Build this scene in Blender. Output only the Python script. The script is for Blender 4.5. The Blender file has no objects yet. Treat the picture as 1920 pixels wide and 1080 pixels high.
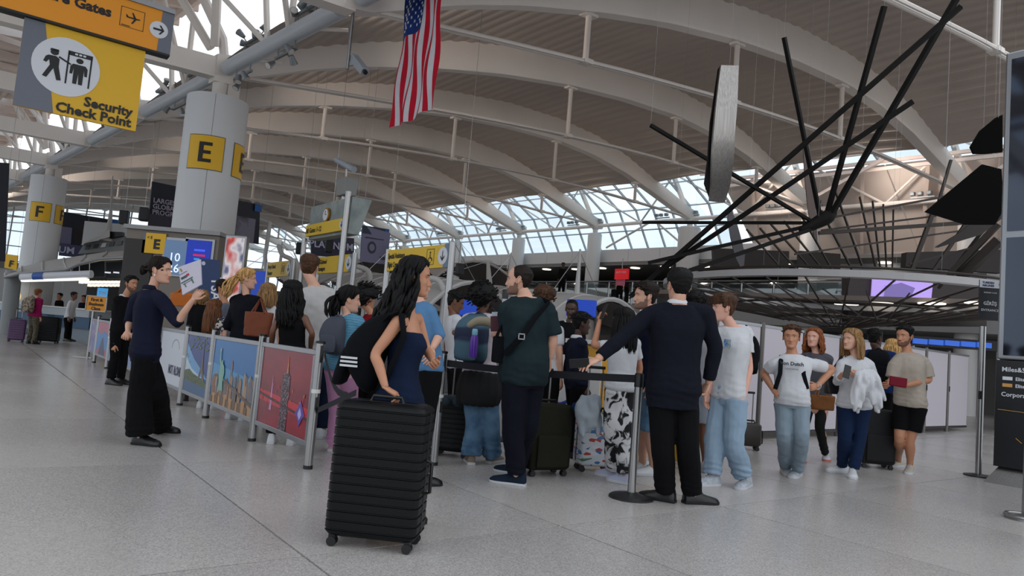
import bpy, bmesh, math, random
from mathutils import Vector, Matrix, noise, Euler
random.seed(7)
scene = bpy.context.scene
COL = scene.collection
# ------------------------------------------------------------------ camera
FPX = 1340.0; PITCH = math.atan(103 / 1340.0); ROLL = math.radians(4.76); EYE = 1.16
_F = Vector((0, math.cos(PITCH), math.sin(PITCH)))
_U = Vector((0, -math.sin(PITCH), math.cos(PITCH)))
_R = Vector((1, 0, 0))
RC = _R * math.cos(ROLL) + _U * math.sin(ROLL)
UC = -_R * math.sin(ROLL) + _U * math.cos(ROLL)
CAMP = Vector((0, 0, EYE))
cd = bpy.data.cameras.new('camera'); cam = bpy.data.objects.new('camera', cd); COL.objects.link(cam)
cd.sensor_width = 36.0; cd.lens = 36.0 * FPX / 1920.0; cd.clip_start = 0.05; cd.clip_end = 500
m3 = Matrix((RC, UC, -_F)).transposed()
cam.matrix_world = Matrix.Translation(CAMP) @ m3.to_4x4()
scene.camera = cam
# ------------------------------------------------------------------ world, light, exposure
w = bpy.data.worlds.new('sky'); scene.world = w; w.use_nodes = True
nt = w.node_tree; nt.nodes.clear()
wo = nt.nodes.new('ShaderNodeOutputWorld'); bg = nt.nodes.new('ShaderNodeBackground')
tc = nt.nodes.new('ShaderNodeTexCoord'); nz = nt.nodes.new('ShaderNodeTexNoise'); cr = nt.nodes.new('ShaderNodeValToRGB')
nz.inputs['Scale'].default_value = 3.0; nz.inputs['Detail'].default_value = 5
cr.color_ramp.elements[0].position = 0.36; cr.color_ramp.elements[0].color = (0.60, 0.69, 0.78, 1)
cr.color_ramp.elements[1].position = 0.56; cr.color_ramp.elements[1].color = (0.93, 0.96, 1.0, 1)
nt.links.new(tc.outputs['Generated'], nz.inputs['Vector']); nt.links.new(nz.outputs['Fac'], cr.inputs['Fac'])
nt.links.new(cr.outputs['Color'], bg.inputs['Color']); nt.links.new(bg.outputs['Background'], wo.inputs['Surface'])
bg.inputs['Strength'].default_value = 1.6
scene.view_settings.view_transform = 'Standard'; scene.view_settings.look = 'None'
scene.view_settings.gamma = 1.0; scene.view_settings.use_curve_mapping = False
scene.view_settings.exposure = -0.16
scene.cycles.max_bounces = 8; scene.cycles.transparent_max_bounces = 16
scene.cycles.sample_clamp_indirect = 4.0
def area_light(name, loc, rot, sx, sy, power, color):
    l = bpy.data.lights.new(name, 'AREA'); l.shape = 'RECTANGLE'; l.size = sx; l.size_y = sy; l.energy = power; l.color = color
    o = bpy.data.objects.new(name, l); COL.objects.link(o); o.location = loc; o.rotation_euler = rot; return o

# ------------------------------------------------------------------ picking points in space
def ray(x, y):
    d = RC * ((x - 960) / FPX) - UC * ((y - 540) / FPX) + _F
    return d / d.y
def gp(x, y, z=0.0):
    d = ray(x, y); return CAMP + d * ((z - EYE) / d.z)
def at(x, y, Y): return CAMP + ray(x, y) * Y
def V(*a): return Vector(a)
# ------------------------------------------------------------------ materials
def s2l(c):
    return tuple(((v / 255.0) / 12.92 if v <= 10.3 else (((v / 255.0) + 0.055) / 1.055) ** 2.4) for v in c[:3]) + (1.0,)
_M = {}
def mat(name, col, rough=0.6, metal=0.0, bump=0.0, bscale=20.0, emit=None, estr=0.0, var=0.0, vscale=6.0, spec=0.5, stretch=None, sheen=0.0, coat=0.0):
    if name in _M: return _M[name]
    m = bpy.data.materials.new(name); m.use_nodes = True; _M[name] = m
    n = m.node_tree; b = n.nodes['Principled BSDF']; L = n.links
    c = s2l(col)
    b.inputs['Base Color'].default_value = c; b.inputs['Roughness'].default_value = rough; b.inputs['Metallic'].default_value = metal
    b.inputs['Specular IOR Level'].default_value = spec
    if coat: b.inputs['Coat Weight'].default_value = coat; b.inputs['Coat Roughness'].default_value = 0.1
    if sheen: b.inputs['Sheen Weight'].default_value = sheen
    if emit: b.inputs['Emission Color'].default_value = s2l(emit); b.inputs['Emission Strength'].default_value = estr
    if bump or var:
        t = n.nodes.new('ShaderNodeTexCoord'); mp = n.nodes.new('ShaderNodeMapping'); L.new(t.outputs['Object'], mp.inputs['Vector'])
        if stretch: mp.inputs['Scale'].default_value = stretch
    if var:
        q = n.nodes.new('ShaderNodeTexNoise'); q.inputs['Scale'].default_value = vscale; q.inputs['Detail'].default_value = 6
        L.new(mp.outputs[0], q.inputs['Vector'])
        r = n.nodes.new('ShaderNodeValToRGB'); L.new(q.outputs['Fac'], r.inputs['Fac'])
        r.color_ramp.elements[0].position = .3; r.color_ramp.elements[1].position = .7
        r.color_ramp.elements[0].color = tuple(v * (1 - var) for v in c[:3]) + (1,)
        r.color_ramp.elements[1].color = tuple(min(1, v * (1 + var)) for v in c[:3]) + (1,)
        L.new(r.outputs[0], b.inputs['Base Color'])
    if bump:
        q = n.nodes.new('ShaderNodeTexNoise'); q.inputs['Scale'].default_value = bscale; q.inputs['Detail'].default_value = 4
        L.new(mp.outputs[0], q.inputs['Vector'])
        u = n.nodes.new('ShaderNodeBump'); u.inputs['Strength'].default_value = min(1, bump); u.inputs['Distance'].default_value = 0.02
        L.new(q.outputs['Fac'], u.inputs['Height']); L.new(u.outputs[0], b.inputs['Normal'])
    return m
def glow(name, col, s): return mat(name, col, .5, emit=col, estr=s)
def glassy(name, tint=(235, 245, 250), gloss=0.12):
    if name in _M: return _M[name]
    m = bpy.data.materials.new(name); m.use_nodes = True; _M[name] = m
    n = m.node_tree; n.nodes.clear()
    o = n.nodes.new('ShaderNodeOutputMaterial'); mx = n.nodes.new('ShaderNodeMixShader'); t = n.nodes.new('ShaderNodeBsdfTransparent'); g = n.nodes.new('ShaderNodeBsdfGlossy')
    t.inputs[0].default_value = s2l(tint); g.inputs['Roughness'].default_value = 0.02; mx.inputs[0].default_value = gloss
    n.links.new(t.outputs[0], mx.inputs[1]); n.links.new(g.outputs[0], mx.inputs[2]); n.links.new(mx.outputs[0], o.inputs[0])
    return m
def ramp_mat(name, kind, scale, stops, rough=.7, stretch=(1, 1, 1), rot=(0, 0, 0), detail=3, dist=0.0, emit=0.0, bump=0.0, coord='Object', spec=.5):
    """kind: noise | wave | voronoi | gradient ; stops: [(pos, rgb255), ...]"""
    if name in _M: return _M[name]
    m = bpy.data.materials.new(name); m.use_nodes = True; _M[name] = m
    n = m.node_tree; b = n.nodes['Principled BSDF']; L = n.links; b.inputs['Roughness'].default_value = rough; b.inputs['Specular IOR Level'].default_value = spec
    t = n.nodes.new('ShaderNodeTexCoord'); mp = n.nodes.new('ShaderNodeMapping'); L.new(t.outputs[coord], mp.inputs['Vector'])
    mp.inputs['Scale'].default_value = stretch; mp.inputs['Rotation'].default_value = rot
    if kind == 'noise':
        q = n.nodes.new('ShaderNodeTexNoise'); q.inputs['Scale'].default_value = scale; q.inputs['Detail'].default_value = detail; q.inputs['Distortion'].default_value = dist; out = q.outputs['Fac']
    elif kind == 'wave':
        q = n.nodes.new('ShaderNodeTexWave'); q.bands_direction = 'Z'; q.inputs['Scale'].default_value = scale; q.inputs['Distortion'].default_value = dist; q.inputs['Detail'].default_value = detail; out = q.outputs['Fac']
    elif kind == 'voronoi':
        q = n.nodes.new('ShaderNodeTexVoronoi'); q.inputs['Scale'].default_value = scale
        sp = n.nodes.new('ShaderNodeSeparateColor'); L.new(q.outputs['Color'], sp.inputs[0]); out = sp.outputs[0]
    else:
        q = n.nodes.new('ShaderNodeTexGradient'); out = q.outputs['Fac']
    L.new(mp.outputs[0], q.inputs['Vector'])
    r = n.nodes.new('ShaderNodeValToRGB'); L.new(out, r.inputs['Fac'])
    e = r.color_ramp.elements
    while len(e) < len(stops): e.new(0.5)
    for k, (p, c) in enumerate(stops): e[k].position = p; e[k].color = s2l(c)
    if kind == 'voronoi': r.color_ramp.interpolation = 'CONSTANT'
    L.new(r.outputs[0], b.inputs['Base Color'])
    if emit: L.new(r.outputs[0], b.inputs['Emission Color']); b.inputs['Emission Strength'].default_value = emit
    if bump:
        q2 = n.nodes.new('ShaderNodeTexNoise'); q2.inputs['Scale'].default_value = 14; q2.inputs['Detail'].default_value = 4
        L.new(t.outputs['Object'], q2.inputs['Vector'])
        u = n.nodes.new('ShaderNodeBump'); u.inputs['Strength'].default_value = bump; u.inputs['Distance'].default_value = .02
        L.new(q2.outputs['Fac'], u.inputs['Height']); L.new(u.outputs[0], b.inputs['Normal'])
    return m
# ------------------------------------------------------------------ mesh collecting
class MB:
    def __init__(s): s.v = []; s.f = []; s.mi = []
    def add(s, vs, fs, mi=0):
        k = len(s.v); s.v += [Vector(p) for p in vs]; s.f += [tuple(i + k for i in f) for f in fs]; s.mi += [mi] * len(fs); return s
    def hexa(s, p, mi=0):   # 8 points: bottom 0-3, top 4-7
        return s.add(p, [(3, 2, 1, 0), (4, 5, 6, 7), (0, 1, 5, 4), (1, 2, 6, 5), (2, 3, 7, 6), (3, 0, 4, 7)], mi)
    def box(s, c, sx, sy, sz, ax=None, ay=None, az=None, mi=0):
        c = Vector(c); ax = (Vector(ax) if ax else V(1, 0, 0)) * sx / 2; ay = (Vector(ay) if ay else V(0, 1, 0)) * sy / 2; az = (Vector(az) if az else V(0, 0, 1)) * sz / 2
        return s.hexa([c - ax - ay - az, c + ax - ay - az, c + ax + ay - az, c - ax + ay - az, c - ax - ay + az, c + ax - ay + az, c + ax + ay + az, c - ax + ay + az], mi)
    def panel(s, p0, p1, p2, p3, t, mi=0):   # quad given thickness t behind
        p = [Vector(q) for q in (p0, p1, p2, p3)]; n = (p[1] - p[0]).cross(p[3] - p[0]).normalized() * -t
        return s.hexa(p + [q + n for q in p], mi)
    def bar(s, a, b, wd, ht, up=(0, 0, 1), mi=0):
        a = Vector(a); b = Vector(b); d = (b - a).normalized(); sd = d.cross(Vector(up))
        if sd.length < 1e-4: sd = V(1, 0, 0)
        sd.normalize(); u = sd.cross(d).normalized(); sd *= wd / 2; u *= ht / 2
        return s.hexa([a - sd - u, a + sd - u, b + sd - u, b - sd - u, a - sd + u, a + sd + u, b + sd + u, b - sd + u], mi)
    def ring_loft(s, rings, closed=True, caps=True, mi=0):
        n = len(rings[0]); k = len(s.v)
        for r in rings: s.v += [Vector(p) for p in r]
        for i in range(len(rings) - 1):
            for j in range(n if closed else n - 1):
                a = k + i * n + j; b = k + i * n + (j + 1) % n
                s.f.append((a, b, b + n, a + n)); s.mi.append(mi)
        if caps:
            s.f.append(tuple(k + j for j in reversed(range(n)))); s.mi.append(mi)
            e = k + (len(rings) - 1) * n; s.f.append(tuple(e + j for j in range(n))); s.mi.append(mi)
        return s
    def tube(s, pts, r, n=8, mi=0, caps=True, flat=1.0, side=None):
        pts = [Vector(p) for p in pts]; rs = r if isinstance(r, (list, tuple)) else [r] * len(pts)
        rings = []; prev = None
        for i, p in enumerate(pts):
            d = (pts[min(i + 1, len(pts) - 1)] - pts[max(i - 1, 0)])
            d = d.normalized() if d.length > 1e-7 else V(0, 0, 1)
            if side is not None: a = Vector(side) - d * d.dot(Vector(side))
            elif prev is not None: a = prev - d * d.dot(prev)
            else: a = d.orthogonal() if abs(d.z) > .95 else d.cross(V(0, 0, 1))
            if a.length < 1e-5: a = d.orthogonal()
            a.normalize(); prev = a; b = d.cross(a)
            rings.append([p + (a * math.cos(2 * math.pi * j / n) + b * flat * math.sin(2 * math.pi * j / n)) * rs[i] for j in range(n)])
        return s.ring_loft(rings, True, caps, mi)
    def capsule(s, pts, rs, n=12, sub=4, mi=0):   # rounded ends, smooth interpolation
        P, R = smooth_path([Vector(p) for p in pts], rs, sub)
        d0 = (P[0] - P[1]).normalized(); d1 = (P[-1] - P[-2]).normalized()
        r0, r1 = R[0], R[-1]
        pre = [(P[0] + d0 * r0 * math.sin(a), r0 * math.cos(a)) for a in (1.45, 1.0, .5)]
        post = [(P[-1] + d1 * r1 * math.sin(a), r1 * math.cos(a)) for a in (.5, 1.0, 1.45)]
        P = [q[0] for q in pre] + P + [q[0] for q in post]; R = [q[1] for q in pre] + R + [q[1] for q in post]
        return s.tube(P, R, n, mi)
    def ellip(s, c, rx, ry, rz, ax=None, ay=None, az=None, nu=16, nv=10, mi=0):
        c = Vector(c); ax = Vector(ax) if ax else V(1, 0, 0); ay = Vector(ay) if ay else V(0, 1, 0); az = Vector(az) if az else V(0, 0, 1)
        rings = []
        for i in range(1, nv):
            t = math.pi * i / nv - math.pi / 2
            rings.append([c + az * rz * math.sin(t) + (ax * rx * math.cos(2 * math.pi * j / nu) + ay * ry * math.sin(2 * math.pi * j / nu)) * math.cos(t) for j in range(nu)])
        return s.ring_loft(rings, True, True, mi)
    def cyl(s, a, b, r, n=16, r2=None, mi=0): return s.tube([a, b], [r, r if r2 is None else r2], n, mi)
    def lathe(s, c, prof, n=20, mi=0):
        c = Vector(c); return s.ring_loft([[c + V(r * math.cos(2 * math.pi * j / n), r * math.sin(2 * math.pi * j / n), z) for j in range(n)] for r, z in prof], True, True, mi)
    def grid(s, rows, mi=0, thick=0.0):
        nr, nc = len(rows), len(rows[0]); k = len(s.v)
        for r in rows: s.v += [Vector(p) for p in r]
        for i in range(nr - 1):
            for j in range(nc - 1):
                s.f.append((k + i * nc + j, k + i * nc + j + 1, k + (i + 1) * nc + j + 1, k + (i + 1) * nc + j)); s.mi.append(mi)
        return s
    def build(s, name, mats, parent=None, smooth=False, bevel=0.0, angle=40):
        me = bpy.data.meshes.new(name)
        off = parent_origin(parent)
        me.from_pydata([tuple(v - off) for v in s.v], [], s.f)
        if not isinstance(mats, (list, tuple)): mats = [mats]
        for q in mats: me.materials.append(q)
        if len(mats) > 1: me.polygons.foreach_set('material_index', s.mi)
        me.update(); me.validate()
        if smooth:
            try: me.shade_smooth()
            except Exception: pass
            if angle < 180:
                try: me.set_sharp_from_angle(angle=math.radians(angle))
                except Exception: pass
        o = bpy.data.objects.new(name, me); COL.objects.link(o)
        if parent is not None: o.parent = parent
        if bevel:
            md = o.modifiers.new('bevel', 'BEVEL'); md.width = bevel; md.segments = 2; md.limit_method = 'ANGLE'
        return o
def parent_origin(p):
    o = V(0, 0, 0)
    while p is not None: o = o + p.location; p = p.parent
    return o
def smooth_path(P, R, sub):
    if len(P) < 3:
        out = []; ro = []
        for k in range(sub + 1): t = k / sub; out.append(P[0].lerp(P[1], t)); ro.append(R[0] + (R[1] - R[0]) * t)
        return out, ro
    out = []; ro = []
    for i in range(len(P) - 1):
        p0 = P[max(i - 1, 0)]; p1 = P[i]; p2 = P[i + 1]; p3 = P[min(i + 2, len(P) - 1)]
        q = [R[max(i - 1, 0)], R[i], R[i + 1], R[min(i + 2, len(P) - 1)]]
        for k in range(sub):
            t = k / sub; t2 = t * t; t3 = t2 * t
            c = (-.5 * t3 + t2 - .5 * t, 1.5 * t3 - 2.5 * t2 + 1, -1.5 * t3 + 2 * t2 + .5 * t, .5 * t3 - .5 * t2)
            out.append(p0 * c[0] + p1 * c[1] + p2 * c[2] + p3 * c[3]); ro.append(max(.001, sum(a * b for a, b in zip(q, c))))
    out.append(P[-1]); ro.append(R[-1]); return out, ro
ORD = ('first second third fourth fifth sixth seventh eighth ninth tenth eleventh twelfth thirteenth fourteenth fifteenth sixteenth seventeenth eighteenth nineteenth twentieth twenty-first twenty-second twenty-third').split()
def tag(o, label, cat=None, group=None, kind=None):
    if label: o['label'] = label
    if cat: o['category'] = cat
    if group: o['group'] = group
    if kind: o['kind'] = kind
    return o
def thing(name, label, cat, loc, group=None):
    o = bpy.data.objects.new(name, None); COL.objects.link(o); o.location = loc; o.empty_display_size = .1
    return tag(o, label, cat, group)
def struct(name, mb, m, **k):
    o = mb.build(name, m, **k); o['kind'] = 'structure'; return o
def copy_tree(o, parent=None, loc=None):
    c = o.copy(); COL.objects.link(c)
    if parent is not None: c.parent = parent
    if loc is not None: c.location = loc
    for ch in o.children: copy_tree(ch, c)
    return c
_TS = bpy.data.scenes.new('type_setting'); _TV = _TS.view_layers[0]
def text(parent, s, o, xd, up, size, m, name='lettering', align='LEFT', bold=0.0, lift=.004, squeeze=1.0):
    cu = bpy.data.curves.new(name, 'FONT'); cu.body = s; cu.size = size; cu.align_x = align; cu.offset = bold; cu.extrude = .001; cu.resolution_u = 2
    tb = bpy.data.objects.new('type', cu); _TS.collection.objects.link(tb); _TV.update(); dg = _TV.depsgraph
    me = bpy.data.meshes.new_from_object(tb.evaluated_get(dg), depsgraph=dg); bpy.data.objects.remove(tb); bpy.data.curves.remove(cu)
    me.materials.clear(); me.materials.append(m); ob = bpy.data.objects.new(name, me); COL.objects.link(ob)
    xd = Vector(xd).normalized(); n = xd.cross(Vector(up)).normalized(); yd = n.cross(xd).normalized()
    mt = Matrix((xd * squeeze, yd, n)).transposed().to_4x4(); mt.translation = Vector(o) + n * lift - parent_origin(parent)
    ob.parent = parent; ob.matrix_basis = mt; return ob
def poly(parent, name, pts, o, xd, up, m, lift=.004, depth=.002):
    """flat shape from 2-D points in the plane through o"""
    xd = Vector(xd).normalized(); n = xd.cross(Vector(up)).normalized(); yd = n.cross(xd).normalized()
    mb = MB(); a = [Vector(o) + xd * p[0] + yd * p[1] + n * lift for p in pts]; k = len(a)
    mb.add(a + [p - n * depth for p in a], [tuple(range(k)), tuple(range(2 * k - 1, k - 1, -1))] + [((i + 1) % k, i, i + k, (i + 1) % k + k) for i in range(k)])
    return mb.build(name, m, parent)
def circ(cx, cy, r, n=28, ry=None): return [(cx + r * math.cos(2 * math.pi * i / n), cy + (ry or r) * math.sin(2 * math.pi * i / n)) for i in range(n)]
WHITE = mat('white_paint', (208, 206, 204), .45)
STEEL = mat('brushed_steel', (150, 150, 150), .32, 1.0, var=.15, vscale=3, stretch=(40, 40, 1))
DARK = mat('black_plastic', (14, 14, 16), .45)
SIGNY = mat('sign_yellow', (226, 176, 12), .45)
SIGNO = mat('sign_amber', (235, 150, 10), .45)
SIGNK = mat('sign_black', (12, 12, 12), .5)
SIGNW = mat('sign_white', (215, 218, 225), .5)
SIGNG = mat('sign_grey', (105, 110, 122), .5)
# ------------------------------------------------------------------ building frame
E0 = V(-7.04, 16.01, 0); DU = V(math.sin(math.radians(56.616)), math.cos(math.radians(56.616)), 0); SPAN = 22.5; DV = V(-.694, .7196, 0).normalized()
def P(u, v, z=0.0): return E0 + DU * u + DV * v + V(0, 0, z)
def interp(t, x):
    if x <= t[0][0]: return t[0][1]
    for (a, b), (c, d) in zip(t, t[1:]):
        if x <= c: return b + (d - b) * (x - a) / (c - a)
    return t[-1][1]
ZB = [(-14, 6.6), (0, 6.62), (.3, 6.68), (1.2, 7.05), (2, 7.4), (3.45, 7.88), (5.5, 8.42), (7.5, 8.83), (9.8, 9.15), (12.2, 9.33), (14.5, 9.35), (16.5, 9.15), (18.3, 8.75), (20, 8.2), (21.5, 7.7), (22.5, 7.4), (24, 7.3)]
DP = [(-14, .45), (0, .5), (2, .6), (6, .85), (12, .95), (17, .85), (20, .6), (22.5, .45), (24, .4)]
TIE = [(.5, 6.78), (3, 7.05), (6, 7.35), (9, 7.58), (13, 7.75), (17, 7.75), (22.4, 7.55)]
BAY = 5.56
RIBS = {k: (BAY * (4 - k), ZB, TIE) for k in (6, 5, 4, 3, 2, 1, 0, -1, -2, -3, -4, -5)}
RIBW = mat('rib_paint', (228, 221, 214), .42, var=.04, vscale=.6)
DECK = mat('roof_deck', (188, 176, 167), .55, var=.06, vscale=.4)
TUBEW = mat('tube_paint', (186, 192, 198), .35)
def roofz(p):
    d = V(p.x, p.y, 0) - E0; det = DU.x * DV.y - DU.y * DV.x; u = (d.x * DV.y - d.y * DV.x) / det
    return 8.3 + (u + 13) * .066 if u < 0 else interp(ZB, u) + interp(DP, u) - .02
def floor_material():
    m = bpy.data.materials.new('terrazzo'); m.use_nodes = True; n = m.node_tree; b = n.nodes['Principled BSDF']; L = n.links
    t = n.nodes.new('ShaderNodeTexCoord')
    v = n.nodes.new('ShaderNodeTexVoronoi'); v.inputs['Scale'].default_value = 150; L.new(t.outputs['Object'], v.inputs['Vector'])
    r = n.nodes.new('ShaderNodeValToRGB'); L.new(v.outputs['Color'], r.inputs['Fac'])
    e = r.color_ramp.elements; e[0].position = .15; e[0].color = s2l((160, 157, 155)); e[1].position = .5; e[1].color = s2l((184, 179, 175))
    e.new(.9).color = s2l((200, 196, 192))
    q = n.nodes.new('ShaderNodeTexNoise'); q.inputs['Scale'].default_value = .35; q.inputs['Detail'].default_value = 8; L.new(t.outputs['Object'], q.inputs['Vector'])
    r2 = n.nodes.new('ShaderNodeValToRGB'); L.new(q.outputs['Fac'], r2.inputs['Fac']); r2.color_ramp.elements[0].position = .35; r2.color_ramp.elements[0].color = (.86, .86, .87, 1); r2.color_ramp.elements[1].position = .65
    mx = n.nodes.new('ShaderNodeMixRGB'); mx.blend_type = 'MULTIPLY'; mx.inputs[0].default_value = 1
    L.new(r.outputs[0], mx.inputs[1]); L.new(r2.outputs[0], mx.inputs[2]); L.new(mx.outputs[0], b.inputs['Base Color'])
    b.inputs['Roughness'].default_value = .24; b.inputs['Specular IOR Level'].default_value = .45
    mr = n.nodes.new('ShaderNodeMapRange'); L.new(q.outputs['Fac'], mr.inputs[0]); mr.inputs[3].default_value = .18; mr.inputs[4].default_value = .34; L.new(mr.outputs[0], b.inputs['Roughness'])
    return m
# floor: slabs about 1.73 x 2.57 m on a recessed joint bed
GU = V(math.sin(math.radians(52.6)), math.cos(math.radians(52.6)), 0); GV = V(-math.sin(math.radians(37.4)), math.cos(math.radians(37.4)), 0)
G0 = gp(570, 1043)
tm = floor_material(); jm = mat('floor_joint', (84, 82, 80), .8)
struct('floor', MB().add([P(-60, -60, -.012), P(80, -60, -.012), P(80, 110, -.012), P(-60, 110, -.012)], [(0, 1, 2, 3)]), jm)
FL = bpy.data.objects['floor']
SU, SV = 1.73, 2.57
far = MB(); tile_me = None
for i in range(-24, 44):
    for j in range(-10, 36):
        c = G0 + GU * SU * (i + .5) + GV * SV * (j + .5)
        if c.y < -6 or c.y > 95: continue
        near = c.y < 13 and abs(c.x) < c.y * .85 + 3 and c.y > 0
        if near:
            if tile_me is None:
                mb = MB().box(V(0, 0, -.006), SU - .013, SV - .013, .012, GU, GV); o = mb.build('tile', tm); tile_me = o.data
            else:
                o = bpy.data.objects.new('tile', tile_me); COL.objects.link(o)
            o.location = c; o.parent = FL
        else:
            a = GU * (SU - .013) / 2; b = GV * (SV - .013) / 2
            far.add([c - a - b, c + a - b, c + a + b, c - a + b], [(0, 1, 2, 3)])
o = far.build('distant_tiles', tm, FL); o['kind'] = 'stuff'
# ribs
def fr(a, b, st):
    n = max(1, int(round((b - a) / st))); return [a + (b - a) * k / n for k in range(n + 1)]
for k, (v, zb, tie) in RIBS.items():
    mb = MB(); rings = []
    for u in fr(-.2, 22.8, .5):
        z = interp(zb, u); d = interp(DP, u); hw = .2
        rings.append([P(u, v - hw * .8, z), P(u, v + hw * .8, z), P(u, v + hw, z + .08), P(u, v + hw, z + d), P(u, v - hw, z + d), P(u, v - hw, z + .08)])
    mb.ring_loft(rings)
    struct('roof_beam', mb, RIBW, smooth=True, angle=30)
    mb = MB(); tp = [P(u, v, interp(tie, u)) for u in fr(.5, 22.3, 1.5)]
    off = DV * .06
    mb.tube([p + off for p in tp], .04, 6); mb.tube([p - off for p in tp], .04, 6)
    for u in (5.2, 10.0, 14.6, 19.0):
        if k > 4 and u == 19.0: continue
        z0 = interp(tie, u); z1 = interp(zb, u)
        mb.cyl(P(u, v, z0 - .06), P(u, v, z1 + .06), .065, 10); mb.box(P(u, v, z1 - .04), .34, .2, .06, DU, DV); mb.box(P(u, v, z0), .24, .22, .1, DU, DV)
    struct('tie_beam', mb, RIBW, smooth=True, angle=40)
# corrugated roof deck bay by bay
ks = sorted(RIBS, reverse=True)
for a, b in zip(ks, ks[1:]):
    va, za, _ = RIBS[a]; vb, zb_, _ = RIBS[b]
    rows = []; st = .17
    us = fr(0.0, 20.1, .11)
    for q, u in enumerate(us):
        w_ = (0, 0, .03, .03)[q % 4]
        ra = P(u, va + .2, interp(za, u) + interp(DP, u) - .06 + w_); rb = P(u, vb - .2, interp(zb_, u) + interp(DP, u) - .06 + w_)
        rows.append([ra.lerp(rb, t) + V(0, 0, .12 * math.sin(math.pi * t)) for t in (0, .25, .5, .75, 1)])
    struct('ceiling', MB().grid(rows), DECK)
# columns
def column(u, v, r, top, letter, label):
    base = P(u, v, 0); t = thing('column', label, 'column', base); t['kind'] = 'structure'
    c = P(u, v, 0)
    for q in range(4):    # four curved cladding shells with open joints
        a0 = math.radians(18 + 90 * q) ; rows = []
        for kk in range(13):
            a = a0 + math.radians(90) * (kk / 12 * .992 + .004); rows.append([c + V(r * math.cos(a), r * math.sin(a), 0), c + V(r * math.cos(a), r * math.sin(a), top)])
        MB().grid(rows).build('cladding_shell', mat('column_paint', (206, 208, 210), .5, var=.03, vscale=.7), t, smooth=True, angle=180)
    MB().lathe(c, [(r * .985, 0), (r * .985, top - .02), (r * .5, top - .02)], 32).build('core', mat('column_core', (120, 122, 126), .7), t, smooth=True)
    return t
colE = column(0, 0, .66, 6.1, 'E', 'large white round column with yellow E panels')
colF = column(0, 16.68, .62, 6.15, 'F', 'large white round column with yellow F panels')
def letter_panel(col, u, v, r, letter, azd, z, sz):
    c = P(u, v, 0); a = math.radians(azd); n = V(math.sin(a), math.cos(a), 0); x = V(-n.y, n.x, 0) * -1
    x = V(0, 0, 1).cross(n)
    w_ = sz * .5
    def onr(s, zz, lift): ang = s / r; return c + (n * math.cos(ang) + x * math.sin(ang)) * (r + lift) + V(0, 0, zz)
    rows = [[onr(-w_ + sz * k / 8, z - w_, .012), onr(-w_ + sz * k / 8, z + w_, .012)] for k in range(9)]
    MB().grid(rows).build('letter_panel', SIGNY, col, smooth=True, angle=180)
    rows2 = [[onr((-w_ + sz * k / 8) * 1.05, z - w_ * 1.05, .006), onr((-w_ + sz * k / 8) * 1.05, z + w_ * 1.05, .006)] for k in range(9)]
    MB().grid(rows2).build('panel_frame', mat('panel_edge', (90, 92, 96), .5), col, smooth=True, angle=180)
    def stroke(s0, s1, z0, z1):
        rr = [[onr(s0 + (s1 - s0) * k / 4, z + z0, .02), onr(s0 + (s1 - s0) * k / 4, z + z1, .02)] for k in range(5)]
        return rr
    mb = MB(); h = sz * .30; b = sz * .10; wd = sz * .18
    mb.grid(stroke(-wd, -wd + b * 1.3, -h, h)); mb.grid(stroke(-wd, wd, h - b, h)); mb.grid(stroke(-wd, wd * .85, -b / 2, b / 2))
    if letter == 'E': mb.grid(stroke(-wd, wd, -h, -h + b))
    mb.build('letter', SIGNK, col)
AZE = math.degrees(math.atan2(-E0.x, -E0.y))
letter_panel(colE, 0, 0, .66, 'E', AZE + 13, 4.75, .74); letter_panel(colE, 0, 0, .66, 'E', AZE - 73, 4.72, .74)
FP = P(0, 16.68); AZF = math.degrees(math.atan2(-FP.x, -FP.y))
letter_panel(colF, 0, 16.68, .62, 'F', AZF + 16, 4.7, .72); letter_panel(colF, 0, 16.68, .62, 'F', AZF - 66, 4.7, .72)
for i in range(-3, 6):    # far row
    v = BAY * (4 - i); c = P(SPAN, v); r_ = .5 if i == 3 else .36
    t = bpy.data.objects.new('column', None); COL.objects.link(t); t.location = c; t['kind'] = 'structure'
    MB().lathe(c, [(r_, 0), (r_, 7.05), (r_ * .9, 7.1)], 24).build('shaft', WHITE, t, smooth=True)
    MB().lathe(c, [(.13, 7.05), (.13, 7.3), (.22, 7.4), (.22, 7.6)], 12).build('capital', WHITE, t, smooth=True)
mb = MB(); v0, v1 = -14, 45
mb.tube([P(SPAN, v0, 7.5), P(SPAN, v1, 7.5)], .09, 8); mb.tube([P(SPAN - 1.2, v0, 9.35), P(SPAN - 1.2, v1, 9.35)], .07, 8)
for i in range(-3, 7):
    v = BAY * (4 - i)
    mb.bar(P(SPAN, v, 7.45), P(SPAN - 1.2, v + .15, 9.5), .16, .16)
    mid = v + BAY / 2
    mb.tube([P(SPAN - 1.2, v, 9.35), P(SPAN, mid, 7.5)], .045, 6); mb.tube([P(SPAN, mid, 7.5), P(SPAN - 1.2, v + BAY, 9.35)], .045, 6)
    if i == 3:
        mb.tube([P(SPAN, mid - .9, 7.5), P(SPAN + .3, v + .6, 6.4)], .05, 6); mb.tube([P(SPAN, mid - .6, 7.5), P(SPAN + .3, v + BAY - .5, 6.4)], .05, 6)
struct('truss_beam', mb, RIBW, smooth=True)
GM = glassy('clear_glass'); MULL = mat('mullion', (176, 178, 182), .5)
zA, uA, zB_, uB = 6.33, SPAN + 1.1, 10.05, SPAN - .35
v0, v1 = 3.7, 44.7; nv = 41; rowsz = 4
wn = bpy.data.objects.new('window_1', None); COL.objects.link(wn); wn['kind'] = 'structure'; wn.location = P(uA, v0, zA)
fm = MB()
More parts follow.
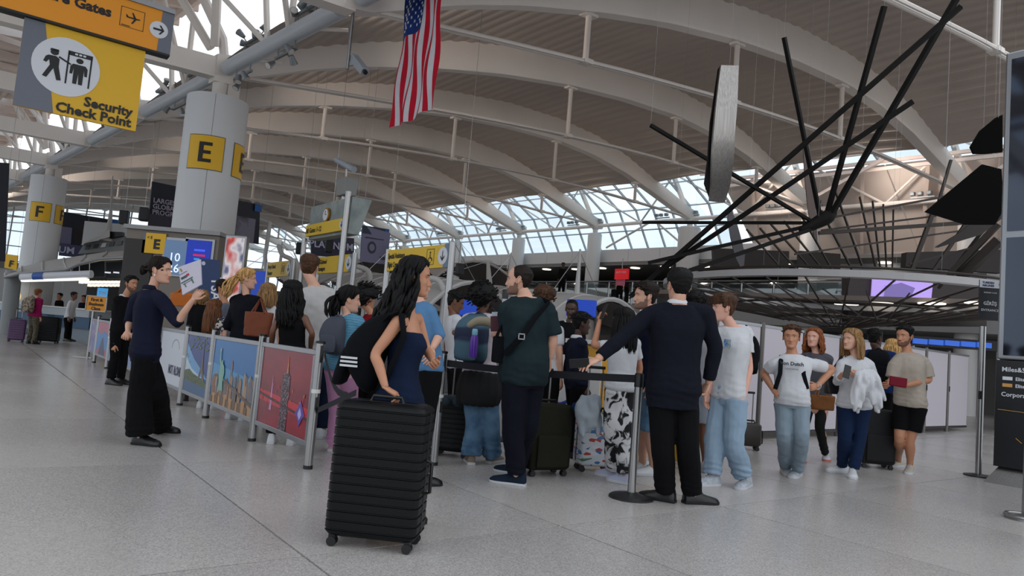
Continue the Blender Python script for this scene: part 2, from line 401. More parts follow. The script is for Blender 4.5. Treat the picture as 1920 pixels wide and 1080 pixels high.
def gpt(s, v):
    a_, b_, t_ = ((SPAN + 1.1, 6.33), (SPAN + .05, 8.15), s * 2) if s <= .5 else ((SPAN + .05, 8.15), (20.0, 9.75), s * 2 - 1)
    return P(a_[0] + (b_[0] - a_[0]) * t_, v, a_[1] + (b_[1] - a_[1]) * t_)
dv = (v1 - v0) / nv
for k in range(nv + 1): fm.bar(gpt(0, v0 + dv * k), gpt(.5, v0 + dv * k), .055, .1, up=DU); fm.bar(gpt(.5, v0 + dv * k), gpt(1, v0 + dv * k), .055, .1, up=DU)
for r_ in range(rowsz + 1): fm.bar(gpt(r_ / rowsz, v0), gpt(r_ / rowsz, v1), .05, .05)
fm.build('window_frame', MULL, wn)
pm = None
for k in range(nv):
    for r_ in range(rowsz):
        a = gpt(r_ / rowsz, v0 + dv * k)
        if k == 0 and r_ in (0, 2):
            e1 = gpt(0, v0 + dv) - gpt(0, v0); e2 = gpt((r_ + 1) / rowsz, v0) - gpt(r_ / rowsz, v0)
            me = bpy.data.meshes.new('pane'); me.from_pydata([(0, 0, 0), tuple(e1), tuple(e1 + e2), tuple(e2)], [], [(0, 1, 2, 3)]); me.materials.append(GM); pm = me
        o = bpy.data.objects.new('pane', pm); COL.objects.link(o); o.parent = wn; o.location = a - wn.location
FASC = mat('fascia_panel', (212, 210, 210), .5)
fa = bpy.data.objects.new('wall_far', None); COL.objects.link(fa); fa['kind'] = 'structure'; fa.location = P(SPAN + .6, 0, 5.5)
for k in range(24):
    va = 2.0 + k * 1.853
    MB().box(P(SPAN + .6, va + .92, 5.93), .14, 1.835, .8, DU, DV).build('panel', FASC, fa)
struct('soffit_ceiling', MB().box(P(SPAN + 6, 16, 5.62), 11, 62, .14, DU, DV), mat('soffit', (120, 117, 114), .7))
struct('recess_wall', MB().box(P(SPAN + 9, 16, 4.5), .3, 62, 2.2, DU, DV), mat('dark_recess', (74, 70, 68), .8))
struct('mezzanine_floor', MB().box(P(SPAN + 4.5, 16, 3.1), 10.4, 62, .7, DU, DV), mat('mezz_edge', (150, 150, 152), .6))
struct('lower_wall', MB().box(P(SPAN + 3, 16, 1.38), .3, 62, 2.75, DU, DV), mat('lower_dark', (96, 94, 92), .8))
for k in range(22):
    c = P(SPAN + 1.5 + (k % 2) * .2, -8 + k * 2.0, 5.5)
    o = MB().lathe(c, [(.25, 0), (.25, .03), (.24, .04)], 20).build('soffit_lamp', glow('lamp_glow', (255, 246, 232), 2.2)); tag(o, ORD[k] + ' round white soffit lamp from the right end of the mezzanine', 'ceiling light', 'round lamps under the far mezzanine soffit')
# zone left of the column row: beams, struts, glazed roof
SK = mat('skylight_frame', (222, 206, 196), .5)
for k, (v, zb, tie) in RIBS.items():
    big = k in (4, 1, -2)
    mb = MB(); mb.ring_loft([[P(u, v - .16, 6.6), P(u, v + .16, 6.6), P(u, v + .16, 7.06), P(u, v - .16, 7.06)] for u in fr(-13, 0, 1.3)]); struct('roof_beam', mb, RIBW)
    mb = MB()
    if big:
        mb.tube([P(0, v, 6.0), P(.12, v, 6.6), P(-.1, v - .1, 7.5), P(-1.4, v + .2, 9.9)], .11, 8)
        mb.tube([P(-.25, v + .12, 7.3), P(-1.8, v + .5, 9.6)], .1, 8); mb.tube([P(-.25, v - .1, 7.3), P(-.9, v - 1.4, 9.9)], .1, 8)
        mb.cyl(P(0, v, 5.95), P(0, v, 6.9), .17, 12); mb.box(P(.25, v + .1, 6.3), .25, .5, .55, DU, DV); mb.box(P(0, v, 6.75), .4, .34, .5, DU, DV)
    else:
        mb.tube([P(-.1, v, 7.0), P(-.4, v + 1.4, 9.2)], .08, 8)
    for s_ in (-1, 1):
        mb.tube([P(0, v + 2.3 * s_, 6.85), P(-1.6, v + (2.3 - 1.9) * s_, 9.3)], .06, 6); mb.tube([P(0, v + 2.3 * s_, 6.85), P(-.1, v + 2.0 * s_, 8.6)], .07, 6)
        mb.tube([P(.05, v + 1.5 * s_, 6.75), P(.7, v + 1.4 * s_, 6.9)], .04, 6)
    struct('strut_beam', mb, RIBW, smooth=True)
mb = MB(); mb.tube([P(0, -5.2, 6.8), P(0, -.35, 6.8)], .17, 14)
for k in range(10): mb.tube([P(0, BAY * k + .35, 6.8), P(0, BAY * (k + 1) - .3, 6.8)], .17, 14)
mb.tube([P(0, -10.8, 6.8), P(0, -5.9, 6.8)], .17, 14)
struct('row_tube_beam', mb, TUBEW, smooth=True)
mb = MB()
for v in fr(-14, 44.5, 1.39):
    mb.bar(P(-13, v, 8.3), P(.2, v, 9.2), .12, .26)
for u in fr(-13, 0, 1.9): mb.bar(P(u, -14, 8.3 + (u + 13) * .068), P(u, 45, 8.3 + (u + 13) * .068), .1, .2)
for v in fr(-14, 44.5, 2.78): mb.bar(P(-6, v, 8.2), P(-2, v + 2.7, 8.6), .1, .16)
struct('skylight_beam', mb, SK)
sl = MB()
for k, v in enumerate(fr(-14, 43.3, 1.39)[:-1]):
    for q in range(7):
        if (k * 5 + q * 3) % 7 < (6 if q > 3 else 4):
            u0 = -13 + q * 1.9; z0 = 8.46 + q * .13; sl.box(P(u0 + .93, v + .69, z0 + .09), 1.86, 1.36, .04, DU, DV)
struct('eave_ceiling', sl, mat('eave_panel', (230, 216, 206), .6))
o = MB().hexa([P(-13, -14, 8.75), P(.5, -14, 9.7), P(.5, 45, 9.7), P(-13, 45, 8.75), P(-13, -14, 8.77), P(.5, -14, 9.72), P(.5, 45, 9.72), P(-13, 45, 8.77)]).build('skylight_glass', glassy('skylight_pane', (232, 240, 246), .05)); o['kind'] = 'structure'
# right of the last free column: a glass band under the roof edge, cream raking wall below it
CRM = mat('cream_panel', (214, 203, 195), .6)
w3 = bpy.data.objects.new('window_3', None); COL.objects.link(w3); w3['kind'] = 'structure'; w3.location = P(20.2, -6, 9); fm = MB()
for k in range(9):
    v = 3.6 - 2.2 * k; fm.bar(P(20.0, v, 9.8), P(21.6, v, 8.9), .08, .1, up=DU)
    if k < 8: MB().add([P(20.05, v, 9.78), P(20.05, v - 2.2, 9.78), P(21.6, v - 2.2, 8.92), P(21.6, v, 8.92)], [(0, 1, 2, 3)]).build('pane', GM, w3)
fm.bar(P(21.6, 3.6, 8.9), P(21.6, -14, 8.9), .1, .12); fm.build('window_frame', MULL, w3)
wr = bpy.data.objects.new('wall_right', None); COL.objects.link(wr); wr['kind'] = 'structure'; wr.location = P(SPAN + 4, -6, 5)
for k in range(8):
    a_, b_ = 3.55 - 2.2 * k, 1.4 - 2.2 * k
    MB().hexa([P(SPAN + 2.2, a_, 5.9), P(SPAN + 2.2, b_, 5.9), P(SPAN + 2.4, b_, 5.9), P(SPAN + 2.4, a_, 5.9), P(21.9, a_, 8.85), P(21.9, b_, 8.85), P(22.1, b_, 8.85), P(22.1, a_, 8.85)]).build('panel', CRM, wr)
mb = MB()
for k in range(8): mb.bar(P(SPAN + 1.9, 3.4 - 2.2 * k, 5.9), P(21.6, 2.0 - 2.2 * k, 8.8), .12, .22)
for z, u_ in ((8.55, 21.4), (8.8, 21.3), (9.1, 21.0)): mb.bar(P(u_, 4, z), P(u_, -14, z + .05), .1, .12)
mb.bar(P(SPAN - .6, 0, 7.6), P(21.2, -3.4, 8.9), .12, .12); mb.bar(P(SPAN - .6, 0, 7.6), P(21.2, 2.8, 8.9), .12, .12); mb.bar(P(SPAN - .6, -5.56, 7.6), P(21.2, -8.2, 8.9), .12, .12)
struct('raking_beam', mb, SK)
struct('wall_right_lower', MB().box(P(SPAN + 2.2, -9, 5.0), .3, 21, 1.9, DU, DV), mat('lower_white', (196, 196, 198), .6))
# ------------------------------------------------------------------ people: one continuous body each, clothes and hair as parts
def az_vec(a): a = math.radians(a); return V(math.sin(a), math.cos(a), 0)
def sstep(x): x = max(0.0, min(1.0, x)); return x * x * (3 - 2 * x)
HEAD = [(-.118, .022, .074, .02), (-.112, .036, .085, .0), (-.098, .047, .089, -.025), (-.078, .055, .087, -.045), (-.055, .061, .086, -.062), (-.03, .067, .087, -.08),
        (0, .072, .087, -.092), (.03, .0755, .091, -.099), (.055, .076, .087, -.100), (.08, .069, .070, -.091), (.1, .054, .044, -.069), (.112, .034, .018, -.044), (.118, .008, -.008, -.02)]
def hprof(z):
    for a, b in zip(HEAD, HEAD[1:]):
        if z <= b[0]:
            t = (z - a[0]) / (b[0] - a[0]); return [a[k] + (b[k] - a[k]) * t for k in (1, 2, 3)]
    return list(HEAD[-1][1:])
def hpt(z, th):   # th from forward, positive to own right
    w_, f_, b_ = hprof(z); yc = (f_ + b_) / 2; d = (f_ - b_) / 2
    s, c = math.sin(th), math.cos(th); e = 2 / 2.25
    return V(w_ * math.copysign(abs(s) ** e, s), yc + d * math.copysign(abs(c) ** e, c), z)
def gs(x, s): return math.exp(-(x / s) ** 2)
def face_disp(p):
    if p.y < .02: return 0.0
    x, z = p.x, p.z; ax = abs(x); y = 0
    if -.058 < z < .03:
        t = sstep((.02 - z) / .062); y += (.003 + .021 * t) * gs(x, .0075 + .006 * t) * sstep((z + .056) / .012)
        y += .006 * gs(ax - .012, .006) * gs(z + .044, .007)
    y -= .010 * gs(ax - .031, .014) * gs(z - .001, .011)
    y += .004 * gs(ax - .03, .022) * gs(z - .021, .008)
    y += .005 * gs(ax - .042, .016) * gs(z + .03, .016)
    y += .0065 * gs(x, .021) * gs(z + .066, .010) - .004 * gs(x, .024) * gs(z + .0665, .0022)
    y -= .003 * gs(x, .03) * gs(z + .082, .006); y += .005 * gs(x, .018) * gs(z + .103, .011)
    return y
def fsurf(x, z):   # the face surface above a point of the face
    lo, hi = 0.0, math.pi / 2
    for _ in range(18):
        m_ = (lo + hi) / 2
        if hpt(z, m_).x < abs(x): lo = m_
        else: hi = m_
    p = hpt(z, lo); p.x = x; p.y += face_disp(V(x, p.y, z)); return p.y
ZL = [-.118 + .236 * k / 54 for k in range(55)]
def head_mesh(mb, T, beard=0.0):
    N = 56; rings = []; loc = []
    for z in ZL:
        ring = []; lr = []
        for j in range(N):
            p = hpt(z, 2 * math.pi * j / N); p.y += face_disp(p); lr.append(p); ring.append(T @ p)
        rings.append(ring); loc.append(lr)
    k0 = len(mb.f); mb.ring_loft(rings)
    for i in range(len(ZL) - 1):
        for j in range(N):
            p = loc[i][j]; mi = 0
            if p.y > .05 and abs(p.x) < .02 and -.075 + abs(p.x) * .3 < p.z < -.060 - abs(p.x) * .25: mi = 1
            elif beard and p.y > -.01 and p.z < -.052 - .022 * gs(abs(p.x) - .03, .018) + .05 * sstep((.03 - p.y) / .03) and abs(p.x) > .018: mi = 2
            elif beard and p.y > .05 and (p.z < -.084 or (-.058 < p.z < -.052 and abs(p.x) < .02)): mi = 2
            mb.mi[k0 + i * N + j] = mi
    for s in (-1, 1):   # ears
        c = V(s * .0735, -.012, -.008)
        mb.ellip(T @ c, .007, .016, .030, T.to_3x3() @ V(1, 0, 0), T.to_3x3() @ V(0, .97, .2), T.to_3x3() @ V(0, -.2, .97), 10, 8)
        rim = [T @ (c + V(s * .008, .016 * math.cos(a) - .006 * math.sin(a), .030 * math.sin(a))) for a in [math.radians(-70 + 25 * q) for q in range(12)]]
        mb.tube(rim, .0042, 5)
def hand_mesh(mb, w, d, n, side, curl=.35, sc=1.0, spread=.0):
    """w wrist, d towards fingers, n palm direction, side +1 when thumb lies along d x n"""
    d = d.normalized(); n = (n - d * n.dot(d)).normalized(); s = d.cross(n).normalized() * side; L = .088 * sc
    mb.tube([w - d * .02 * sc, w, w + d * L * .35, w + d * L * .8, w + d * L], [.024 * sc, .027 * sc, .038 * sc, .041 * sc, .036 * sc], 12, flat=.42, side=s)
    for k in range(4):
        o = (1.5 - k) * .0195 * sc; b = w + d * (L * (.92 - .04 * abs(k - 1.2))) + s * o; ln = (.070, .078, .073, .058)[k] * sc
        a = 0; p = b; pts = [b - d * .015 * sc, b]; dd = (d + s * (1.5 - k) * (.05 + spread)).normalized(); c_ = curl * (1 + .12 * (k - 1))
        for q, fr_ in enumerate((.42, .32, .26)):
            a += c_ * (1.05, 1.25, .8)[q]; v = dd * math.cos(a) + n * math.sin(a); p = p + v * ln * fr_; pts.append(p)
        mb.capsule(pts, [.0095 * sc, .0092 * sc, .0086 * sc, .0078 * sc, .0066 * sc], 8, 3)
    t0 = w + d * L * .22 + s * .024 * sc; v1 = (d * .62 + s * .72 + n * .35).normalized(); v2 = (d * .92 + s * .25 + n * (.3 + curl * .6)).normalized()
    mb.capsule([w + d * L * .1 + s * .008 * sc, t0, t0 + v1 * .034 * sc, t0 + v1 * .034 * sc + v2 * .03 * sc, t0 + v1 * .034 * sc + v2 * .054 * sc], [.013 * sc, .0145 * sc, .0115 * sc, .0098 * sc, .0075 * sc], 8, 3)
DG = None
def remesh(mb, vox, smooth=3):
    global DG
    me = bpy.data.meshes.new('tmp'); me.from_pydata([tuple(v) for v in mb.v], [], mb.f)
    bm = bmesh.new(); bm.from_mesh(me); bmesh.ops.recalc_face_normals(bm, faces=bm.faces); bm.to_mesh(me); bm.free()
    o = bpy.data.objects.new('tmp', me); TMPC.objects.link(o)
    r = o.modifiers.new('r', 'REMESH'); r.mode = 'VOXEL'; r.voxel_size = vox
    if smooth: q = o.modifiers.new('s', 'SMOOTH'); q.iterations = smooth; q.factor = .5
    TMPV.update(); dg = TMPV.depsgraph; oe = o.evaluated_get(dg); m2 = oe.to_mesh()
    n = len(m2.vertices); co = [0.0] * (3 * n); m2.vertices.foreach_get('co', co)
    out = MB(); out.v = [Vector(co[3 * i:3 * i + 3]) for i in range(n)]; out.f = [tuple(p.vertices) for p in m2.polygons]; out.mi = [0] * len(out.f)
    nn = [0.0] * (3 * n); m2.vertices.foreach_get('normal', nn); out.n = [Vector(nn[3 * i:3 * i + 3]) for i in range(n)]
    oe.to_mesh_clear(); TMPC.objects.unlink(o); bpy.data.objects.remove(o); bpy.data.meshes.remove(me)
    return out
# a scratch scene keeps the remeshing quick
TMPS = bpy.data.scenes.new('scratch'); TMPC = TMPS.collection; TMPV = TMPS.view_layers[0]
def sup(c, r_, f_, w_, d_, n=20, ex=2.4, fb=0.0):
    out = []
    for j in range(n):
        a = 2 * math.pi * j / n; s, q = math.sin(a), math.cos(a); e = 2 / ex
        out.append(c + r_ * (w_ * math.copysign(abs(s) ** e, s)) + f_ * (d_ * math.copysign(abs(q) ** e, q) * (1 + (fb if q > 0 else 0))))
    return out
def fold(mb, amp, sc, zst=1.0, seed=0.0, cuffs=None):
    for i, v in enumerate(mb.v):
        p = V(v.x * sc, v.y * sc, v.z * sc * zst + seed)
        a = noise.noise(p) + .5 * noise.noise(p * 2.3); k = amp * a
        if cuffs:
            z0, h_, am = cuffs; t = 1 - abs(v.z - z0) / h_
            if t > 0: k += am * t * math.sin(v.z * 105 + 4 * noise.noise(p * .8) + v.x * 14)
        mb.v[i] = v + mb.n[i] * k
SKINS = {'light': (206, 158, 134), 'tan': (182, 128, 98), 'olive': (190, 142, 114), 'brown': (112, 74, 54), 'dark': (70, 46, 36), 'pink': (212, 160, 140)}
def skin_mats(k):
    c = SKINS[k]; d = tuple(v * .62 for v in c)
    return [mat('skin_' + k, c, .5, var=.05, vscale=14, bump=.08, bscale=90), mat('lip_' + k, (min(255, c[0] * .9), c[1] * .68, c[2] * .68), .42), mat('stubble_' + k, (c[0] * .6, c[1] * .58, c[2] * .58), .8)]
HAIRC = {'black': (9, 8, 8), 'darkbrown': (26, 18, 14), 'brown': (66, 44, 30), 'chestnut': (92, 58, 36), 'blonde': (172, 134, 84), 'dkblonde': (128, 98, 64), 'grey': (80, 76, 72), 'white': (220, 210, 190), 'red': (120, 70, 40)}
def hair_mat(k):
    c = HAIRC[k]; return ramp_mat('hair_' + k, 'noise', 60, [(.3, tuple(v * .7 for v in c)), (.7, tuple(min(255, v * 1.35) for v in c))], rough=.62, stretch=(1, 1, .12), detail=4, bump=.5, spec=.22)
HL = [(0, .064), (25, .062), (45, .045), (62, .03), (75, -.005), (84, -.012), (98, .008), (112, -.03), (135, -.068), (180, -.082)]
def hairline(th, hl):
    a = abs(math.degrees(th)); a = a if a <= 180 else 360 - a
    return interp(HL, a) + (hl if a < 60 else hl * max(0, (90 - a) / 30) if a < 90 else 0)
def hair_build(par, T, style, col, hl=0.0, vol=.012, length=.3, curl=0.0, seed=1, drape=None, face_az=None):
    rnd = random.Random(seed); mb = MB(); N = 44; zz = [-.09 + .209 * k / 34 for k in range(35)]; rings = []
    bald = style == 'balding'
    for z in zz:
        ring = []
        for j in range(N):
            th = 2 * math.pi * j / N; p = hpt(min(z, .1179), th); c = V(0, -.008, min(max(z, -.04), .04)); dr = (p - c).normalized()
            t = sstep((z - hairline(th if th <= math.pi else 2 * math.pi - th, hl)) / (.030 if p.y > .03 else .016))
            top = sstep((z - .03) / .06)
            n_ = noise.noise(p * 55 + V(seed, 0, 0)); n2 = noise.noise(V(p.x * 130, p.y * 130, p.z * 22 + seed))
            thick = vol * (.55 + .75 * top) + .004 * n_ + .0035 * n2
            if style == 'afro': thick = vol * (1.1 + .3 * n_) + .02 * (1 if z > -.03 else .4)
            if style == 'curly': thick += .012 * abs(n_) + vol * .3
            if style == 'fringe' and abs(p.x) < .07 and p.y > .04: t = sstep((z - .022 + .008 * n2) / .012); thick *= 1.15
            if bald and z > .055: thick = .0015 + .001 * n2
            q = p + dr * (thick * t - .012 * (1 - t)); ring.append(T @ q)
        rings.append(ring)
    mb.ring_loft(rings)
    R3 = T.to_3x3()
    def lock(path, r, n=5): mb.tube(path, r, n)
    if style in ('long', 'bob', 'wavy', 'ponytail', 'bun'):   # combed strands over the crown
        for k in range(64):
            th = math.radians(rnd.uniform(20, 172)) * (1 if k % 2 else -1); r0 = rnd.uniform(.005, .009); zt = .112; zb = max(hairline(abs(th), hl) + .012, -.03); pts = []
            for q in range(7):
                t = q / 6; z = zt + (zb - zt) * t; a_ = th * (1 - .25 * (1 - t)); p = hpt(z, a_); dr = (p - V(0, -.008, min(max(z, -.04), .04))).normalized(); pts.append(T @ (p + dr * (vol * (.55 + .75 * sstep((z - .03) / .06)) + .001)))
            lock(pts, [r0 * .4, r0, r0, r0, r0, r0 * .8, r0 * .3])
    if style in ('long', 'bob', 'wavy'):
        nl = 120
        for k in range(nl):
            s = 1 if k % 2 else -1
            th = math.radians(rnd.uniform(74, 180)) * s if style != 'bob' else math.radians(rnd.uniform(58, 180)) * s
            z = rnd.uniform(-.02, .09); p = hpt(z, th); r0 = rnd.uniform(.008, .015); out = .012 + rnd.uniform(0, .016) + vol * .6
            a = R3 @ V(p.x, p.y + .008, 0).normalized(); base = T @ p
            ln = length * rnd.uniform(.8, 1.05); pts = [base]; ph = rnd.uniform(0, 6)
            for q in range(1, 10):
                t = q / 9; down = V(0, 0, -1) * (ln + z) * t
                w = a * (out * math.sin(min(1, t * 2.2) * 1.57) + .012 * t)
                wob = (R3 @ V(1, 0, 0)) * (curl * .02 * math.sin(t * 13 + ph)) + a * (curl * .015 * math.cos(t * 12 + ph))
                pt = base + down + w + wob
                if drape: pt += drape * t * t
                pts.append(pt)
            lock(pts, [r0 * .6] + [r0] * 6 + [r0 * .8, r0 * .55, r0 * .2])
    if style in ('ponytail', 'bun'):
        tie = T @ V(0, -.125, .03 if style == 'ponytail' else -.01)
        for k in range(26):
            th = math.radians(rnd.uniform(50, 310)); p = hpt(rnd.uniform(0, .08), th); b = T @ (p * 1.08)
            lock([b, b.lerp(tie, .5) + (b - (T @ V(0, 0, 0))).normalized() * .02, tie], [.006, .01, .008])
        if style == 'bun':
            mb.ellip(tie + R3 @ V(0, -.022, 0), .042, .034, .04, R3 @ V(1, 0, 0), R3 @ V(0, 1, 0), R3 @ V(0, 0, 1), 14, 10)
            for k in range(8): a = k * .8; lock([tie + R3 @ V(.04 * math.cos(a + q * .5), -.03, .038 * math.sin(a + q * .5)) for q in range(6)], .009)
        else:
            back = R3 @ V(0, -1, 0)
            for k in range(34):
                off = V(rnd.gauss(0, .014), rnd.gauss(0, .014), 0); ph = rnd.uniform(0, 6); ln = length * rnd.uniform(.8, 1.0)
                pts = [tie + off * .3]
                for q in range(1, 9):
                    t = q / 8; pts.append(tie + back * (.022 * math.sin(t * 2.2)) + V(0, 0, -ln * t) + off * (1 + 1.2 * math.sin(t * 3)) + V(.006 * math.sin(ph + t * 9) * (1 + 2 * curl), .006 * math.cos(ph + t * 8), 0) + ((drape or V(0, 0, 0)) * t))
                lock(pts, [.006, .010, .011, .011, .011, .01, .008, .006, .002])
    if style in ('curly', 'afro'):
        for k in range(150 if style == 'curly' else 120):
            th = rnd.uniform(0, 2 * math.pi); z = rnd.uniform(-.06, .115)
            if z < hairline(th if th <= math.pi else 2 * math.pi - th, hl): continue
            p = hpt(z, th); dr = (p - V(0, -.01, .01)).normalized(); c = p + dr * (vol * (1.2 if style == 'curly' else 2.0) + .004); a = rnd.uniform(0, 6); rr = rnd.uniform(.008, .014)
            pts = [T @ (c + V(rr * math.cos(a + q), rr * math.sin(a + q * 1.3), rr * math.cos(a + q * .9))) for q in range(6)]; lock(pts, .006, 5)
    if style in ('short', 'fringe', 'tuft', 'balding'):   # 'slick' keeps the smooth cap
        for k in range(0 if bald else 90):
            th = rnd.uniform(-1.4, 1.4) if style != 'short' else rnd.uniform(-3.1, 3.1); z = rnd.uniform(.05, .112)
            if z < hairline(th, hl) + .01: continue
            p = hpt(z, th); b = T @ (p * 1.03); dr = R3 @ V(p.x * 2 + rnd.uniform(-.3, .3) * .1, p.y + (.06 if style != 'short' else .02), p.z * .8); 
            lock([b, b + dr.normalized() * vol * 1.1, b + dr.normalized() * vol * 1.5 + R3 @ V(rnd.uniform(-.012, .012), .018, -.006)], [.008, .007, .002])
    return mb.build('hair', hair_mat(col), par, smooth=True, angle=180)
def shoe(par, ank, yaw, pitch, L, up, sole, h=.075, style='sneaker'):
    """ank: point on the ground under the ankle"""
    f_ = az_vec(yaw); s_ = V(f_.y, -f_.x, 0); cp, sp = math.cos(pitch), math.sin(pitch); ft = V(0, 0, 1)
    def Q(x, y, z):   # y along foot from heel
        y0 = y - .25 * L
        if pitch > 0: d = y - .72 * L; yy = .72 * L + d * cp + z * sp * 0 if d < 0 else y; zz = z - (d * sp if d < 0 else 0); return ank + s_ * x + f_ * (yy - .25 * L) + ft * zz
        return ank + s_ * x + f_ * (y0 * cp) + ft * (z + max(0, y0) * -sp)
    prof = [(0, .028, .062), (.02, .034, .085), (.12, .036, .1), (.25, .036, .105), (.36, .037, .09), (.5, .041, .068), (.66, .047, .056), (.8, .047, .048), (.92, .038, .04), (.98, .024, .03), (1.0, .012, .022)]
    mb = MB(); rings = []
    for t, w_, hh in prof:
        y = t * L; w_ *= L / .28 * 1.1; hh *= h / .075
        rings.append([Q(w_ * x, y, z) for x, z in ((-1, .018), (-1.02, hh * .35), (-.86, hh * .72), (-.4, hh), (.4, hh), (.86, hh * .72), (1.02, hh * .35), (1, .018))])
    mb.ring_loft(rings); o = mb.build('shoe', up, par, smooth=True, angle=60)
    mb = MB(); sr = []
    for t, w_, hh in prof:
        y = t * L * 1.02 - .004; w_ *= L / .28 * 1.17; th = .026 if style == 'sneaker' else .02
        sr.append([Q(w_ * x, y, z) for x, z in ((-.94, .001), (-1, .012), (-1, th), (1, th), (1, .012), (.94, .001))])
    mb.ring_loft(sr); mb.build('sole', sole, o, smooth=True, angle=50)
    if style == 'sneaker' or style == 'laced':
        mb = MB()
        for k in range(4):
            y = L * (.36 + .075 * k); z = (.097 - .0125 * k) * h / .075
            mb.tube([Q(-.024, y, z - .012), Q(0, y + .006, z + .001), Q(.024, y, z - .012)], .0035, 5)
        mb.build('lace', sole if style == 'sneaker' else up, o)
    return o
def person(label, Y, foot, h, az, J=None, zup=0.0, head=None, haz=None, hpitch=0, hroll=0, fem=False, skin='light', hair=('short', 'darkbrown', {}), beard=0, build=1.0, belly=0.0, bust=0.0,
           top=None, bottom=None, shoes=None, hands=None, vox=.012, feet=None, sh_az=None, hide_legs=False, face=True, name='person', group=None, extras=None, headsc=1.0, shw=1.0):
    """foot: pixel under the body (any height) ; J: joint overrides, pixels (x, y, dz)"""
    J = J or {}; b0 = at(foot[0], foot[1], Y); base = V(b0.x, b0.y, 0)
    root = thing(name, label, 'person', base, group)
    k = h / 1.75; f = az_vec(az); r = V(f.y, -f.x, 0); sf = az_vec(sh_az if sh_az is not None else az); sr_ = V(sf.y, -sf.x, 0)
    def px(q): return at(q[0], q[1], Y + (q[2] if len(q) > 2 else 0))
    def g(n, d): return px(J[n]) if n in J else d
    hip = g('hip', base + V(0, 0, .52 * h)); neck = g('neck', base + V(0, 0, .845 * h) + (hip - base - V(0, 0, .52 * h)) * 1.0)
    ax = (neck - hip); hw_ = (.088 if not fem else .085) * k
    shx = ((.158 if not fem else .138) * k * build) * shw
    jt = {}
    jt['shL'] = g('shL', neck - sr_ * shx - ax.normalized() * .062 * k); jt['shR'] = g('shR', neck + sr_ * shx - ax.normalized() * .062 * k)
    for s, q in (('L', -1), ('R', 1)):
        jt['hip' + s] = g('hip' + s, hip + r * q * hw_ + V(0, 0, -.02 * h))
        gfoot = px(feet[s]) if feet and s in feet else base + r * q * .11 * k
        gz = V(gfoot.x, gfoot.y, 0) if not (feet and s in feet) else gp(feet[s][0], feet[s][1])
        jt['ft' + s] = gz
        lift = feet[s][3] if feet and s in feet and len(feet[s]) > 3 else 0
        jt['an' + s] = gz + V(0, 0, .085 * k + lift * .5)
        mid = (jt['hip' + s] + jt['an' + s]) / 2 + f * .02
        jt['kn' + s] = g('kn' + s, mid)
        jt['el' + s] = g('el' + s, jt['sh' + s] + V(0, 0, -.175 * h) + sr_ * q * .045 * k - sf * .02)
        jt['wr' + s] = g('wr' + s, jt['el' + s] + V(0, 0, -.14 * h) + sf * .05 + sr_ * q * .005)
    hc = px(head) if head else neck + V(0, 0, .093 * h) + sf * .015
    hz = haz if haz is not None else az
    T = Matrix.Translation(hc) @ Matrix.Rotation(-math.radians(hz), 4, 'Z') @ Matrix.Rotation(math.radians(hpitch), 4, 'X') @ Matrix.Rotation(math.radians(hroll), 4, 'Y') @ Matrix.Scale(1.05 * k ** .6 * headsc * (.97 if fem else 1.0), 4)
    if fem:
        TAB = [(-.06, .135, .085), (0, .165, .108), (.30, .124, .086), (.55, .130, .098), (.70, .138, .105), (.80, .138, .092), (.88, .118, .075), (.94, .086, .062), (.985, .06, .054), (1.03, .048, .05)]
    else:
        TAB = [(-.06, .135, .085), (0, .152, .106), (.30, .138, .098), (.55, .152, .108), (.70, .163, .116), (.80, .160, .104), (.88, .138, .085), (.94, .102, .07), (.985, .073, .062), (1.03, .058, .058)]
    def torso(mb, off, t0, t1, hemw=0.0, n=22):
        rings = []; ts = fr(t0, t1, .07)
        for t in ts:
            w_ = interp([(a, b) for a, b, c in TAB], t) * k * build; d_ = interp([(a, c) for a, b, c in TAB], t) * k * build
            d_ += belly * gs(t - .22, .2); 
            fbb = bust * gs(t - .66, .1)
            if t > .9: w_ *= shw; 
            c = hip + ax * t; tt = sstep((t) / .8)
            rr = (r * (1 - tt) + sr_ * tt).normalized(); ff = (f * (1 - tt) + sf * tt).normalized()
            o = off + hemw * sstep((.45 - t) / .45); e = 0
            if t > .9: rr2 = (jt['shR'] - jt['shL']).normalized(); rr = (rr * .5 + rr2 * .5).normalized()
            rings.append(sup(c, rr, ff, w_ + o, d_ + o, n, 2.5, fbb))
        mb.ring_loft(rings)
    def limb(mb, a, b, c, ra, rb, rc, fa=1.0, fb=1.0):
        """shoulder-elbow-wrist style limb ; end fraction fa of first, fb of second"""
        if fb <= 0: pts = [a, a.lerp(b, fa * .5), a.lerp(b, fa)]; rs = [ra, ra + (rb - ra) * fa * .5, ra + (rb - ra) * fa]
        else: pts = [a, a.lerp(b, .5), b, b.lerp(c, fb * .5), b.lerp(c, fb)]; rs = [ra, (ra + rb) / 2, rb, rb + (rc - rb) * fb * .4, rb + (rc - rb) * fb]
        P_, R_ = smooth_path(pts, rs, 4); mb.tube(P_, R_, 14)
    bk = k * (build * .5 + .5)
    # body
    mb = MB(); torso(mb, 0, -.06, 1.0)
    nb = neck - ax.normalized() * .03; nh = T @ V(0, -.022, -.07)
    mb.capsule([nb, nb.lerp(nh, .5), nh], [.056 * bk if not fem else .047 * k, .053 * bk if not fem else .044 * k, .05 * k], 14, 4)
    ar = (.046, .038, .028) if not fem else (.040, .032, .023)
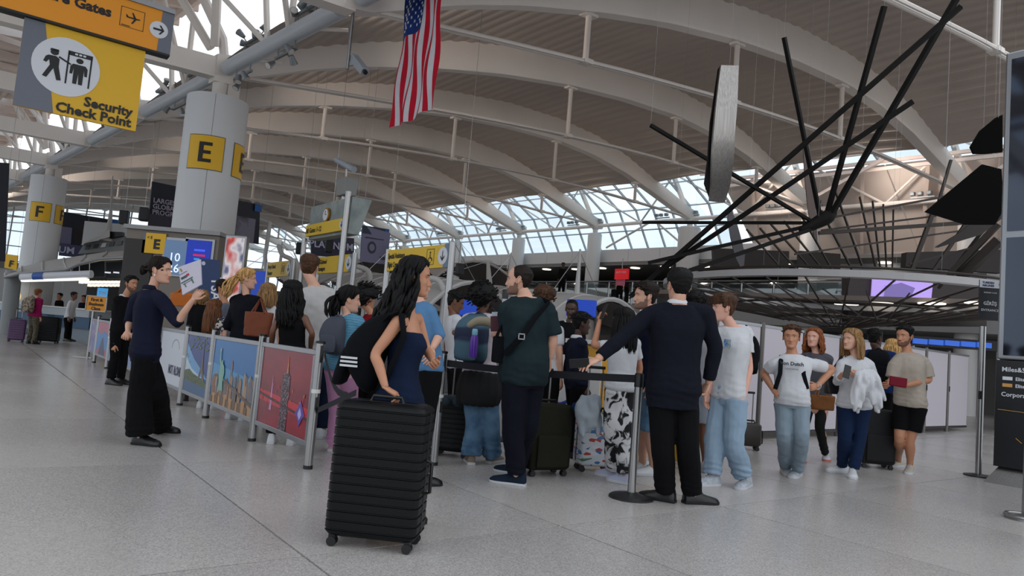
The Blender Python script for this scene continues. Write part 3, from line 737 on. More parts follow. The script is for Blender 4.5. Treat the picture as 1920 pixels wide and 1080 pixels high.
    for s in 'LR':
        mb.capsule([neck.lerp(jt['sh' + s], .15) - V(0, 0, .036), neck.lerp(jt['sh' + s], .6) - V(0, 0, .018), jt['sh' + s] - V(0, 0, .006)], [.04 * bk, .046 * bk, .046 * bk], 12, 3)
        a, b, c = jt['sh' + s], jt['el' + s], jt['wr' + s]
        mb.capsule([a, a.lerp(b, .5), b, b.lerp(c, .35), c], [ar[0] * bk * 1.08, ar[0] * bk * .95, ar[1] * bk, ar[1] * bk * 1.05, ar[2] * bk], 12, 4)
        if not hide_legs:
            a, b, c = jt['hip' + s], jt['kn' + s], jt['an' + s]
            mb.capsule([a, a.lerp(b, .5), b, b.lerp(c, .35), b.lerp(c, .75), c + V(0, 0, -.03)], [.088 * bk, .075 * bk, .055 * bk, .058 * bk, .04 * bk, .036 * bk], 14, 4)
    body = remesh(mb, vox, 4)
    hb = MB(); hb.v = body.v; hb.f = body.f; hb.mi = body.mi
    head_mesh(hb, T, beard)
    hands = hands or {}
    for s, q in (('L', -1), ('R', 1)):
        d0 = (jt['wr' + s] - jt['el' + s]).normalized(); spec = hands.get(s, {})
        d = (px(spec['to']) - jt['wr' + s]) if 'to' in spec else d0
        n_ = Vector(spec['n']) if 'n' in spec else (-sr_ * q)
        if abs(n_.normalized().dot(d.normalized())) > .95: n_ = V(0, 0, -1)
        sd = d.normalized().cross(n_.normalized()); want = spec.get('thumb', None)
        sg = 1 if sd.dot(Vector(want) if want else sf + V(0, 0, .3)) > 0 else -1
        hand_mesh(hb, jt['wr' + s] + d0 * .012, d, n_, sg, spec.get('curl', .35), k * (1.0 if not fem else .9))
    hb.build('body', skin_mats(skin), root, smooth=True, angle=180)
    # eyes and brows
    if face:
        ew = mat('eye_white', (214, 208, 202), .25); ei = mat('eye_iris', (28, 18, 12), .2)
        for s in (-1, 1):
            e = MB().ellip(T @ V(s * .031, fsurf(.031, -.001) - .0065, -.001), .0125 * k, .0095 * k, .0056 * k, T.to_3x3().col[0].normalized(), T.to_3x3().col[1].normalized(), T.to_3x3().col[2].normalized(), 12, 8)
            eo = e.build('eye', ew, root, smooth=True, angle=180)
            MB().ellip(T @ V(s * .031, fsurf(.031, -.001) + .0008, -.0008), .0052 * k, .003 * k, .0052 * k, T.to_3x3().col[0].normalized(), T.to_3x3().col[1].normalized(), T.to_3x3().col[2].normalized(), 10, 6).build('iris', ei, eo, smooth=True, angle=180)
            mbb = MB(); mbb.tube([T @ V(s * .014, fsurf(.014, .0175), .0175), T @ V(s * .024, fsurf(.024, .021), .021), T @ V(s * .035, fsurf(.035, .0215), .0215), T @ V(s * .046, fsurf(.046, .017), .017)], [.0022 * k, .003 * k, .0028 * k, .0015 * k], 6)
            mbb.build('eyebrow', hair_mat(hair[1] if hair[1] not in ('blonde', 'white') else 'dkblonde'), root)
    hk = dict(hair[2]) if len(hair) > 2 else {}
    hair_build(root, T, hair[0], hair[1], **hk)
    # clothes
    tp = dict(off=.012, sleeve=.55, t0=-.05, t1=.985, m=None, hem=.004, vox=vox, amp=.006, fsc=9, name='shirt', srad=.012)
    tp.update(top or {}); o = tp['off']
    mb = MB(); torso(mb, o, tp['t0'], tp['t1'], tp['hem'])
    if tp['sleeve'] >= 0:
        for s in 'LR':
            mb.capsule([neck.lerp(jt['sh' + s], .15) - V(0, 0, .036), neck.lerp(jt['sh' + s], .6) - V(0, 0, .018), jt['sh' + s] - V(0, 0, .006)], [.04 * bk + o, .046 * bk + o, .045 * bk + o], 14, 3)
            a, b, c = jt['sh' + s], jt['el' + s], jt['wr' + s]; a = a.lerp(b, .09); sl_ = tp['sleeve']; e = tp['srad']
            if sl_ <= 1: limb(mb, a, b, c, ar[0] * bk * 1.12 + e, ar[1] * bk + e * 1.3, 0, sl_, 0)
            else: limb(mb, a, b, c, ar[0] * bk * 1.1 + e, ar[1] * bk + e, ar[2] * bk + e, 1, sl_ - 1)
    g_ = remesh(mb, tp['vox'], 3); fold(g_, tp['amp'], tp['fsc'], .8, Y * 3.1, (hip.z, .25, .0022))
    g_.build(tp['name'], tp['m'], root, smooth=True, angle=180)
    if tp.get('collar'):
        cm = tp['collar']; mbc = MB(); c = neck - ax.normalized() * .0; rr_ = []
        for kk_ in range(15):
            a = math.radians(-150 + 300 * kk_ / 14) + math.pi
            rr_.append(c + sr_ * (math.sin(a) * .064 * k) + sf * (math.cos(a) * .062 * k) + V(0, 0, .014 - .03 * (math.cos(a) > .6)))
        mbc.tube(rr_, .013, 6, flat=1.7); mbc.build('collar', cm, root, smooth=True)
    if tp.get('hemz'): pass
    bt = dict(kind='trousers', off=.014, m=None, cuff=.03, knee=.014, top=.16, lenf=.92, amp=.006, fsc=8, vox=vox, cuffamp=.003, name='trousers'); bt.update(bottom or {})
    if not hide_legs or bottom:
        mb = MB(); torso(mb, bt['off'] * .7, -.1, bt['top'])
        for s in 'LR':
            a, b, c = jt['hip' + s], jt['kn' + s], jt['an' + s] + V(0, 0, -.055 * k); L_ = bt['lenf']
            if L_ <= .5: limb(mb, a + V(0, 0, .02), b, c, .092 * bk + bt['off'], .06 * bk + bt['off'] + bt['cuff'], 0, L_ * 2, 0)
            else: limb(mb, a + V(0, 0, .02), b, c, .09 * bk + bt['off'], .058 * bk + bt['knee'], .036 * bk + bt['cuff'], 1, (L_ - .5) * 2)
        g_ = remesh(mb, bt['vox'], 3); fold(g_, bt['amp'], bt['fsc'], .7, Y * 7.7, (.13, .16, bt['cuffamp']) if L_ > .5 else None)
        g_.build(bt['name'], bt['m'], root, smooth=True, angle=180)
        if L_ <= .5 or bt.get('socks'):
            for s in 'LR': MB().tube([jt['an' + s] + V(0, 0, -.03), jt['an' + s] + V(0, 0, .05)], .041 * bk, 12).build('sock', bt.get('socks') or mat('sock_white', (205, 205, 205), .8), root, smooth=True)
    sh = dict(up=DARK, sole=DARK, L=.30 * k * (.92 if fem else 1), h=.088, style='sneaker'); sh.update(shoes or {})
    if not hide_legs:
        for s in 'LR':
            fs = feet[s] if feet and s in feet else None
            yaw = fs[2] if fs and len(fs) > 2 else az + (8 if s == 'R' else -8)
            lift = fs[3] if fs and len(fs) > 3 else 0
            shoe(root, jt['ft' + s], yaw, math.asin(min(.9, lift / .2)) if lift else 0, sh['L'], sh['up'], sh['sole'], sh['h'], sh['style'])
    root.location.z += zup
    return dict(root=root, T=T, J=jt, hip=hip, neck=neck, f=f, r=r, sf=sf, sr=sr_, k=k, ax=ax, h=h, az=az)
def cloth(n, c, rough=.9, bump=.35, bs=260, var=.06, **kw): return mat(n, c, rough, bump=bump, bscale=bs, var=var, vscale=5, spec=.15, **kw)
NAVY = cloth('navy_wool', (20, 24, 40)); BLACKC = cloth('black_cloth', (15, 15, 18)); WHITEC = cloth('white_cotton', (202, 203, 207)); DENIM = ramp_mat('denim', 'noise', 7, [(.3, (52, 84, 116)), (.7, (98, 132, 160))], .85, bump=.3)
DKDENIM = cloth('dark_denim', (24, 34, 56))
# ------------------------------------------------------------------ the people in the hall
SW = lambda c: mat('knit_%d_%d_%d' % c, c, .9, bump=.4, bscale=200, var=.05, vscale=5, sheen=.2)
GREENT = cloth('green_tee', (30, 44, 48)); GREYSW = cloth('pale_blue_fleece', (142, 164, 184)); BEIGE = cloth('beige_tee', (170, 160, 148)); GREYJ = cloth('washed_denim', (134, 150, 162))
TEAL = ramp_mat('turquoise_stripes', 'wave', 13, [(.0, (20, 70, 120)), (.3, (60, 160, 190)), (.55, (170, 215, 215)), (.8, (40, 120, 150)), (1, (20, 50, 110))], .8, dist=2.5, detail=3)
TIEDYE = ramp_mat('tie_dye', 'noise', 9, [(.47, (14, 14, 18)), (.53, (206, 206, 208))], .85, detail=5, dist=1.0)
FLORAL = ramp_mat('floral', 'voronoi', 40, [(0, (30, 32, 44)), (.3, (190, 180, 170)), (.6, (60, 60, 80)), (.8, (200, 190, 190))], .8)
CAMO = ramp_mat('camo_leggings', 'noise', 16, [(.4, (52, 50, 40)), (.52, (96, 88, 66)), (.62, (42, 38, 32))], .8, detail=4)
MAGENTA = cloth('magenta_knit', (148, 26, 84)); PINK = cloth('pink_trousers', (206, 150, 190)); BLUES = cloth('chambray', (84, 124, 164))
WSH = dict(up=mat('white_shoe', (206, 208, 212), .6), sole=mat('white_sole', (196, 198, 202), .6))
GSH = dict(up=mat('silver_shoe', (166, 172, 180), .45, var=.25, vscale=40), sole=mat('white_sole', (196, 198, 202), .6))
BSH = dict(up=mat('black_shoe', (12, 12, 13), .35), sole=mat('black_sole', (8, 8, 8), .6), style='laced')
NSH = dict(up=cloth('navy_canvas', (26, 38, 54)), sole=mat('white_sole', (196, 198, 202), .6), style='slip')
TRB = dict(m=cloth('black_trouser', (12, 12, 14)), name='trousers')
# the walking woman behind the suitcase
P1 = person('woman with long black wavy hair in a navy strapless dress pushing the big black suitcase', 4.32, (752, 700), 1.64, 88, fem=True, skin='tan', vox=.008, haz=84, hpitch=-3,
  J=dict(hip=(748, 762), neck=(766, 588), shR=(746, 604, -.15), elR=(704, 664, -.20), wrR=(722, 724, -.27), shL=(782, 598, .14), elL=(800, 655, .16), wrL=(812, 676, .0)), head=(777, 519), bust=.28,
  hair=('wavy', 'black', dict(length=.47, curl=1.5, vol=.014, seed=3, hl=.004, drape=V(-.15, 0, 0))), hands={'R': dict(to=(752, 742, -.27), n=(.1, .1, -1), curl=.55, thumb=(0, .5, -.2)), 'L': dict(curl=.5)},
  top=dict(m=cloth('navy_dress', (18, 30, 54)), sleeve=-1, t0=-.3, t1=.80, off=.007, hem=.05, amp=.004, name='dress'), bottom=dict(m=cloth('navy_dress', (18, 30, 54)), lenf=.3, cuff=.09, name='skirt'), shoes=dict(up=BSH['up'], sole=BSH['sole']), feet={'R': (690, 985, 95), 'L': (742, 978, 85)})
P2 = person('woman in navy blazer and wide black trousers holding up printed sheets of paper', 6.37, (275, 700), 1.64, 62, fem=True, skin='light', vox=.009, haz=88, build=1.12,
  J=dict(hip=(272, 664), neck=(283, 542), shR=(304, 564, -.12), elR=(332, 604, -.16), wrR=(362, 562, -.22), shL=(256, 562, .1), elL=(243, 604, .1), wrL=(240, 620, .0), knL=(292, 735, .1), knR=(262, 745)), head=(300, 507),
  hair=('bun', 'darkbrown', dict(vol=.012)), hands={'R': dict(to=(376, 544, -.22), n=(0, 1, .2), curl=.7), 'L': dict(to=(233, 642, -.05), n=(.3, -1, 0), curl=.7)},
  top=dict(m=cloth('navy_blazer', (22, 25, 44)), sleeve=1.1, t0=-.12, off=.02, name='blazer', amp=.006, srad=.02, collar=cloth('navy_blazer', (22, 25, 44))), bottom=dict(m=TRB['m'], knee=.045, cuff=.085, amp=.008, name='trousers'), shoes=BSH, feet={'R': (262, 834, 95), 'L': (300, 810, 85)})
P3 = person('bearded man with glasses in a black suit standing behind the woman with the sheets', 11.36, (226, 640), 1.70, 100, skin='tan', vox=.013, beard=1, haz=110, head=(246, 532), J=dict(neck=(233, 556), hip=(226, 622), elR=(222, 600, -.1), wrR=(214, 645, -.15)), hair=('short', 'black', dict(vol=.012)),
  top=dict(m=BLACKC, sleeve=1.92, t0=-.2, off=.022, name='suit_jacket', collar=WHITEC), bottom=TRB, shoes=BSH)
P4 = person('traveller in a magenta top and camouflage leggings with patterned backpack pulling two suitcases', 20.6, (64, 600), 1.55, 15, fem=True, skin='light', vox=.018, haz=10, build=1.15, hair=('short', 'red', dict(vol=.02)), top=dict(m=MAGENTA, sleeve=1.9, off=.03, name='top'), bottom=dict(m=CAMO, name='leggings'), shoes=BSH, face=False)
P5 = person('airport worker with white sleeves and black waistcoat leaning by the check-in counter', 24.0, (131, 600), 1.68, 85, J=dict(neck=(137, 563), hip=(128, 596)), skin='brown', vox=.02, hair=('short', 'black', {}), top=dict(m=WHITEC, sleeve=1.9, name='shirt'), bottom=TRB, shoes=BSH, face=False)
P6 = person('woman with curly light brown hair in a black top behind the river poster panel', 10.0, (374, 640), 1.58, 330, fem=True, skin='light', vox=.016, head=(376, 562), hair=('curly', 'dkblonde', dict(vol=.022, seed=5)), top=dict(m=BLACKC, sleeve=1.5, off=.02), bottom=TRB, shoes=BSH, face=False)
P7 = person('girl with long light brown hair in a floral dress behind the blue Manhattan poster', 9.3, (402, 640), 1.42, 10, fem=True, skin='light', vox=.016, head=(402, 578), hair=('long', 'chestnut', dict(length=.34, vol=.016, seed=8)), top=dict(m=FLORAL, sleeve=.5, off=.015, name='dress'), bottom=dict(m=FLORAL, lenf=.4, cuff=.08, name='skirt'), shoes=WSH, face=False)
P8 = person('woman with a blond ponytail in a loose black top carrying a brown tote', 8.5, (462, 640), 1.72, 25, fem=True, skin='light', vox=.011, haz=72, head=(464, 523), J=dict(neck=(462, 556), hip=(462, 640), elL=(425, 610, -.05), wrL=(440, 622, .15), elR=(500, 610), wrR=(495, 640, .1)), build=1.12,
  hair=('ponytail', 'blonde', dict(length=.3, vol=.016, curl=.5, drape=V(-.07, -.03, 0))), top=dict(m=cloth('black_knit', (16, 17, 24)), sleeve=1.6, off=.035, name='top', amp=.01), bottom=TRB, shoes=WSH)
P9 = person('boy with short dark hair in profile behind the woman with the blond ponytail', 10.7, (416, 640), 1.66, 80, skin='tan', vox=.018, haz=95, head=(418, 541), hair=('tuft', 'darkbrown', dict(vol=.02)), top=dict(m=SW((90, 96, 110))), bottom=TRB, shoes=WSH)
P10 = person('woman with shoulder-length blond hair in a white top behind the brown tote', 9.4, (505, 640), 1.64, 20, fem=True, skin='light', vox=.018, head=(503, 549), hair=('bob', 'dkblonde', dict(length=.2, vol=.016, seed=11)), top=dict(m=WHITEC), bottom=TRB, shoes=WSH, face=False)
P11 = person('woman with long black hair in a black tank top with white piping', 7.05, (548, 640), 1.58, 357, fem=True, skin='brown', vox=.010, head=(548, 550), J=dict(neck=(547, 584), hip=(548, 668), elL=(512, 620, -.05), wrL=(508, 655, .1), elR=(585, 625, -.04), wrR=(582, 655, .12)),
  hair=('wavy', 'black', dict(length=.34, vol=.02, curl=.6, seed=4)), top=dict(m=BLACKC, sleeve=-1, t1=.86, off=.01, name='tank_top'), bottom=TRB, shoes=WSH, face=False)
P12 = person('tall man in a plain white T-shirt seen from behind beside the gantry post', 7.65, (600, 640), 1.85, 2, skin='light', vox=.011, haz=355, head=(580, 502), J=dict(neck=(592, 536), hip=(604, 664), shL=(566, 556), shR=(624, 554), elR=(636, 610), wrR=(625, 650, .15)),
  hair=('tuft', 'brown', dict(vol=.02)), top=dict(m=cloth('grey_white_tee', (186, 184, 182)), sleeve=.9, off=.03, srad=.028, amp=.011, t0=-.12), bottom=dict(m=DKDENIM), shoes=WSH, face=False)
P13 = person('girl with dark ponytail in turquoise striped jacket and pink trousers behind the black backpack', 6.45, (648, 700), 1.55, 25, fem=True, skin='light', vox=.011, haz=70, head=(655, 562), J=dict(neck=(652, 592), hip=(640, 690), elL=(617, 655, 0), wrL=(628, 690, .1), elR=(690, 650), shL=(628, 608)),
  hair=('ponytail', 'black', dict(length=.22, vol=.02, seed=6)), top=dict(m=TEAL, sleeve=1.9, off=.028, name='jacket'), bottom=dict(m=PINK, cuff=.05), shoes=dict(up=mat('pink_shoe', (200, 150, 170), .6), sole=WSH['sole']), feet={'L': (626, 846, 20), 'R': (658, 842, 40)})
P14 = person('woman with curly dark hair in a red top behind the girl in turquoise', 7.6, (692, 700), 1.6, 40, fem=True, skin='tan', vox=.016, head=(688, 560), hair=('afro', 'black', dict(vol=.035, seed=9)), top=dict(m=cloth('red_top', (130, 16, 26)), sleeve=1.5), bottom=TRB, shoes=BSH, face=False)
P15 = person('man in a chambray blue shirt half hidden behind the walking woman', 5.75, (790, 700), 1.62, 60, skin='light', vox=.012, head=(784, 532), J=dict(neck=(788, 566), hip=(800, 690), shR=(806, 586, -.1), elR=(824, 628, -.12), wrR=(812, 652, -.2)), hair=('short', 'darkbrown', {}), top=dict(m=BLUES, sleeve=1.2, off=.025), bottom=TRB, shoes=BSH, face=False)
P16 = person('boy with short black hair and white sleeves looking down at a phone', 8.2, (856, 700), 1.62, 70, skin='brown', vox=.014, haz=80, hpitch=-18, head=(854, 566), J=dict(neck=(852, 592), elR=(852, 625, -.15), wrR=(878, 622, -.15)), hair=('short', 'black', dict(vol=.02)), top=dict(m=WHITEC, sleeve=.7, off=.025), bottom=TRB, shoes=WSH)
P17 = person('person with round black afro, white fleece and light blue jeans', 6.82, (900, 760), 1.68, 15, fem=True, skin='brown', vox=.010, head=(905, 560), J=dict(neck=(903, 590), hip=(900, 712), knL=(889, 795), knR=(920, 795), elL=(868, 640, .05), wrL=(880, 672, .2), elR=(938, 645, .05), wrR=(935, 640, .25)),
  hair=('afro', 'black', dict(vol=.03, seed=2)), top=dict(m=SW((196, 184, 190)), sleeve=1.8, off=.03, name='fleece'), bottom=dict(m=DENIM, knee=.028, cuff=.07, amp=.008), shoes=dict(up=mat('tan_shoe', (130, 112, 96), .6), sole=WSH['sole']), feet={'L': (882, 870, 350), 'R': (922, 868, 30)}, face=False)
P18 = person('heavy-set man with receding dark hair in a dark green T-shirt and navy slip-on shoes', 5.92, (985, 760), 1.80, 322, skin='light', vox=.009, beard=1, haz=283, head=(974, 525), belly=.05, build=1.14, J=dict(neck=(988, 556), hip=(982, 712), shL=(950, 580, -.02), elL=(958, 628, -.02), wrL=(938, 627, .22), shR=(1026, 582, .02), elR=(1037, 636, .02), wrR=(1031, 670, .05), knL=(962, 800, .0), knR=(988, 800, .1)),
  hair=('balding', 'darkbrown', dict(vol=.010, hl=.02)), hands={'L': dict(to=(922, 626, .3), curl=.6)}, top=dict(m=GREENT, sleeve=.85, off=.028, srad=.03, amp=.011, t0=-.06), bottom=dict(m=cloth('dark_navy_trouser', (17, 19, 30)), knee=.03, cuff=.035, amp=.008), shoes=NSH, feet={'L': (968, 909, 285), 'R': (968, 889, 300)})
P19 = person('person with frizzy brown hair behind the man in the green T-shirt', 7.7, (1022, 700), 1.66, 30, fem=True, skin='light', vox=.018, head=(1021, 562), hair=('curly', 'brown', dict(vol=.03, seed=12)), top=dict(m=WHITEC), bottom=TRB, shoes=WSH, face=False)
P20 = person('bald man in black suit and pale tie looking down behind the counter', 9.8, (1065, 700), 1.78, 200, skin='dark', vox=.015, haz=195, hpitch=-15, head=(1072, 579), J=dict(neck=(1068, 604)), hair=('balding', 'black', dict(vol=.002, hl=-.0)), top=dict(m=BLACKC, sleeve=1.9, off=.025, name='suit_jacket', collar=WHITEC), bottom=TRB, shoes=BSH)
P21 = person('attendant with short black hair and white collar in a navy suit facing away right', 7.6, (1082, 700), 1.56, 70, fem=True, skin='dark', vox=.012, haz=75, head=(1090, 607), J=dict(neck=(1082, 634), hip=(1080, 718), elR=(1078, 690, -.1), wrR=(1096, 728, -.1)), hair=('short', 'black', dict(vol=.02)), top=dict(m=NAVY, sleeve=1.9, off=.022, name='suit_jacket', collar=WHITEC, t0=-.15), bottom=TRB, shoes=BSH, feet={'L': (1076, 856, 60), 'R': (1066, 858, 120)})
P22 = person('girl with long black hair in white T-shirt and tie-dye trousers raising a phone', 6.45, (1165, 760), 1.62, 318, fem=True, skin='tan', vox=.010, haz=318, head=(1168, 602), J=dict(neck=(1168, 632), hip=(1165, 728), shL=(1150, 648, -.05), elL=(1114, 648, .02), wrL=(1124, 602, .1), shR=(1190, 645, .1), elR=(1200, 690, .15), knL=(1150, 800), knR=(1172, 805)),
  hair=('long', 'black', dict(length=.28, vol=.014, seed=15)), hands={'L': dict(to=(1132, 580, .14), n=(.6, .6, 0), curl=.5)}, top=dict(m=WHITEC, sleeve=.6, off=.022), bottom=dict(m=TIEDYE, knee=.035, cuff=.04, amp=.01), shoes=dict(up=mat('lilac_shoe', (176, 180, 205), .6), sole=WSH['sole']), feet={'L': (1150, 896, 300), 'R': (1172, 908, 310)}, face=False)
P23 = person('dark-haired man with stubble and open navy shirt looking left', 6.8, (1212, 760), 1.82, 262, skin='light', vox=.010, beard=1, haz=262, head=(1210, 556), J=dict(neck=(1225, 590), hip=(1215, 722)), hair=('tuft', 'darkbrown', dict(vol=.024, seed=5)), top=dict(m=cloth('navy_shirt', (16, 24, 44)), sleeve=.9, off=.025, t1=.95), bottom=dict(m=DENIM, lenf=.48, cuff=.05, name='shorts'), shoes=WSH, feet={'L': (1224, 892, 260), 'R': (1204, 885, 250)})
P24 = person('officer in dark suit seen from behind, left arm stretched over the belt', 5.66, (1268, 800), 1.86, 352, skin='light', vox=.008, haz=350, head=(1273, 536), build=1.10, J=dict(neck=(1270, 570), hip=(1262, 735), shL=(1218, 592, .0), elL=(1172, 628, -.1), wrL=(1122, 672, -.2), shR=(1322, 588, .02), elR=(1340, 652, .0), wrR=(1329, 716, .06), knL=(1243, 840), knR=(1290, 840)),
  hair=('slick', 'black', dict(vol=.015)), hands={'L': dict(to=(1092, 684, -.25), n=(0, .3, -1), curl=.25, thumb=(0, 1, 0)), 'R': dict(to=(1316, 742, .08), curl=.6)},
  top=dict(m=cloth('officer_jacket', (19, 21, 32)), sleeve=1.93, off=.03, t0=-.18, hem=.015, amp=.007, name='suit_jacket', collar=mat('shirt_collar', (205, 205, 208), .8), srad=.02), bottom=dict(m=TRB['m'], knee=.025, cuff=.04), shoes=dict(BSH, L=.31), feet={'L': (1248, 940, 300), 'R': (1298, 944, 75)}, face=False)
P25 = person('person with curly black hair in pale shorts mostly hidden behind the officer', 7.4, (1302, 760), 1.72, 350, skin='brown', vox=.014, head=(1302, 571), hair=('curly', 'black', dict(vol=.018)), top=dict(m=SW((150, 150, 156))), bottom=dict(m=cloth('grey_shorts', (150, 156, 166)), lenf=.45, name='shorts'), shoes=GSH, feet={'L': (1296, 884, 340), 'R': (1322, 886, 350)}, face=False)
P26 = person('young man with a brown fringe in a white printed T-shirt and baggy pale blue sweatpants', 6.75, (1368, 800), 1.80, 238, skin='pink', vox=.009, build=.93, haz=268, head=(1356, 578), J=dict(neck=(1376, 612), hip=(1366, 745), shL=(1398, 622, .05), elL=(1405, 685, .0), wrL=(1395, 742, -.08), shR=(1348, 625, .05), knL=(1376, 835, -.1), knR=(1340, 835)),
  hair=('fringe', 'brown', dict(vol=.024)), top=dict(m=WHITEC, sleeve=.62, off=.02, srad=.022, amp=.009), bottom=dict(m=GREYSW, knee=.04, cuff=.05, amp=.014, off=.018, cuffamp=.007, lenf=.88, name='sweatpants'), shoes=dict(GSH, L=.32), feet={'L': (1398, 913, 215), 'R': (1334, 911, 245)})
P27 = person('stocky man with hands on hips in a white lettered T-shirt and pale jeans', 7.35, (1482, 800), 1.63, 202, skin='tan', vox=.009, haz=205, hpitch=0, head=(1484, 632), belly=.03, build=1.14, beard=0, shw=1.05, J=dict(neck=(1485, 663), hip=(1485, 756), shL=(1521, 682), elL=(1560, 692, .1), wrL=(1532, 724, .0), shR=(1452, 682), elR=(1432, 700, .1), wrR=(1448, 728, .0), knL=(1503, 818, -.08), knR=(1471, 820)),
  hair=('short', 'brown', dict(vol=.014, hl=-.004)), hands={'L': dict(to=(1510, 726, -.06), n=(0, 1, 0), curl=.35, thumb=(0, 0, 1)), 'R': dict(to=(1462, 740, -.06), n=(0, 1, 0), curl=.35, thumb=(0, 0, 1))}, top=dict(m=WHITEC, sleeve=.6, off=.016, srad=.014, t0=-.04), bottom=dict(m=GREYJ, knee=.018, cuff=.03, amp=.011, off=.008, name='trousers'), shoes=dict(GSH, L=.31), feet={'L': (1494, 893, 215), 'R': (1472, 887, 190)})
P28 = person('woman with wavy auburn hair and dark leggings walking with a brown handbag', 8.95, (1525, 800), 1.74, 215, fem=True, skin='pink', vox=.013, haz=222, hpitch=6, head=(1526, 634), J=dict(neck=(1531, 662), hip=(1530, 742), knL=(1537, 800, -.1), elL=(1552, 705), wrL=(1545, 740)), hair=('wavy', 'red', dict(length=.2, vol=.016, curl=.5)), top=dict(m=cloth('grey_vest', (84, 84, 92)), sleeve=1.8, off=.02), bottom=dict(m=cloth('dark_leggings', (34, 36, 36)), cuff=.01, knee=.0, off=.004, name='leggings'), shoes=dict(up=mat('white_shoe', (206, 208, 212), .6), sole=mat('coral_sole', (206, 120, 110), .6)), feet={'L': (1548, 862, 200), 'R': (1502, 868, 230)})
P29 = person('woman with straight blond hair in a white V-neck sweater and navy trousers', 8.0, (1597, 800), 1.67, 212, fem=True, skin='light', vox=.009, haz=248, hpitch=2, head=(1597, 637), bust=.2, build=1.05, J=dict(neck=(1604, 667), hip=(1601, 762), shL=(1628, 684), elL=(1640, 712, .0), wrL=(1610, 704, -.2), shR=(1580, 684), elR=(1570, 715, -.02), wrR=(1580, 700, -.22), knL=(1612, 820), knR=(1584, 820)),
  hair=('long', 'dkblonde', dict(length=.22, vol=.016, seed=21, hl=-.004)), hands={'L': dict(to=(1595, 700, -.26), curl=.6), 'R': dict(to=(1590, 694, -.26), curl=.6)}, top=dict(m=WHITEC, sleeve=1.5, off=.024, srad=.02, amp=.009, t1=.93), bottom=dict(m=cloth('navy_trouser', (24, 40, 70)), cuff=.022, knee=.018), shoes=dict(WSH, L=.29), feet={'L': (1598, 894, 205), 'R': (1578, 886, 250)})
P30 = person('man in a royal blue shirt turned away behind the blond woman', 9.5, (1645, 760), 1.80, 30, skin='dark', vox=.014, haz=60, head=(1641, 634), J=dict(neck=(1648, 658)), hair=('short', 'black', dict(vol=.008)), top=dict(m=cloth('royal_tee', (22, 44, 92)), sleeve=.8, off=.025), bottom=TRB, shoes=BSH, face=False)
P31 = person('young man with short black hair in a beige T-shirt and black shorts', 8.66, (1703, 800), 1.78, 222, skin='tan', vox=.009, beard=1, haz=240, head=(1696, 631), J=dict(neck=(1702, 660), hip=(1707, 758), shL=(1732, 678), elL=(1742, 712, -.02), wrL=(1702, 722, -.25), shR=(1680, 680), elR=(1672, 712, .0), wrR=(1664, 722, -.2), knR=(1686, 825), knL=(1706, 825)),
  hair=('short', 'black', dict(vol=.014)), hands={'L': dict(to=(1690, 720, -.3), curl=.6), 'R': dict(to=(1656, 722, -.24), curl=.7)}, top=dict(m=BEIGE, sleeve=.85, off=.026, srad=.026, amp=.009), bottom=dict(m=TRB['m'], lenf=.36, cuff=.022, off=.01, name='shorts'), shoes=dict(up=mat('cream_shoe', (170, 162, 150), .6), sole=WSH['sole']), feet={'L': (1706, 886, 215), 'R': (1684, 875, 235)})
P32 = person('blond person almost hidden between the blue shirt and the beige T-shirt', 10.2, (1672, 760), 1.60, 20, fem=True, skin='pink', vox=.018, head=(1673, 652), hair=('bob', 'blonde', dict(length=.16, vol=.016)), top=dict(m=SW((150, 120, 100))), bottom=TRB, shoes=WSH, face=False)
for (x_, Y_, h_, a_, lb, tm_, hc_) in ((112, 28.0, 1.62, 200, 'check-in agent in dark uniform seated left of the blue lamp', BLACKC, 'black'), (158, 27.2, 1.6, 190, 'check-in agent with light brown hair behind the black and white worker', NAVY, 'brown'), (184, 26.6, 1.64, 250, 'check-in agent in black beside the blue square screen', BLACKC, 'black'), (22, 31.0, 1.6, 180, 'person in dark clothes at the far left end of the counter', BLACKC, 'blonde')):
    person(lb, Y_, (x_, 560), h_, a_, vox=.025, face=False, skin='tan', hair=('short', hc_, {}), top=dict(m=tm_, sleeve=1.9), bottom=TRB, shoes=BSH)
person('person in a pink shirt leaning at the mezzanine railing below the red sign', 34.0, (1158, 600), 1.62, 200, vox=.03, face=False, skin='light', zup=3.45, hair=('short', 'white', {}), top=dict(m=cloth('pink_shirt', (196, 120, 140)), sleeve=1.6), bottom=TRB, shoes=BSH)
person('person in black standing at the mezzanine railing left of the far column', 33.0, (1048, 600), 1.6, 180, vox=.03, face=False, skin='dark', zup=3.45, hair=('short', 'black', {}), top=dict(m=BLACKC, sleeve=1.8), bottom=TRB, shoes=BSH)
# ------------------------------------------------------------------ things in the hall
GUP = V(0, 0, 1)
def plane_pt(px_, py_, o, n):   # where the sight line meets a plane
    r = ray(px_, py_); return CAMP + r * ((o - CAMP).dot(n) / r.dot(n))
def screen_row(px_, py_, Y, ref_dir): 
    o = at(px_, py_, Y); return o, ref_dir.cross(GUP)
ALU = mat('aluminium', (150, 152, 156), .35, .85)
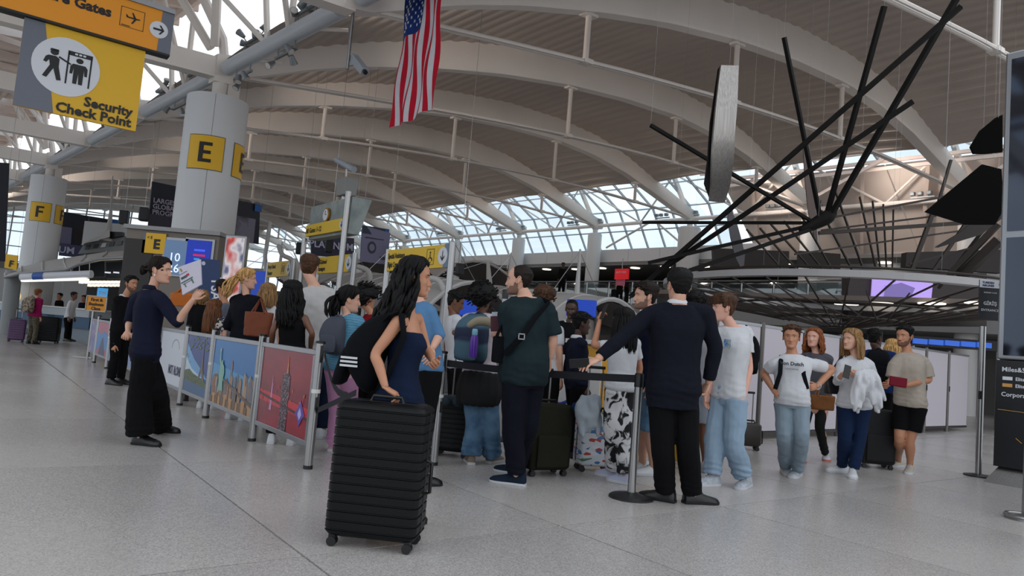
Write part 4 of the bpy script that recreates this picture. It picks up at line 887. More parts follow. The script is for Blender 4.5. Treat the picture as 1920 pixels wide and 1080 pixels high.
# hanging direction signs, upper left
def hang_sign():
    A = at(46, 33, 9.4); n = GU.cross(GUP)
    q = lambda x, y: plane_pt(x, y, A, n)
    B = q(272, 100); wd = (B - A).dot(GU); ht = (A - q(28, 197)).z
    t = thing('hanging_sign', 'square yellow hanging sign reading Security Check Point with guard pictogram', 'sign', A - V(0, 0, ht))
    o = A - V(0, 0, ht); X = GU
    MB().box(o + X * wd / 2 + V(0, 0, ht / 2), wd, .05, ht, GU, n).build('board', SIGNY, t)
    S = lambda u, v: (u * wd, v * ht)
    L = .028
    poly(t, 'grey_field', [S(.0, 0), S(.31, 0), S(.16, 1), S(0, 1)], o, X, GUP, SIGNG, L)
    poly(t, 'disc', circ(.365 * wd, .56 * ht, .275 * wd, 36), o, X, GUP, SIGNW, L + .004)
    K = L + .008
    def P2(name, pts): poly(t, name, [(.365 * wd + a * wd, .56 * ht + b * ht) for a, b in pts], o, X, GUP, SIGNK, K)
    P2('guard_head', circ(-.105, .135, .033)); P2('guard_cap', [(-.145, .15), (-.07, .15), (-.075, .175), (-.135, .175)])
    P2('guard_body', [(-.15, .09), (-.09, .095), (-.06, .07), (-.06, -.02), (-.03, -.17), (-.065, -.18), (-.1, -.05), (-.145, -.17), (-.18, -.16), (-.13, -.02), (-.14, .04), (-.16, -.0), (-.185, .01), (-.17, .07)])
    P2('guard_arm', [(-.07, .085), (.03, .035), (.035, .05), (-.065, .105)])
    P2('gate_left', [(.0, -.19), (.014, -.19), (.014, .19), (.0, .19)]); P2('gate_right', [(.186, -.19), (.2, -.19), (.2, .19), (.186, .19)]); P2('gate_top', [(0, .15), (.2, .15), (.2, .2), (0, .2)])
    for k in range(3): poly(t, 'gate_lamp', [(.365 * wd + (.055 + .033 * k) * wd, .56 * ht + .165 * ht), (.365 * wd + (.078 + .033 * k) * wd, .56 * ht + .165 * ht), (.365 * wd + (.078 + .033 * k) * wd, .56 * ht + .185 * ht), (.365 * wd + (.055 + .033 * k) * wd, .56 * ht + .185 * ht)], o, X, GUP, SIGNW, K + .004)
    P2('visitor_head', circ(.1, .105, .03)); P2('visitor_body', [(.05, .06), (.15, .06), (.17, .03), (.172, -.06), (.15, -.06), (.142, .01), (.14, -.17), (.107, -.17), (.1, -.04), (.093, -.17), (.06, -.17), (.058, .01), (.05, -.06), (.028, -.06), (.03, .03)])
    text(t, 'Security', o + X * wd * .95 + V(0, 0, ht * .165), X, GUP, ht * .155, SIGNK, align='RIGHT', bold=.006, lift=K)
    text(t, 'Check Point', o + X * wd * .95 + V(0, 0, ht * .035), X, GUP, ht * .155, SIGNK, align='RIGHT', bold=.006, lift=K)
    for u in (.06, .5, .93): MB().cyl(A + X * wd * u, A + X * wd * u + V(0, 0, .09), .008, 6).build('hanger', STEEL, t)
    A2 = plane_pt(316, 106, A, n); tp = plane_pt(323, 30, A, n); h2 = tp.z - A2.z; w2 = 4.2
    o2 = A2 - GU * w2; t = thing('hanging_sign', 'amber overhead sign reading Departure Gates with plane and arrow', 'sign', o2)
    MB().box(o2 + GU * w2 / 2 + V(0, 0, h2 / 2), w2, .16, h2, GU, n).build('board', SIGNO, t)
    MB().bar(o2 + V(0, 0, h2 + .03), A2 + V(0, 0, h2 + .03), .22, .07).build('top_rail', ALU, t); MB().bar(o2 - V(0, 0, .012), A2 - V(0, 0, .012), .18, .03).build('bottom_rail', DARK, t)
    L = .084; X = GU
    poly(t, 'grey_field', [(w2 - h2 * .29, 0), (w2, 0), (w2, h2), (w2 - h2 * .26, h2)], o2, X, GUP, SIGNG, L)
    cx = w2 - h2 * .30; cy = h2 * .52
    poly(t, 'disc', circ(cx, cy, h2 * .2), o2, X, GUP, SIGNW, L + .004)
    a = h2 * .12; poly(t, 'arrow', [(cx - a, cy - .015), (cx + a * .5, cy - .015), (cx + .0, cy - a * .9), (cx + a * .35, cy - a * .9), (cx + a, cy), (cx + a * .35, cy + a * .9), (cx, cy + a * .9), (cx + a * .5, cy + .015), (cx - a, cy + .015)], o2, X, GUP, SIGNK, L + .008)
    bx = w2 - h2 * 1.12
    for (x0, y0, x1, y1) in ((0, 0, .5, .012), (0, .5, .5, .512), (0, 0, .012, .5), (.488, 0, .5, .5), (.04, .03, .22, .05)): poly(t, 'box_line', [(bx + x0 * h2 * 1.0, h2 * .36 + y0 * h2 * .9), (bx + x1 * h2 * 1.0, h2 * .36 + y0 * h2 * .9), (bx + x1 * h2 * 1.0, h2 * .36 + y1 * h2 * .9), (bx + x0 * h2 * 1.0, h2 * .36 + y1 * h2 * .9)], o2, X, GUP, SIGNK, L)
    pc = (bx + h2 * .26, h2 * .60); u = h2 * .13
    poly(t, 'plane_icon', [(pc[0] + a_ * u, pc[1] + b_ * u) for a_, b_ in ((-1, -.1), (.2, -.12), (-.2, -1), (.05, -1), (.6, -.1), (1.1, -.05), (1.2, .08), (1.1, .15), (.5, .15), (0, 1), (-.25, 1), (.1, .15), (-.7, .12), (-1, .45), (-1.15, .45), (-1.05, .05))], o2, X, GUP, SIGNK, L)
    text(t, 'Departure Gates', o2 + X * (bx - h2 * .18) + V(0, 0, h2 * .48), X, GUP, h2 * .31, SIGNK, align='RIGHT', bold=.008, lift=L)
    for u in (.2, 2.2, 3.9): MB().cyl(o2 + GU * u + V(0, 0, h2), V((o2 + GU * u).x, (o2 + GU * u).y, roofz(o2 + GU * u)), .02, 8).build('hanger', STEEL, t)
hang_sign()
# flag
def flag():
    n = GV.cross(GUP); B = at(811, 203, 11.0); fly, hoist = 2.5, 1.28; ns, nf = 39, 50
    t = thing('flag', 'United States flag hanging vertically with stars at top left', 'flag', B)
    def pt(s, f):  # s 0 right .. 1 left along GV, f from bottom
        x = s * hoist; wv = .035 * math.sin(s * 17 + f * 2.2) + .02 * math.sin(s * 9 - f * 5) ; sway = .10 * (1 - f / fly) ** 1.4 * s
        return B + GV * (x + sway) + GUP * (f + .03 * math.sin(s * 9) * (1 - f / fly) - .07 * s * (1 - f / fly)) + n * wv * (1.1 - .5 * f / fly)
    can0 = fly * .6
    red = cloth('flag_red', (188, 22, 48), .7); wht = cloth('flag_white', (206, 204, 210), .7); blu = cloth('flag_blue', (24, 52, 116), .7)
    for k in range(13):
        s0, s1 = k / 13, (k + 1) / 13; top = fly if k < 6 else can0
        rows = [[pt(s0 + (s1 - s0) * a / 3, top * j / nf) for a in range(4)] for j in range(nf + 1)]
        MB().grid(rows).build('stripe', red if k % 2 == 0 else wht, t, smooth=True, angle=180)
    MB().grid([[pt(6 / 13 + (7 / 13) * a / 16, can0 + (fly - can0) * j / 20) for a in range(17)] for j in range(21)]).build('canton', blu, t, smooth=True, angle=180)
    sm = mat('star_white', (225, 225, 232), .7)
    for r_ in range(9):
        for c in range(6 if r_ % 2 == 0 else 5):
            s = 6 / 13 + (7 / 13) * ((r_ + 1) / 10); f_ = can0 + (fly - can0) * ((c + 1 if r_ % 2 == 0 else c + 1.5) / 7); 
            cc = pt(s, f_) - n * .004 ; cc2 = pt(s, f_) + n * .004; r0 = .036
            for c_ in (cc, cc2):
                MB().add([c_] + [c_ + (GV * math.cos(a * math.pi / 5 ) + GUP * math.sin(a * math.pi / 5)) * (r0 if a % 2 == 0 else r0 * .4) for a in range(10)], [(0, 1 + a, 1 + (a + 1) % 10) for a in range(10)]).build('star', sm, t)
    MB().cyl(pt(0, fly) - GV * .05, pt(1, fly) + GV * .05, .02, 8).build('pole', STEEL, t)
    for s in (0, 1): MB().cyl(pt(s, fly), pt(s, fly) + V(0, 0, roofz(pt(s, fly)) - pt(s, fly).z), .004, 5).build('cord', STEEL, t)
flag()
# hanging camera pole
t = thing('security_camera', 'grey security camera on a long ceiling pole left of the flag', 'camera', at(651, 130, 12))
b = at(651, 130, 12); MB().cyl(V(b.x, b.y, roofz(b)), b, .028, 10).build('pole', STEEL, t, smooth=True)
MB().tube([b + V(0, 0, .05), at(668, 122, 12)], .012, 6).build('arm', STEEL, t)
MB().bar(at(663, 108, 12.05), at(684, 135, 11.6), .13, .13).build('housing', mat('camera_grey', (150, 158, 166), .4), t, bevel=.01); MB().cyl(at(683, 133, 11.6), at(685.5, 136, 11.55), .04, 10).build('lens', DARK, t)
SCN = 0
def spot_cluster(v, below=False):
    global SCN; SCN += 1
    LBL = ORD[SCN - 1] + ' grey spotlight cluster from the top end of the roof tube' if not below else ORD[SCN - 10] + ' small spotlight row slung under the roof tube from its top end'
    t = thing('spotlight_cluster', LBL, 'spotlight', P(0, v, 6.95), 'spotlight clusters along the roof tube')
    rnd = random.Random(int(v * 10) + 99); gm = mat('spot_grey', (128, 134, 138), .4, .6); zz = .36 if not below else -.34
    MB().bar(P(0, v - .45, 6.8 + zz), P(0, v + .45, 6.8 + zz), .05, .05).build('rail', gm, t)
    for d in (-.35, .35): MB().cyl(P(0, v + d, 6.8), P(0, v + d, 6.8 + zz), .02, 6).build('bracket', gm, t)
    for k in range(6 if not below else 3):
        vv = v - .4 + .8 * k / (5 if not below else 2); c = P(rnd.uniform(-.16, .16), vv, 6.8 + zz + (.1 if not below else -.08) + rnd.uniform(-.08, .08))
        d = V(rnd.uniform(-1, 1), rnd.uniform(-1, 1), rnd.uniform(-.2, .9) if not below else -1).normalized()
        o = MB().tube([c - d * .09, c - d * .03, c + d * .07, c + d * .09], [.04, .055, .075, .078], 10).build('lamp_head', gm, t, smooth=True)
        MB().cyl(c + d * .088, c + d * .094, .066, 10).build('lens', glow('spot_glow', (255, 250, 240), 1.6) if (k == 1 and not below) else mat('spot_lens', (210, 205, 200), .2), o)
        MB().tube([c, P(0, vv, 6.8 + zz)], .014, 5).build('yoke', gm, o)
def up_light(c, target, power, ang=120):   # light of the spotlight clusters, thrown at the roof
    l = bpy.data.lights.new('spotlight_beam', 'SPOT'); l.energy = power; l.color = (1.0, .86, .76); l.spot_size = math.radians(ang); l.spot_blend = .8; l.shadow_soft_size = .25
    o = bpy.data.objects.new('spotlight_beam', l); COL.objects.link(o); o.location = c; o.rotation_euler = (target - c).to_track_quat('-Z', 'Y').to_euler()
for v in (-3.9, 1.9, 7.4, 13, 19, 26, 33): up_light(P(.3, v, 7.2), P(7.5, v + .5, 9.3), 700, 105)
for v in (-9, -3, 3, 9, 15, 21): up_light(P(SPAN - .6, v, 7.75), P(SPAN - 9, v, 9.3), 160, 90)
for v in (-8, -3.5, 1): up_light(P(SPAN - 2.5, v, 7.7), P(SPAN + 2, v - 1.5, 7.6), 260, 120)
for v in (-3.9, -1.5, 1.9, 3.9, 7.4, 9.4, 13, 15, 19): spot_cluster(v)
for v in (-3.2, -1.2, 2.6): spot_cluster(v, True)
far_sp = None
for k in range(18):   # small clusters on the far truss tube
    v = -9 + 2.78 * k + (.6 if k % 2 else -.6); t = thing('spotlight_cluster', ORD[k] + ' small spotlight pair from the right on the far truss tube', 'spotlight', P(SPAN, v, 7.6), 'small spotlights along the far truss')
    for d in (-.25, .05, .3): MB().box(P(SPAN - .05, v + d, 7.78), .13, .16, .14, DU, DV).build('lamp_head', mat('spot_grey', (128, 134, 138)), t, bevel=.02)
    MB().bar(P(SPAN, v - .4, 7.65), P(SPAN, v + .4, 7.65), .05, .05).build('rail', mat('spot_grey', (128, 134, 138)), t)
# poster barrier along the queue
POSTM = mat('post_silver', (160, 160, 160), .28, .9)
def barrier_post(o, h=1.03, label=None):
    t = thing('barrier_post', label, 'post', o)
    MB().lathe(o, [(.036, 0), (.036, h)], 18).build('tube', POSTM, t, smooth=True); MB().lathe(o, [(.041, h - .005), (.041, h + .012), (.03, h + .016)], 18).build('cap', DARK, t, smooth=True)
    MB().lathe(o, [(.039, .0), (.039, .03)], 18).build('foot_ring', DARK, t, smooth=True); MB().lathe(o, [(.038, h * .6), (.038, h * .63)], 18).build('clamp', WHITE, t, smooth=True)
    for s in (-1, 1): MB().box(o + GV * .036 * s + V(0, 0, h - .09), .03, .02, .14, GV, GU).build('belt_slot', DARK, t); MB().box(o + GV * .036 * s + V(0, 0, h * .52), .03, .02, .1, GV, GU).build('clip', DARK, t)
    return t
BP = [gp(577, 879), gp(472, 827), gp(389, 784), gp(338, 760)]
L0 = BP[0]; 
def bpt(s): return L0 + GV * s
ss = [0, (BP[1] - L0).dot(GV), (BP[2] - L0).dot(GV), (BP[3] - L0).dot(GV)]
def poster_panel(o, X, wd, label, paint, z0=.17, z1=.97, group=None):
    t = thing('poster_panel', label, 'barrier', o + V(0, 0, z0), group)
    fw = .045; mbx = MB(); Z = GUP
    for (a, b, c, d) in ((0, z0, wd, z0 + fw), (0, z1 - fw, wd, z1), (0, z0 + fw, fw, z1 - fw), (wd - fw, z0 + fw, wd, z1 - fw)):
        mbx = MB().box(o + X * (a + c) / 2 + Z * (b + d) / 2, c - a, .03, d - b, X, X.cross(Z)); mbx.build('frame_bar', ALU, t, bevel=.004)
    W = wd - 2 * fw; H_ = z1 - z0 - 2 * fw; oo = o + X * fw + Z * (z0 + fw)
    MB().box(oo + X * W / 2 + Z * H_ / 2, W, .008, H_, X, X.cross(Z)).build('print_board', mat('print_back', (200, 200, 200)), t)
    def sh(name, pts, col, lift=.006): return poly(t, name, [(a * W, b * H_) for a, b in pts], oo, X, Z, col if not isinstance(col, tuple) else mat('ink_%d_%d_%d' % col, col, .35), lift, .001)
    paint(t, sh, W, H_, oo, X); return t
# the panels run away to the left: X points towards the near post
def paint_red(t, sh, W, H_, o, X):
    g = ramp_mat('dusk_print', 'noise', 1.6, [(.3, (104, 22, 40)), (.7, (150, 30, 46))], .35, stretch=(1, 1, 2.5))
    sh('sky_print', [(0, 0), (1, 0), (1, 1), (0, 1)], g)
    sh('glow_print', [(0, .30), (1, .22), (1, .36), (.0, .44)], (190, 40, 52), .0075)
    sh('tower_print', [(.47, 0), (.62, 0), (.62, .68), (.60, .70), (.585, .71), (.56, .86), (.55, .92), (.545, .86), (.53, .72), (.49, .70), (.47, .68)], ramp_mat('tower_dots', 'noise', 60, [(.5, (34, 26, 40)), (.62, (150, 120, 130))], .4), .009)
    sh('spire_print', [(.54, .72), (.565, .72), (.556, .93), (.55, .93)], (206, 120, 60), .010)
    sh('far_tower_print', [(.24, .2), (.29, .2), (.285, .45), (.27, .68), (.255, .45)], (190, 130, 170), .009)
    sh('bridge_print', [(0, .37), (1, .22), (1, .25), (0, .40)], (52, 32, 44), .011)
    sh('diamond_print', [(.86, .12), (.92, .24), (.95, .27), (.9, .36), (.86, .44), (.82, .35), (.77, .26), (.82, .22)], (86, 70, 150), .012); sh('diamond_glow_print', [(.86, .2), (.895, .27), (.86, .35), (.825, .27)], (180, 170, 220), .013)
    rnd = random.Random(4)
    for k in range(34): a = rnd.uniform(.02, .98); b = rnd.uniform(.25, .52); h_ = rnd.uniform(.01, .05); sh('light_streak', [(a, b), (a + .008, b), (a + .008, b + h_), (a, b + h_)], (220, 110, 70) if k % 2 else (200, 70, 90), .0125)
def paint_nyc(t, sh, W, H_, o, X):
    sh('sky_print', [(0, 0), (1, 0), (1, 1), (0, 1)], (24, 108, 172)); sh('haze_print', [(0, .25), (1, .25), (1, .5), (0, .62)], (70, 140, 186), .007)
    rnd = random.Random(8)
    for k in range(46):
        a = rnd.uniform(0, .94); w_ = rnd.uniform(.03, .08); h_ = .25 + rnd.uniform(.0, .25) + (.12 if a > .55 else 0)
        if k in (10, 20): h_ = .72; w_ = .03
        c = random.Random(k).choice([(150, 112, 84), (112, 96, 92), (170, 140, 112), (92, 96, 110), (128, 84, 62)])
        sh('building_print', [(a, 0), (a + w_, 0), (a + w_, h_ * .93), (a + w_ * .5, h_), (a, h_ * .93)], c, .008 + .0001 * k)
    for k in range(14): a = k * .07; sh('low_building_print', [(a, 0), (a + .09, 0), (a + .09, .1 + .05 * (k % 3)), (a, .12 + .04 * (k % 2))], (176, 132, 84) if k % 2 else (104, 76, 56), .014)
    sh('bridge_print', [(.1, .42), (.35, .36), (1, .12), (1, .17), (.35, .41), (.1, .46)], (88, 66, 54), .015)
    sh('bridge_pier_print', [(.6, .02), (.66, .02), (.66, .32), (.6, .34)], (98, 74, 60), .016)
    sh('statue_print', [(.2, .22), (.33, .22), (.31, .36), (.33, .5), (.31, .6), (.275, .64), (.27, .69), (.245, .69), (.24, .64), (.215, .7), (.2, .82), (.18, .82), (.19, .68), (.215, .58), (.2, .45), (.22, .35)], (118, 168, 150), .017)
    sh('torch_print', [(.178, .82), (.205, .82), (.2, .87), (.185, .87)], (196, 186, 120), .018)
def paint_paris(t, sh, W, H_, o, X):
    sh('sky_print', [(0, 0), (1, 0), (1, 1), (0, 1)], (26, 58, 124)); sh('light_sky_print', [(0, .3), (1, .3), (.7, .45), (.35, .6), (0, .85)], (96, 150, 196), .007); sh('pale_sky_print', [(0, .3), (.8, .3), (.3, .42), (0, .6)], (176, 196, 206), .0075)
    sh('water_print', [(0, 0), (1, 0), (1, .2), (0, .2)], (46, 84, 122), .008); sh('trees_print', [(0, .2), (1, .16), (1, .24), (.7, .3), (.4, .34), (.2, .4), (0, .36)], ramp_mat('tree_print', 'noise', 40, [(.4, (38, 52, 30)), (.6, (86, 100, 50))], .4), .009)
    sh('tower_print', [(.6, .27), (.67, .27), (.72, .4), (.74, .4), (.8, .27), (.88, .27), (.79, .48), (.765, .7), (.757, .96), (.745, .96), (.735, .7), (.70, .48)], (92, 74, 62), .010)
    rnd = random.Random(3); lm = mat('leaf_print', (110, 124, 46), .4)
    for k in range(34):
        a = rnd.uniform(0, .62) if k < 26 else rnd.uniform(.75, 1); b = 1 - rnd.uniform(0, .22) - (.35 * rnd.random() if a < .2 else 0); r_ = rnd.uniform(.025, .05)
        if a + r_ < 1: sh('leaf_print', [(a, b - r_ * .6), (a + r_, b - r_ * .1), (min(1, a + r_ * 1.2), min(1, b + r_ * .2)), (a + r_ * .3, min(1, b + r_ * .3))], lm, .011)
def paint_alone(t, sh, W, H_, o, X):
    sh('sheet_print', [(0, 0), (1, 0), (1, 1), (0, 1)], (196, 200, 208))
    pts = [(.66 + .16 * math.cos(a), .70 + .17 * math.sin(a)) for a in [math.radians(q) for q in range(0, 181, 15)]]; sh('arch_print', pts + [(a * .97 + .02, b - .015) for a, b in reversed(pts)], (120, 124, 132), .008)
    text(t, 'NOT ALONE', o + X * W * .99 + V(0, 0, H_ * .2), X, GUP, .17, mat('ink_navy', (26, 32, 72), .4), align='RIGHT', bold=.004, lift=.009, squeeze=.72)
def paint_pink(t, sh, W, H_, o, X):
    sh('sky_print', [(0, 0), (1, 0), (1, 1), (0, 1)], ramp_mat('pink_print', 'noise', 5, [(.35, (150, 90, 130)), (.5, (90, 130, 180)), (.65, (206, 140, 150))], .4, detail=3))
def paint_blue(t, sh, W, H_, o, X):
    sh('sky_print', [(0, 0), (1, 0), (1, 1), (0, 1)], (176, 100, 120)); sh('wave_print', [(0, .1), (.5, .3), (1, .1), (1, .6), (.6, .75), (.3, .6), (0, .7)], (70, 130, 190), .008); sh('peak_print', [(.2, 0), (.8, 0), (.55, .55), (.45, .5)], (66, 70, 96), .009)
def paint_orange(t, sh, W, H_, o, X):
    sh('sky_print', [(0, 0), (1, 0), (1, 1), (0, 1)], (120, 140, 180)); sh('roof_print', [(0, .3), (1, .3), (1, .55), (.5, .7), (0, .5)], (204, 130, 80), .008)
g_ = .05
Xn = -GV
spec = [(ss[1], 0, 'aluminium barrier panel with red night skyline poster of a tall tower', paint_red), (ss[2], ss[1], 'aluminium barrier panel with blue poster of green statue and Manhattan skyline', paint_nyc),
        (ss[3], ss[2], 'aluminium barrier panel with blue poster of iron tower over a river', paint_paris), (ss[3] + 1.5, ss[3], 'white barrier panel with navy lettering ALONE beside the navy blazer woman', paint_alone)]
for s1, s0, lb, pf in spec: poster_panel(bpt(s1 - g_), Xn, s1 - s0 - 2 * g_, lb, pf)
for k, s in enumerate(ss): barrier_post(bpt(s), 1.03, ('round steel end post at the right edge of the red poster', 'round steel post between the red and the Manhattan posters', 'round steel post between the Manhattan and the river posters', 'round steel post between the river poster and the ALONE panel')[k])
far_b = [gp(199, 691), gp(176, 680), gp(164, 673)]
barrier_post(far_b[0], 1.0, 'steel post beside the man in the black suit, end of the far poster row'); barrier_post(far_b[1], 1.0, 'steel post in the middle of the far poster row'); 
for a, b, lb, pf in ((gp(246, 716), far_b[0], 'far barrier panel with orange and blue poster behind the bearded man', paint_orange), (far_b[0], far_b[1], 'far barrier panel with blue wave and pink sky poster', paint_blue), (far_b[1], far_b[2], 'far barrier panel with pink poster below the First and Business sign', paint_pink)):
    d = (a - b); poster_panel(b + d.normalized() * .06, d.normalized(), d.length - .12, lb, pf, .17, .93)
o = far_b[2]; t = thing('sign_stand', 'steel stand with small amber sign reading First and Business Class', 'sign', o)
MB().lathe(o, [(.03, 0), (.03, 1.12)], 12).build('pole', POSTM, t, smooth=True); MB().bar(o + V(-.35, 0, .03), o + V(.1, 0, .03), .04, .03).build('foot', POSTM, t)
c = o + V(.08, -.05, 1.27); MB().box(c, .46, .03, .34).build('board', SIGNO, t, bevel=.005)
for (dx, dz, sx, sz) in ((0, .17, .48, .02), (0, -.17, .48, .02), (-.23, 0, .02, .34), (.23, 0, .02, .34)): MB().box(c + V(dx, -.01, dz), sx, .04, sz).build('frame_bar', ALU, t)
for k, w_ in enumerate(('First &', 'Business', 'Class')): text(t, w_, c + V(0, -.02, .055 - .1 * k), V(1, 0, 0), GUP, .1, SIGNK, align='CENTER', bold=.003)
# retractable belt stanchion and belts
BELT = mat('belt_black', (12, 14, 22), .8)
def stanchion(o, label, h=.99):
    t = thing('belt_stanchion', label, 'stanchion', o)
    MB().lathe(o, [(.18, 0), (.18, .012), (.165, .024), (.06, .04), (.035, .05)], 36).build('base', mat('base_black', (26, 26, 28), .4), t, smooth=True)
    MB().lathe(o, [(.033, .04), (.033, h)], 24).build('pole', POSTM, t, smooth=True); MB().lathe(o, [(.037, h - .1), (.037, h), (.03, h + .012)], 24).build('head', DARK, t, smooth=True)
    return t
st0 = gp(1183, 934); stanchion(st0, 'steel belt stanchion with round black base beside the officer')
def belt(pts, ht, label):
    o = MB(); n = len(pts); o.ring_loft([[p + V(0, 0, ht / 2) + q, p + V(0, 0, -ht / 2) + q, p + V(0, 0, -ht / 2) - q, p + V(0, 0, ht / 2) - q] for p, q in ((Vector(p), V(0, .0015, 0)) for p in pts)])
    b = o.build('barrier_belt', BELT); tag(b, label, 'belt'); return b
e2 = at(838, 681, 6.6)
a = st0 + V(-.03, 0, .955); belt([a.lerp(e2, q / 8) + V(0, 0, -.02 * math.sin(math.pi * q / 8)) for q in range(9)], .062, 'long black belt stretched from the stanchion past the green T-shirt man')
s2 = V(e2.x, e2.y, 0) + V(-.04, 0, 0); barrier_post(s2, 1.02, 'steel belt post behind the woman in navy, holding the long belt')
a = bpt(0) + V(.04, 0, .95); b = at(652, 742, 5.2); belt([a.lerp(b, q / 6) + V(0, 0, -.1 * math.sin(math.pi * q / 6)) for q in range(7)], .05, 'black belt sagging from the end post towards the suitcase')
a = at(590, 772, 6.0); b = at(668, 736, 5.0); belt([a.lerp(b, q / 6) for q in range(7)], .045, 'black belt rising behind the big black suitcase')
for (x_, y_, Y_, lb) in ((948, 545, 8.6, 'steel belt post with black head left of the green T-shirt man'), (1205, 556, 9.5, 'steel belt post with black head behind the bearded navy shirt man')):
    q = at(x_, y_, Y_); stanchion(V(q.x, q.y, 0), lb, q.z)
q = gp(1925, 975); t = thing('belt_stanchion', 'chrome ring base of a stanchion cut off at the lower right edge', 'stanchion', q)
MB().tube([q + V(.16 * math.cos(a_ * .2618), .16 * math.sin(a_ * .2618), .03) for a_ in range(25)], .014, 8).build('ring', POSTM, t, smooth=True); MB().lathe(q, [(.15, 0), (.15, .015), (.04, .04), (.03, .9)], 30).build('pole', POSTM, t, smooth=True)
# suitcases
def rrect(w_, d_, r_, n=5):
    out = []
    for cx, cy, a0 in ((w_ / 2 - r_, d_ / 2 - r_, 0), (-w_ / 2 + r_, d_ / 2 - r_, 90), (-w_ / 2 + r_, -d_ / 2 + r_, 180), (w_ / 2 - r_, -d_ / 2 + r_, 270)):
        for k in range(n + 1): a = math.radians(a0 + 90 * k / n); out.append((cx + r_ * math.cos(a), cy + r_ * math.sin(a)))
    return out
def suitcase(label, o, yaw, w_, d_, h_, m, ribs=0, handle=0.0, soft=False, group=None):
    """yaw = azimuth of the broad face's right-hand direction"""
    t = thing('suitcase', label, 'suitcase', o, group); X = az_vec(yaw); Yv = V(-X.y, X.x, 0); wz = .055; r_ = .045 if not soft else .03
    rings = []; z = wz
    prof = [(0, .03), (.012, .012), (.03, .0)]
    zs = [(wz, .035), (wz + .01, .014), (wz + .03, 0)]
    if ribs:
        st = (h_ - wz - .08) / ribs
        for k in range(ribs + 1):
            zc = wz + .04 + st * k; zs += [(zc - .006, 0), (zc - .003, .006), (zc + .003, .006), (zc + .006, 0)]
    zs += [(h_ - .03, 0), (h_ - .01, .014), (h_, .035)]
    for z, ins in zs: rings.append([o + X * a + Yv * b + V(0, 0, z) for a, b in rrect(w_ - 2 * ins, d_ - 2 * ins, r_)])
    MB().ring_loft(rings).build('shell', m, t, smooth=True, angle=50)
    MB().ring_loft([[o + X * a + Yv * b + V(0, 0, z) for a, b in ((-w_ / 2 - .002 + i_, -.012), (w_ / 2 + .002 - i_, -.012), (w_ / 2 + .002 - i_, .012), (-w_ / 2 - .002 + i_, .012))] for z, i_ in ((wz + .01, .02), (wz + .04, 0), (h_ - .04, 0), (h_ + .002, .03))]).build('zip_seam', DARK, t)
    for a in (-1, 1):
        for b in (-1, 1):
            c = o + X * a * (w_ / 2 - .045) + Yv * b * (d_ / 2 - .045)
            fk = MB().box(c + V(0, 0, .05), .035, .035, .04, X, Yv).build('wheel_fork', DARK, t)
            for s in (-1, 1): MB().cyl(c + Yv * s * .016 - Yv * .008 + V(0, 0, .026), c + Yv * s * .016 + Yv * .008 + V(0, 0, .026), .026, 14).build('wheel', mat('wheel_rubber', (16, 16, 18), .5), fk, smooth=True)
    MB().tube([o - X * .09 + V(0, 0, h_), o - X * .08 + V(0, 0, h_ + .03), o + X * .08 + V(0, 0, h_ + .03), o + X * .09 + V(0, 0, h_)], .011, 8).build('grip', DARK, t, smooth=True)
    s_ = o + X * (w_ / 2); MB().tube([s_ + V(0, 0, h_ * .5 - .09), s_ + X * .03 + V(0, 0, h_ * .5 - .08), s_ + X * .03 + V(0, 0, h_ * .5 + .08), s_ + V(0, 0, h_ * .5 + .09)], .01, 8).build('side_grip', DARK, t, smooth=True)
    if handle:
        hd = MB()
        for s in (-1, 1): hd.cyl(o + X * s * .07 + Yv * (d_ / 2 - .03) + V(0, 0, h_ - .02), o + X * s * .07 + Yv * (d_ / 2 - .03) + V(0, 0, h_ + handle), .008, 8)
        hd.build('telescopic_rod', POSTM, t, smooth=True); MB().bar(o - X * .09 + Yv * (d_ / 2 - .03) + V(0, 0, h_ + handle), o + X * .09 + Yv * (d_ / 2 - .03) + V(0, 0, h_ + handle), .028, .03).build('handle', DARK, t, bevel=.006)
    if soft:
        MB().ring_loft([[o + X * a - Yv * b + V(0, 0, z) for a, b in ((-w_ * .38 + i_, d_ / 2 - .005), (w_ * .38 - i_, d_ / 2 - .005), (w_ * .38 - i_, d_ / 2 + .03 - i_), (-w_ * .38 + i_, d_ / 2 + .03 - i_))] for z, i_ in ((h_ * .12, .02), (h_ * .15, 0), (h_ * .55, 0), (h_ * .58, .02))]).build('front_pocket', m, t, smooth=True)
    return t
CASEK = mat('case_black', (8, 10, 12), .4, spec=.22, bump=.12, bscale=240)
wl, wr_ = gp(612, 1022), gp(770, 1040); dx = (wr_ - wl); yw = math.degrees(math.atan2(dx.x, dx.y)); Xs = dx.normalized(); Ys = V(-Xs.y, Xs.x, 0)
suitcase('large black ribbed hard-shell suitcase pushed by the woman in navy', wl + dx / 2 + Ys * .11 , yw, dx.length + .04, .29, .775, CASEK, 13)
q = gp(846, 858); suitcase('black ribbed cabin suitcase beside the light blue jeans', V(q.x, q.y + .1, 0), 100, .36, .24, .56, CASEK, 9, .42)
OL = cloth('olive_canvas', (34, 35, 26)); q = gp(1018, 893); suitcase('olive green soft suitcase next to the green T-shirt man', q + V(0, .1, 0), 62, .42, .26, .64, OL, 0, .3, True)
CP = ramp_mat('car_pattern', 'voronoi', 17, [(0, (196, 200, 206)), (.45, (170, 60, 50)), (.6, (60, 110, 160)), (.72, (196, 200, 206)), (.86, (70, 120, 90)), (.93, (206, 208, 212))], .4, stretch=(1, 1, 2.2))
q = gp(1113, 886); suitcase('white cabin suitcase printed with rows of colourful little cars', q + V(0, .1, 0), 78, .36, .24, .57, CP, 0, .42)
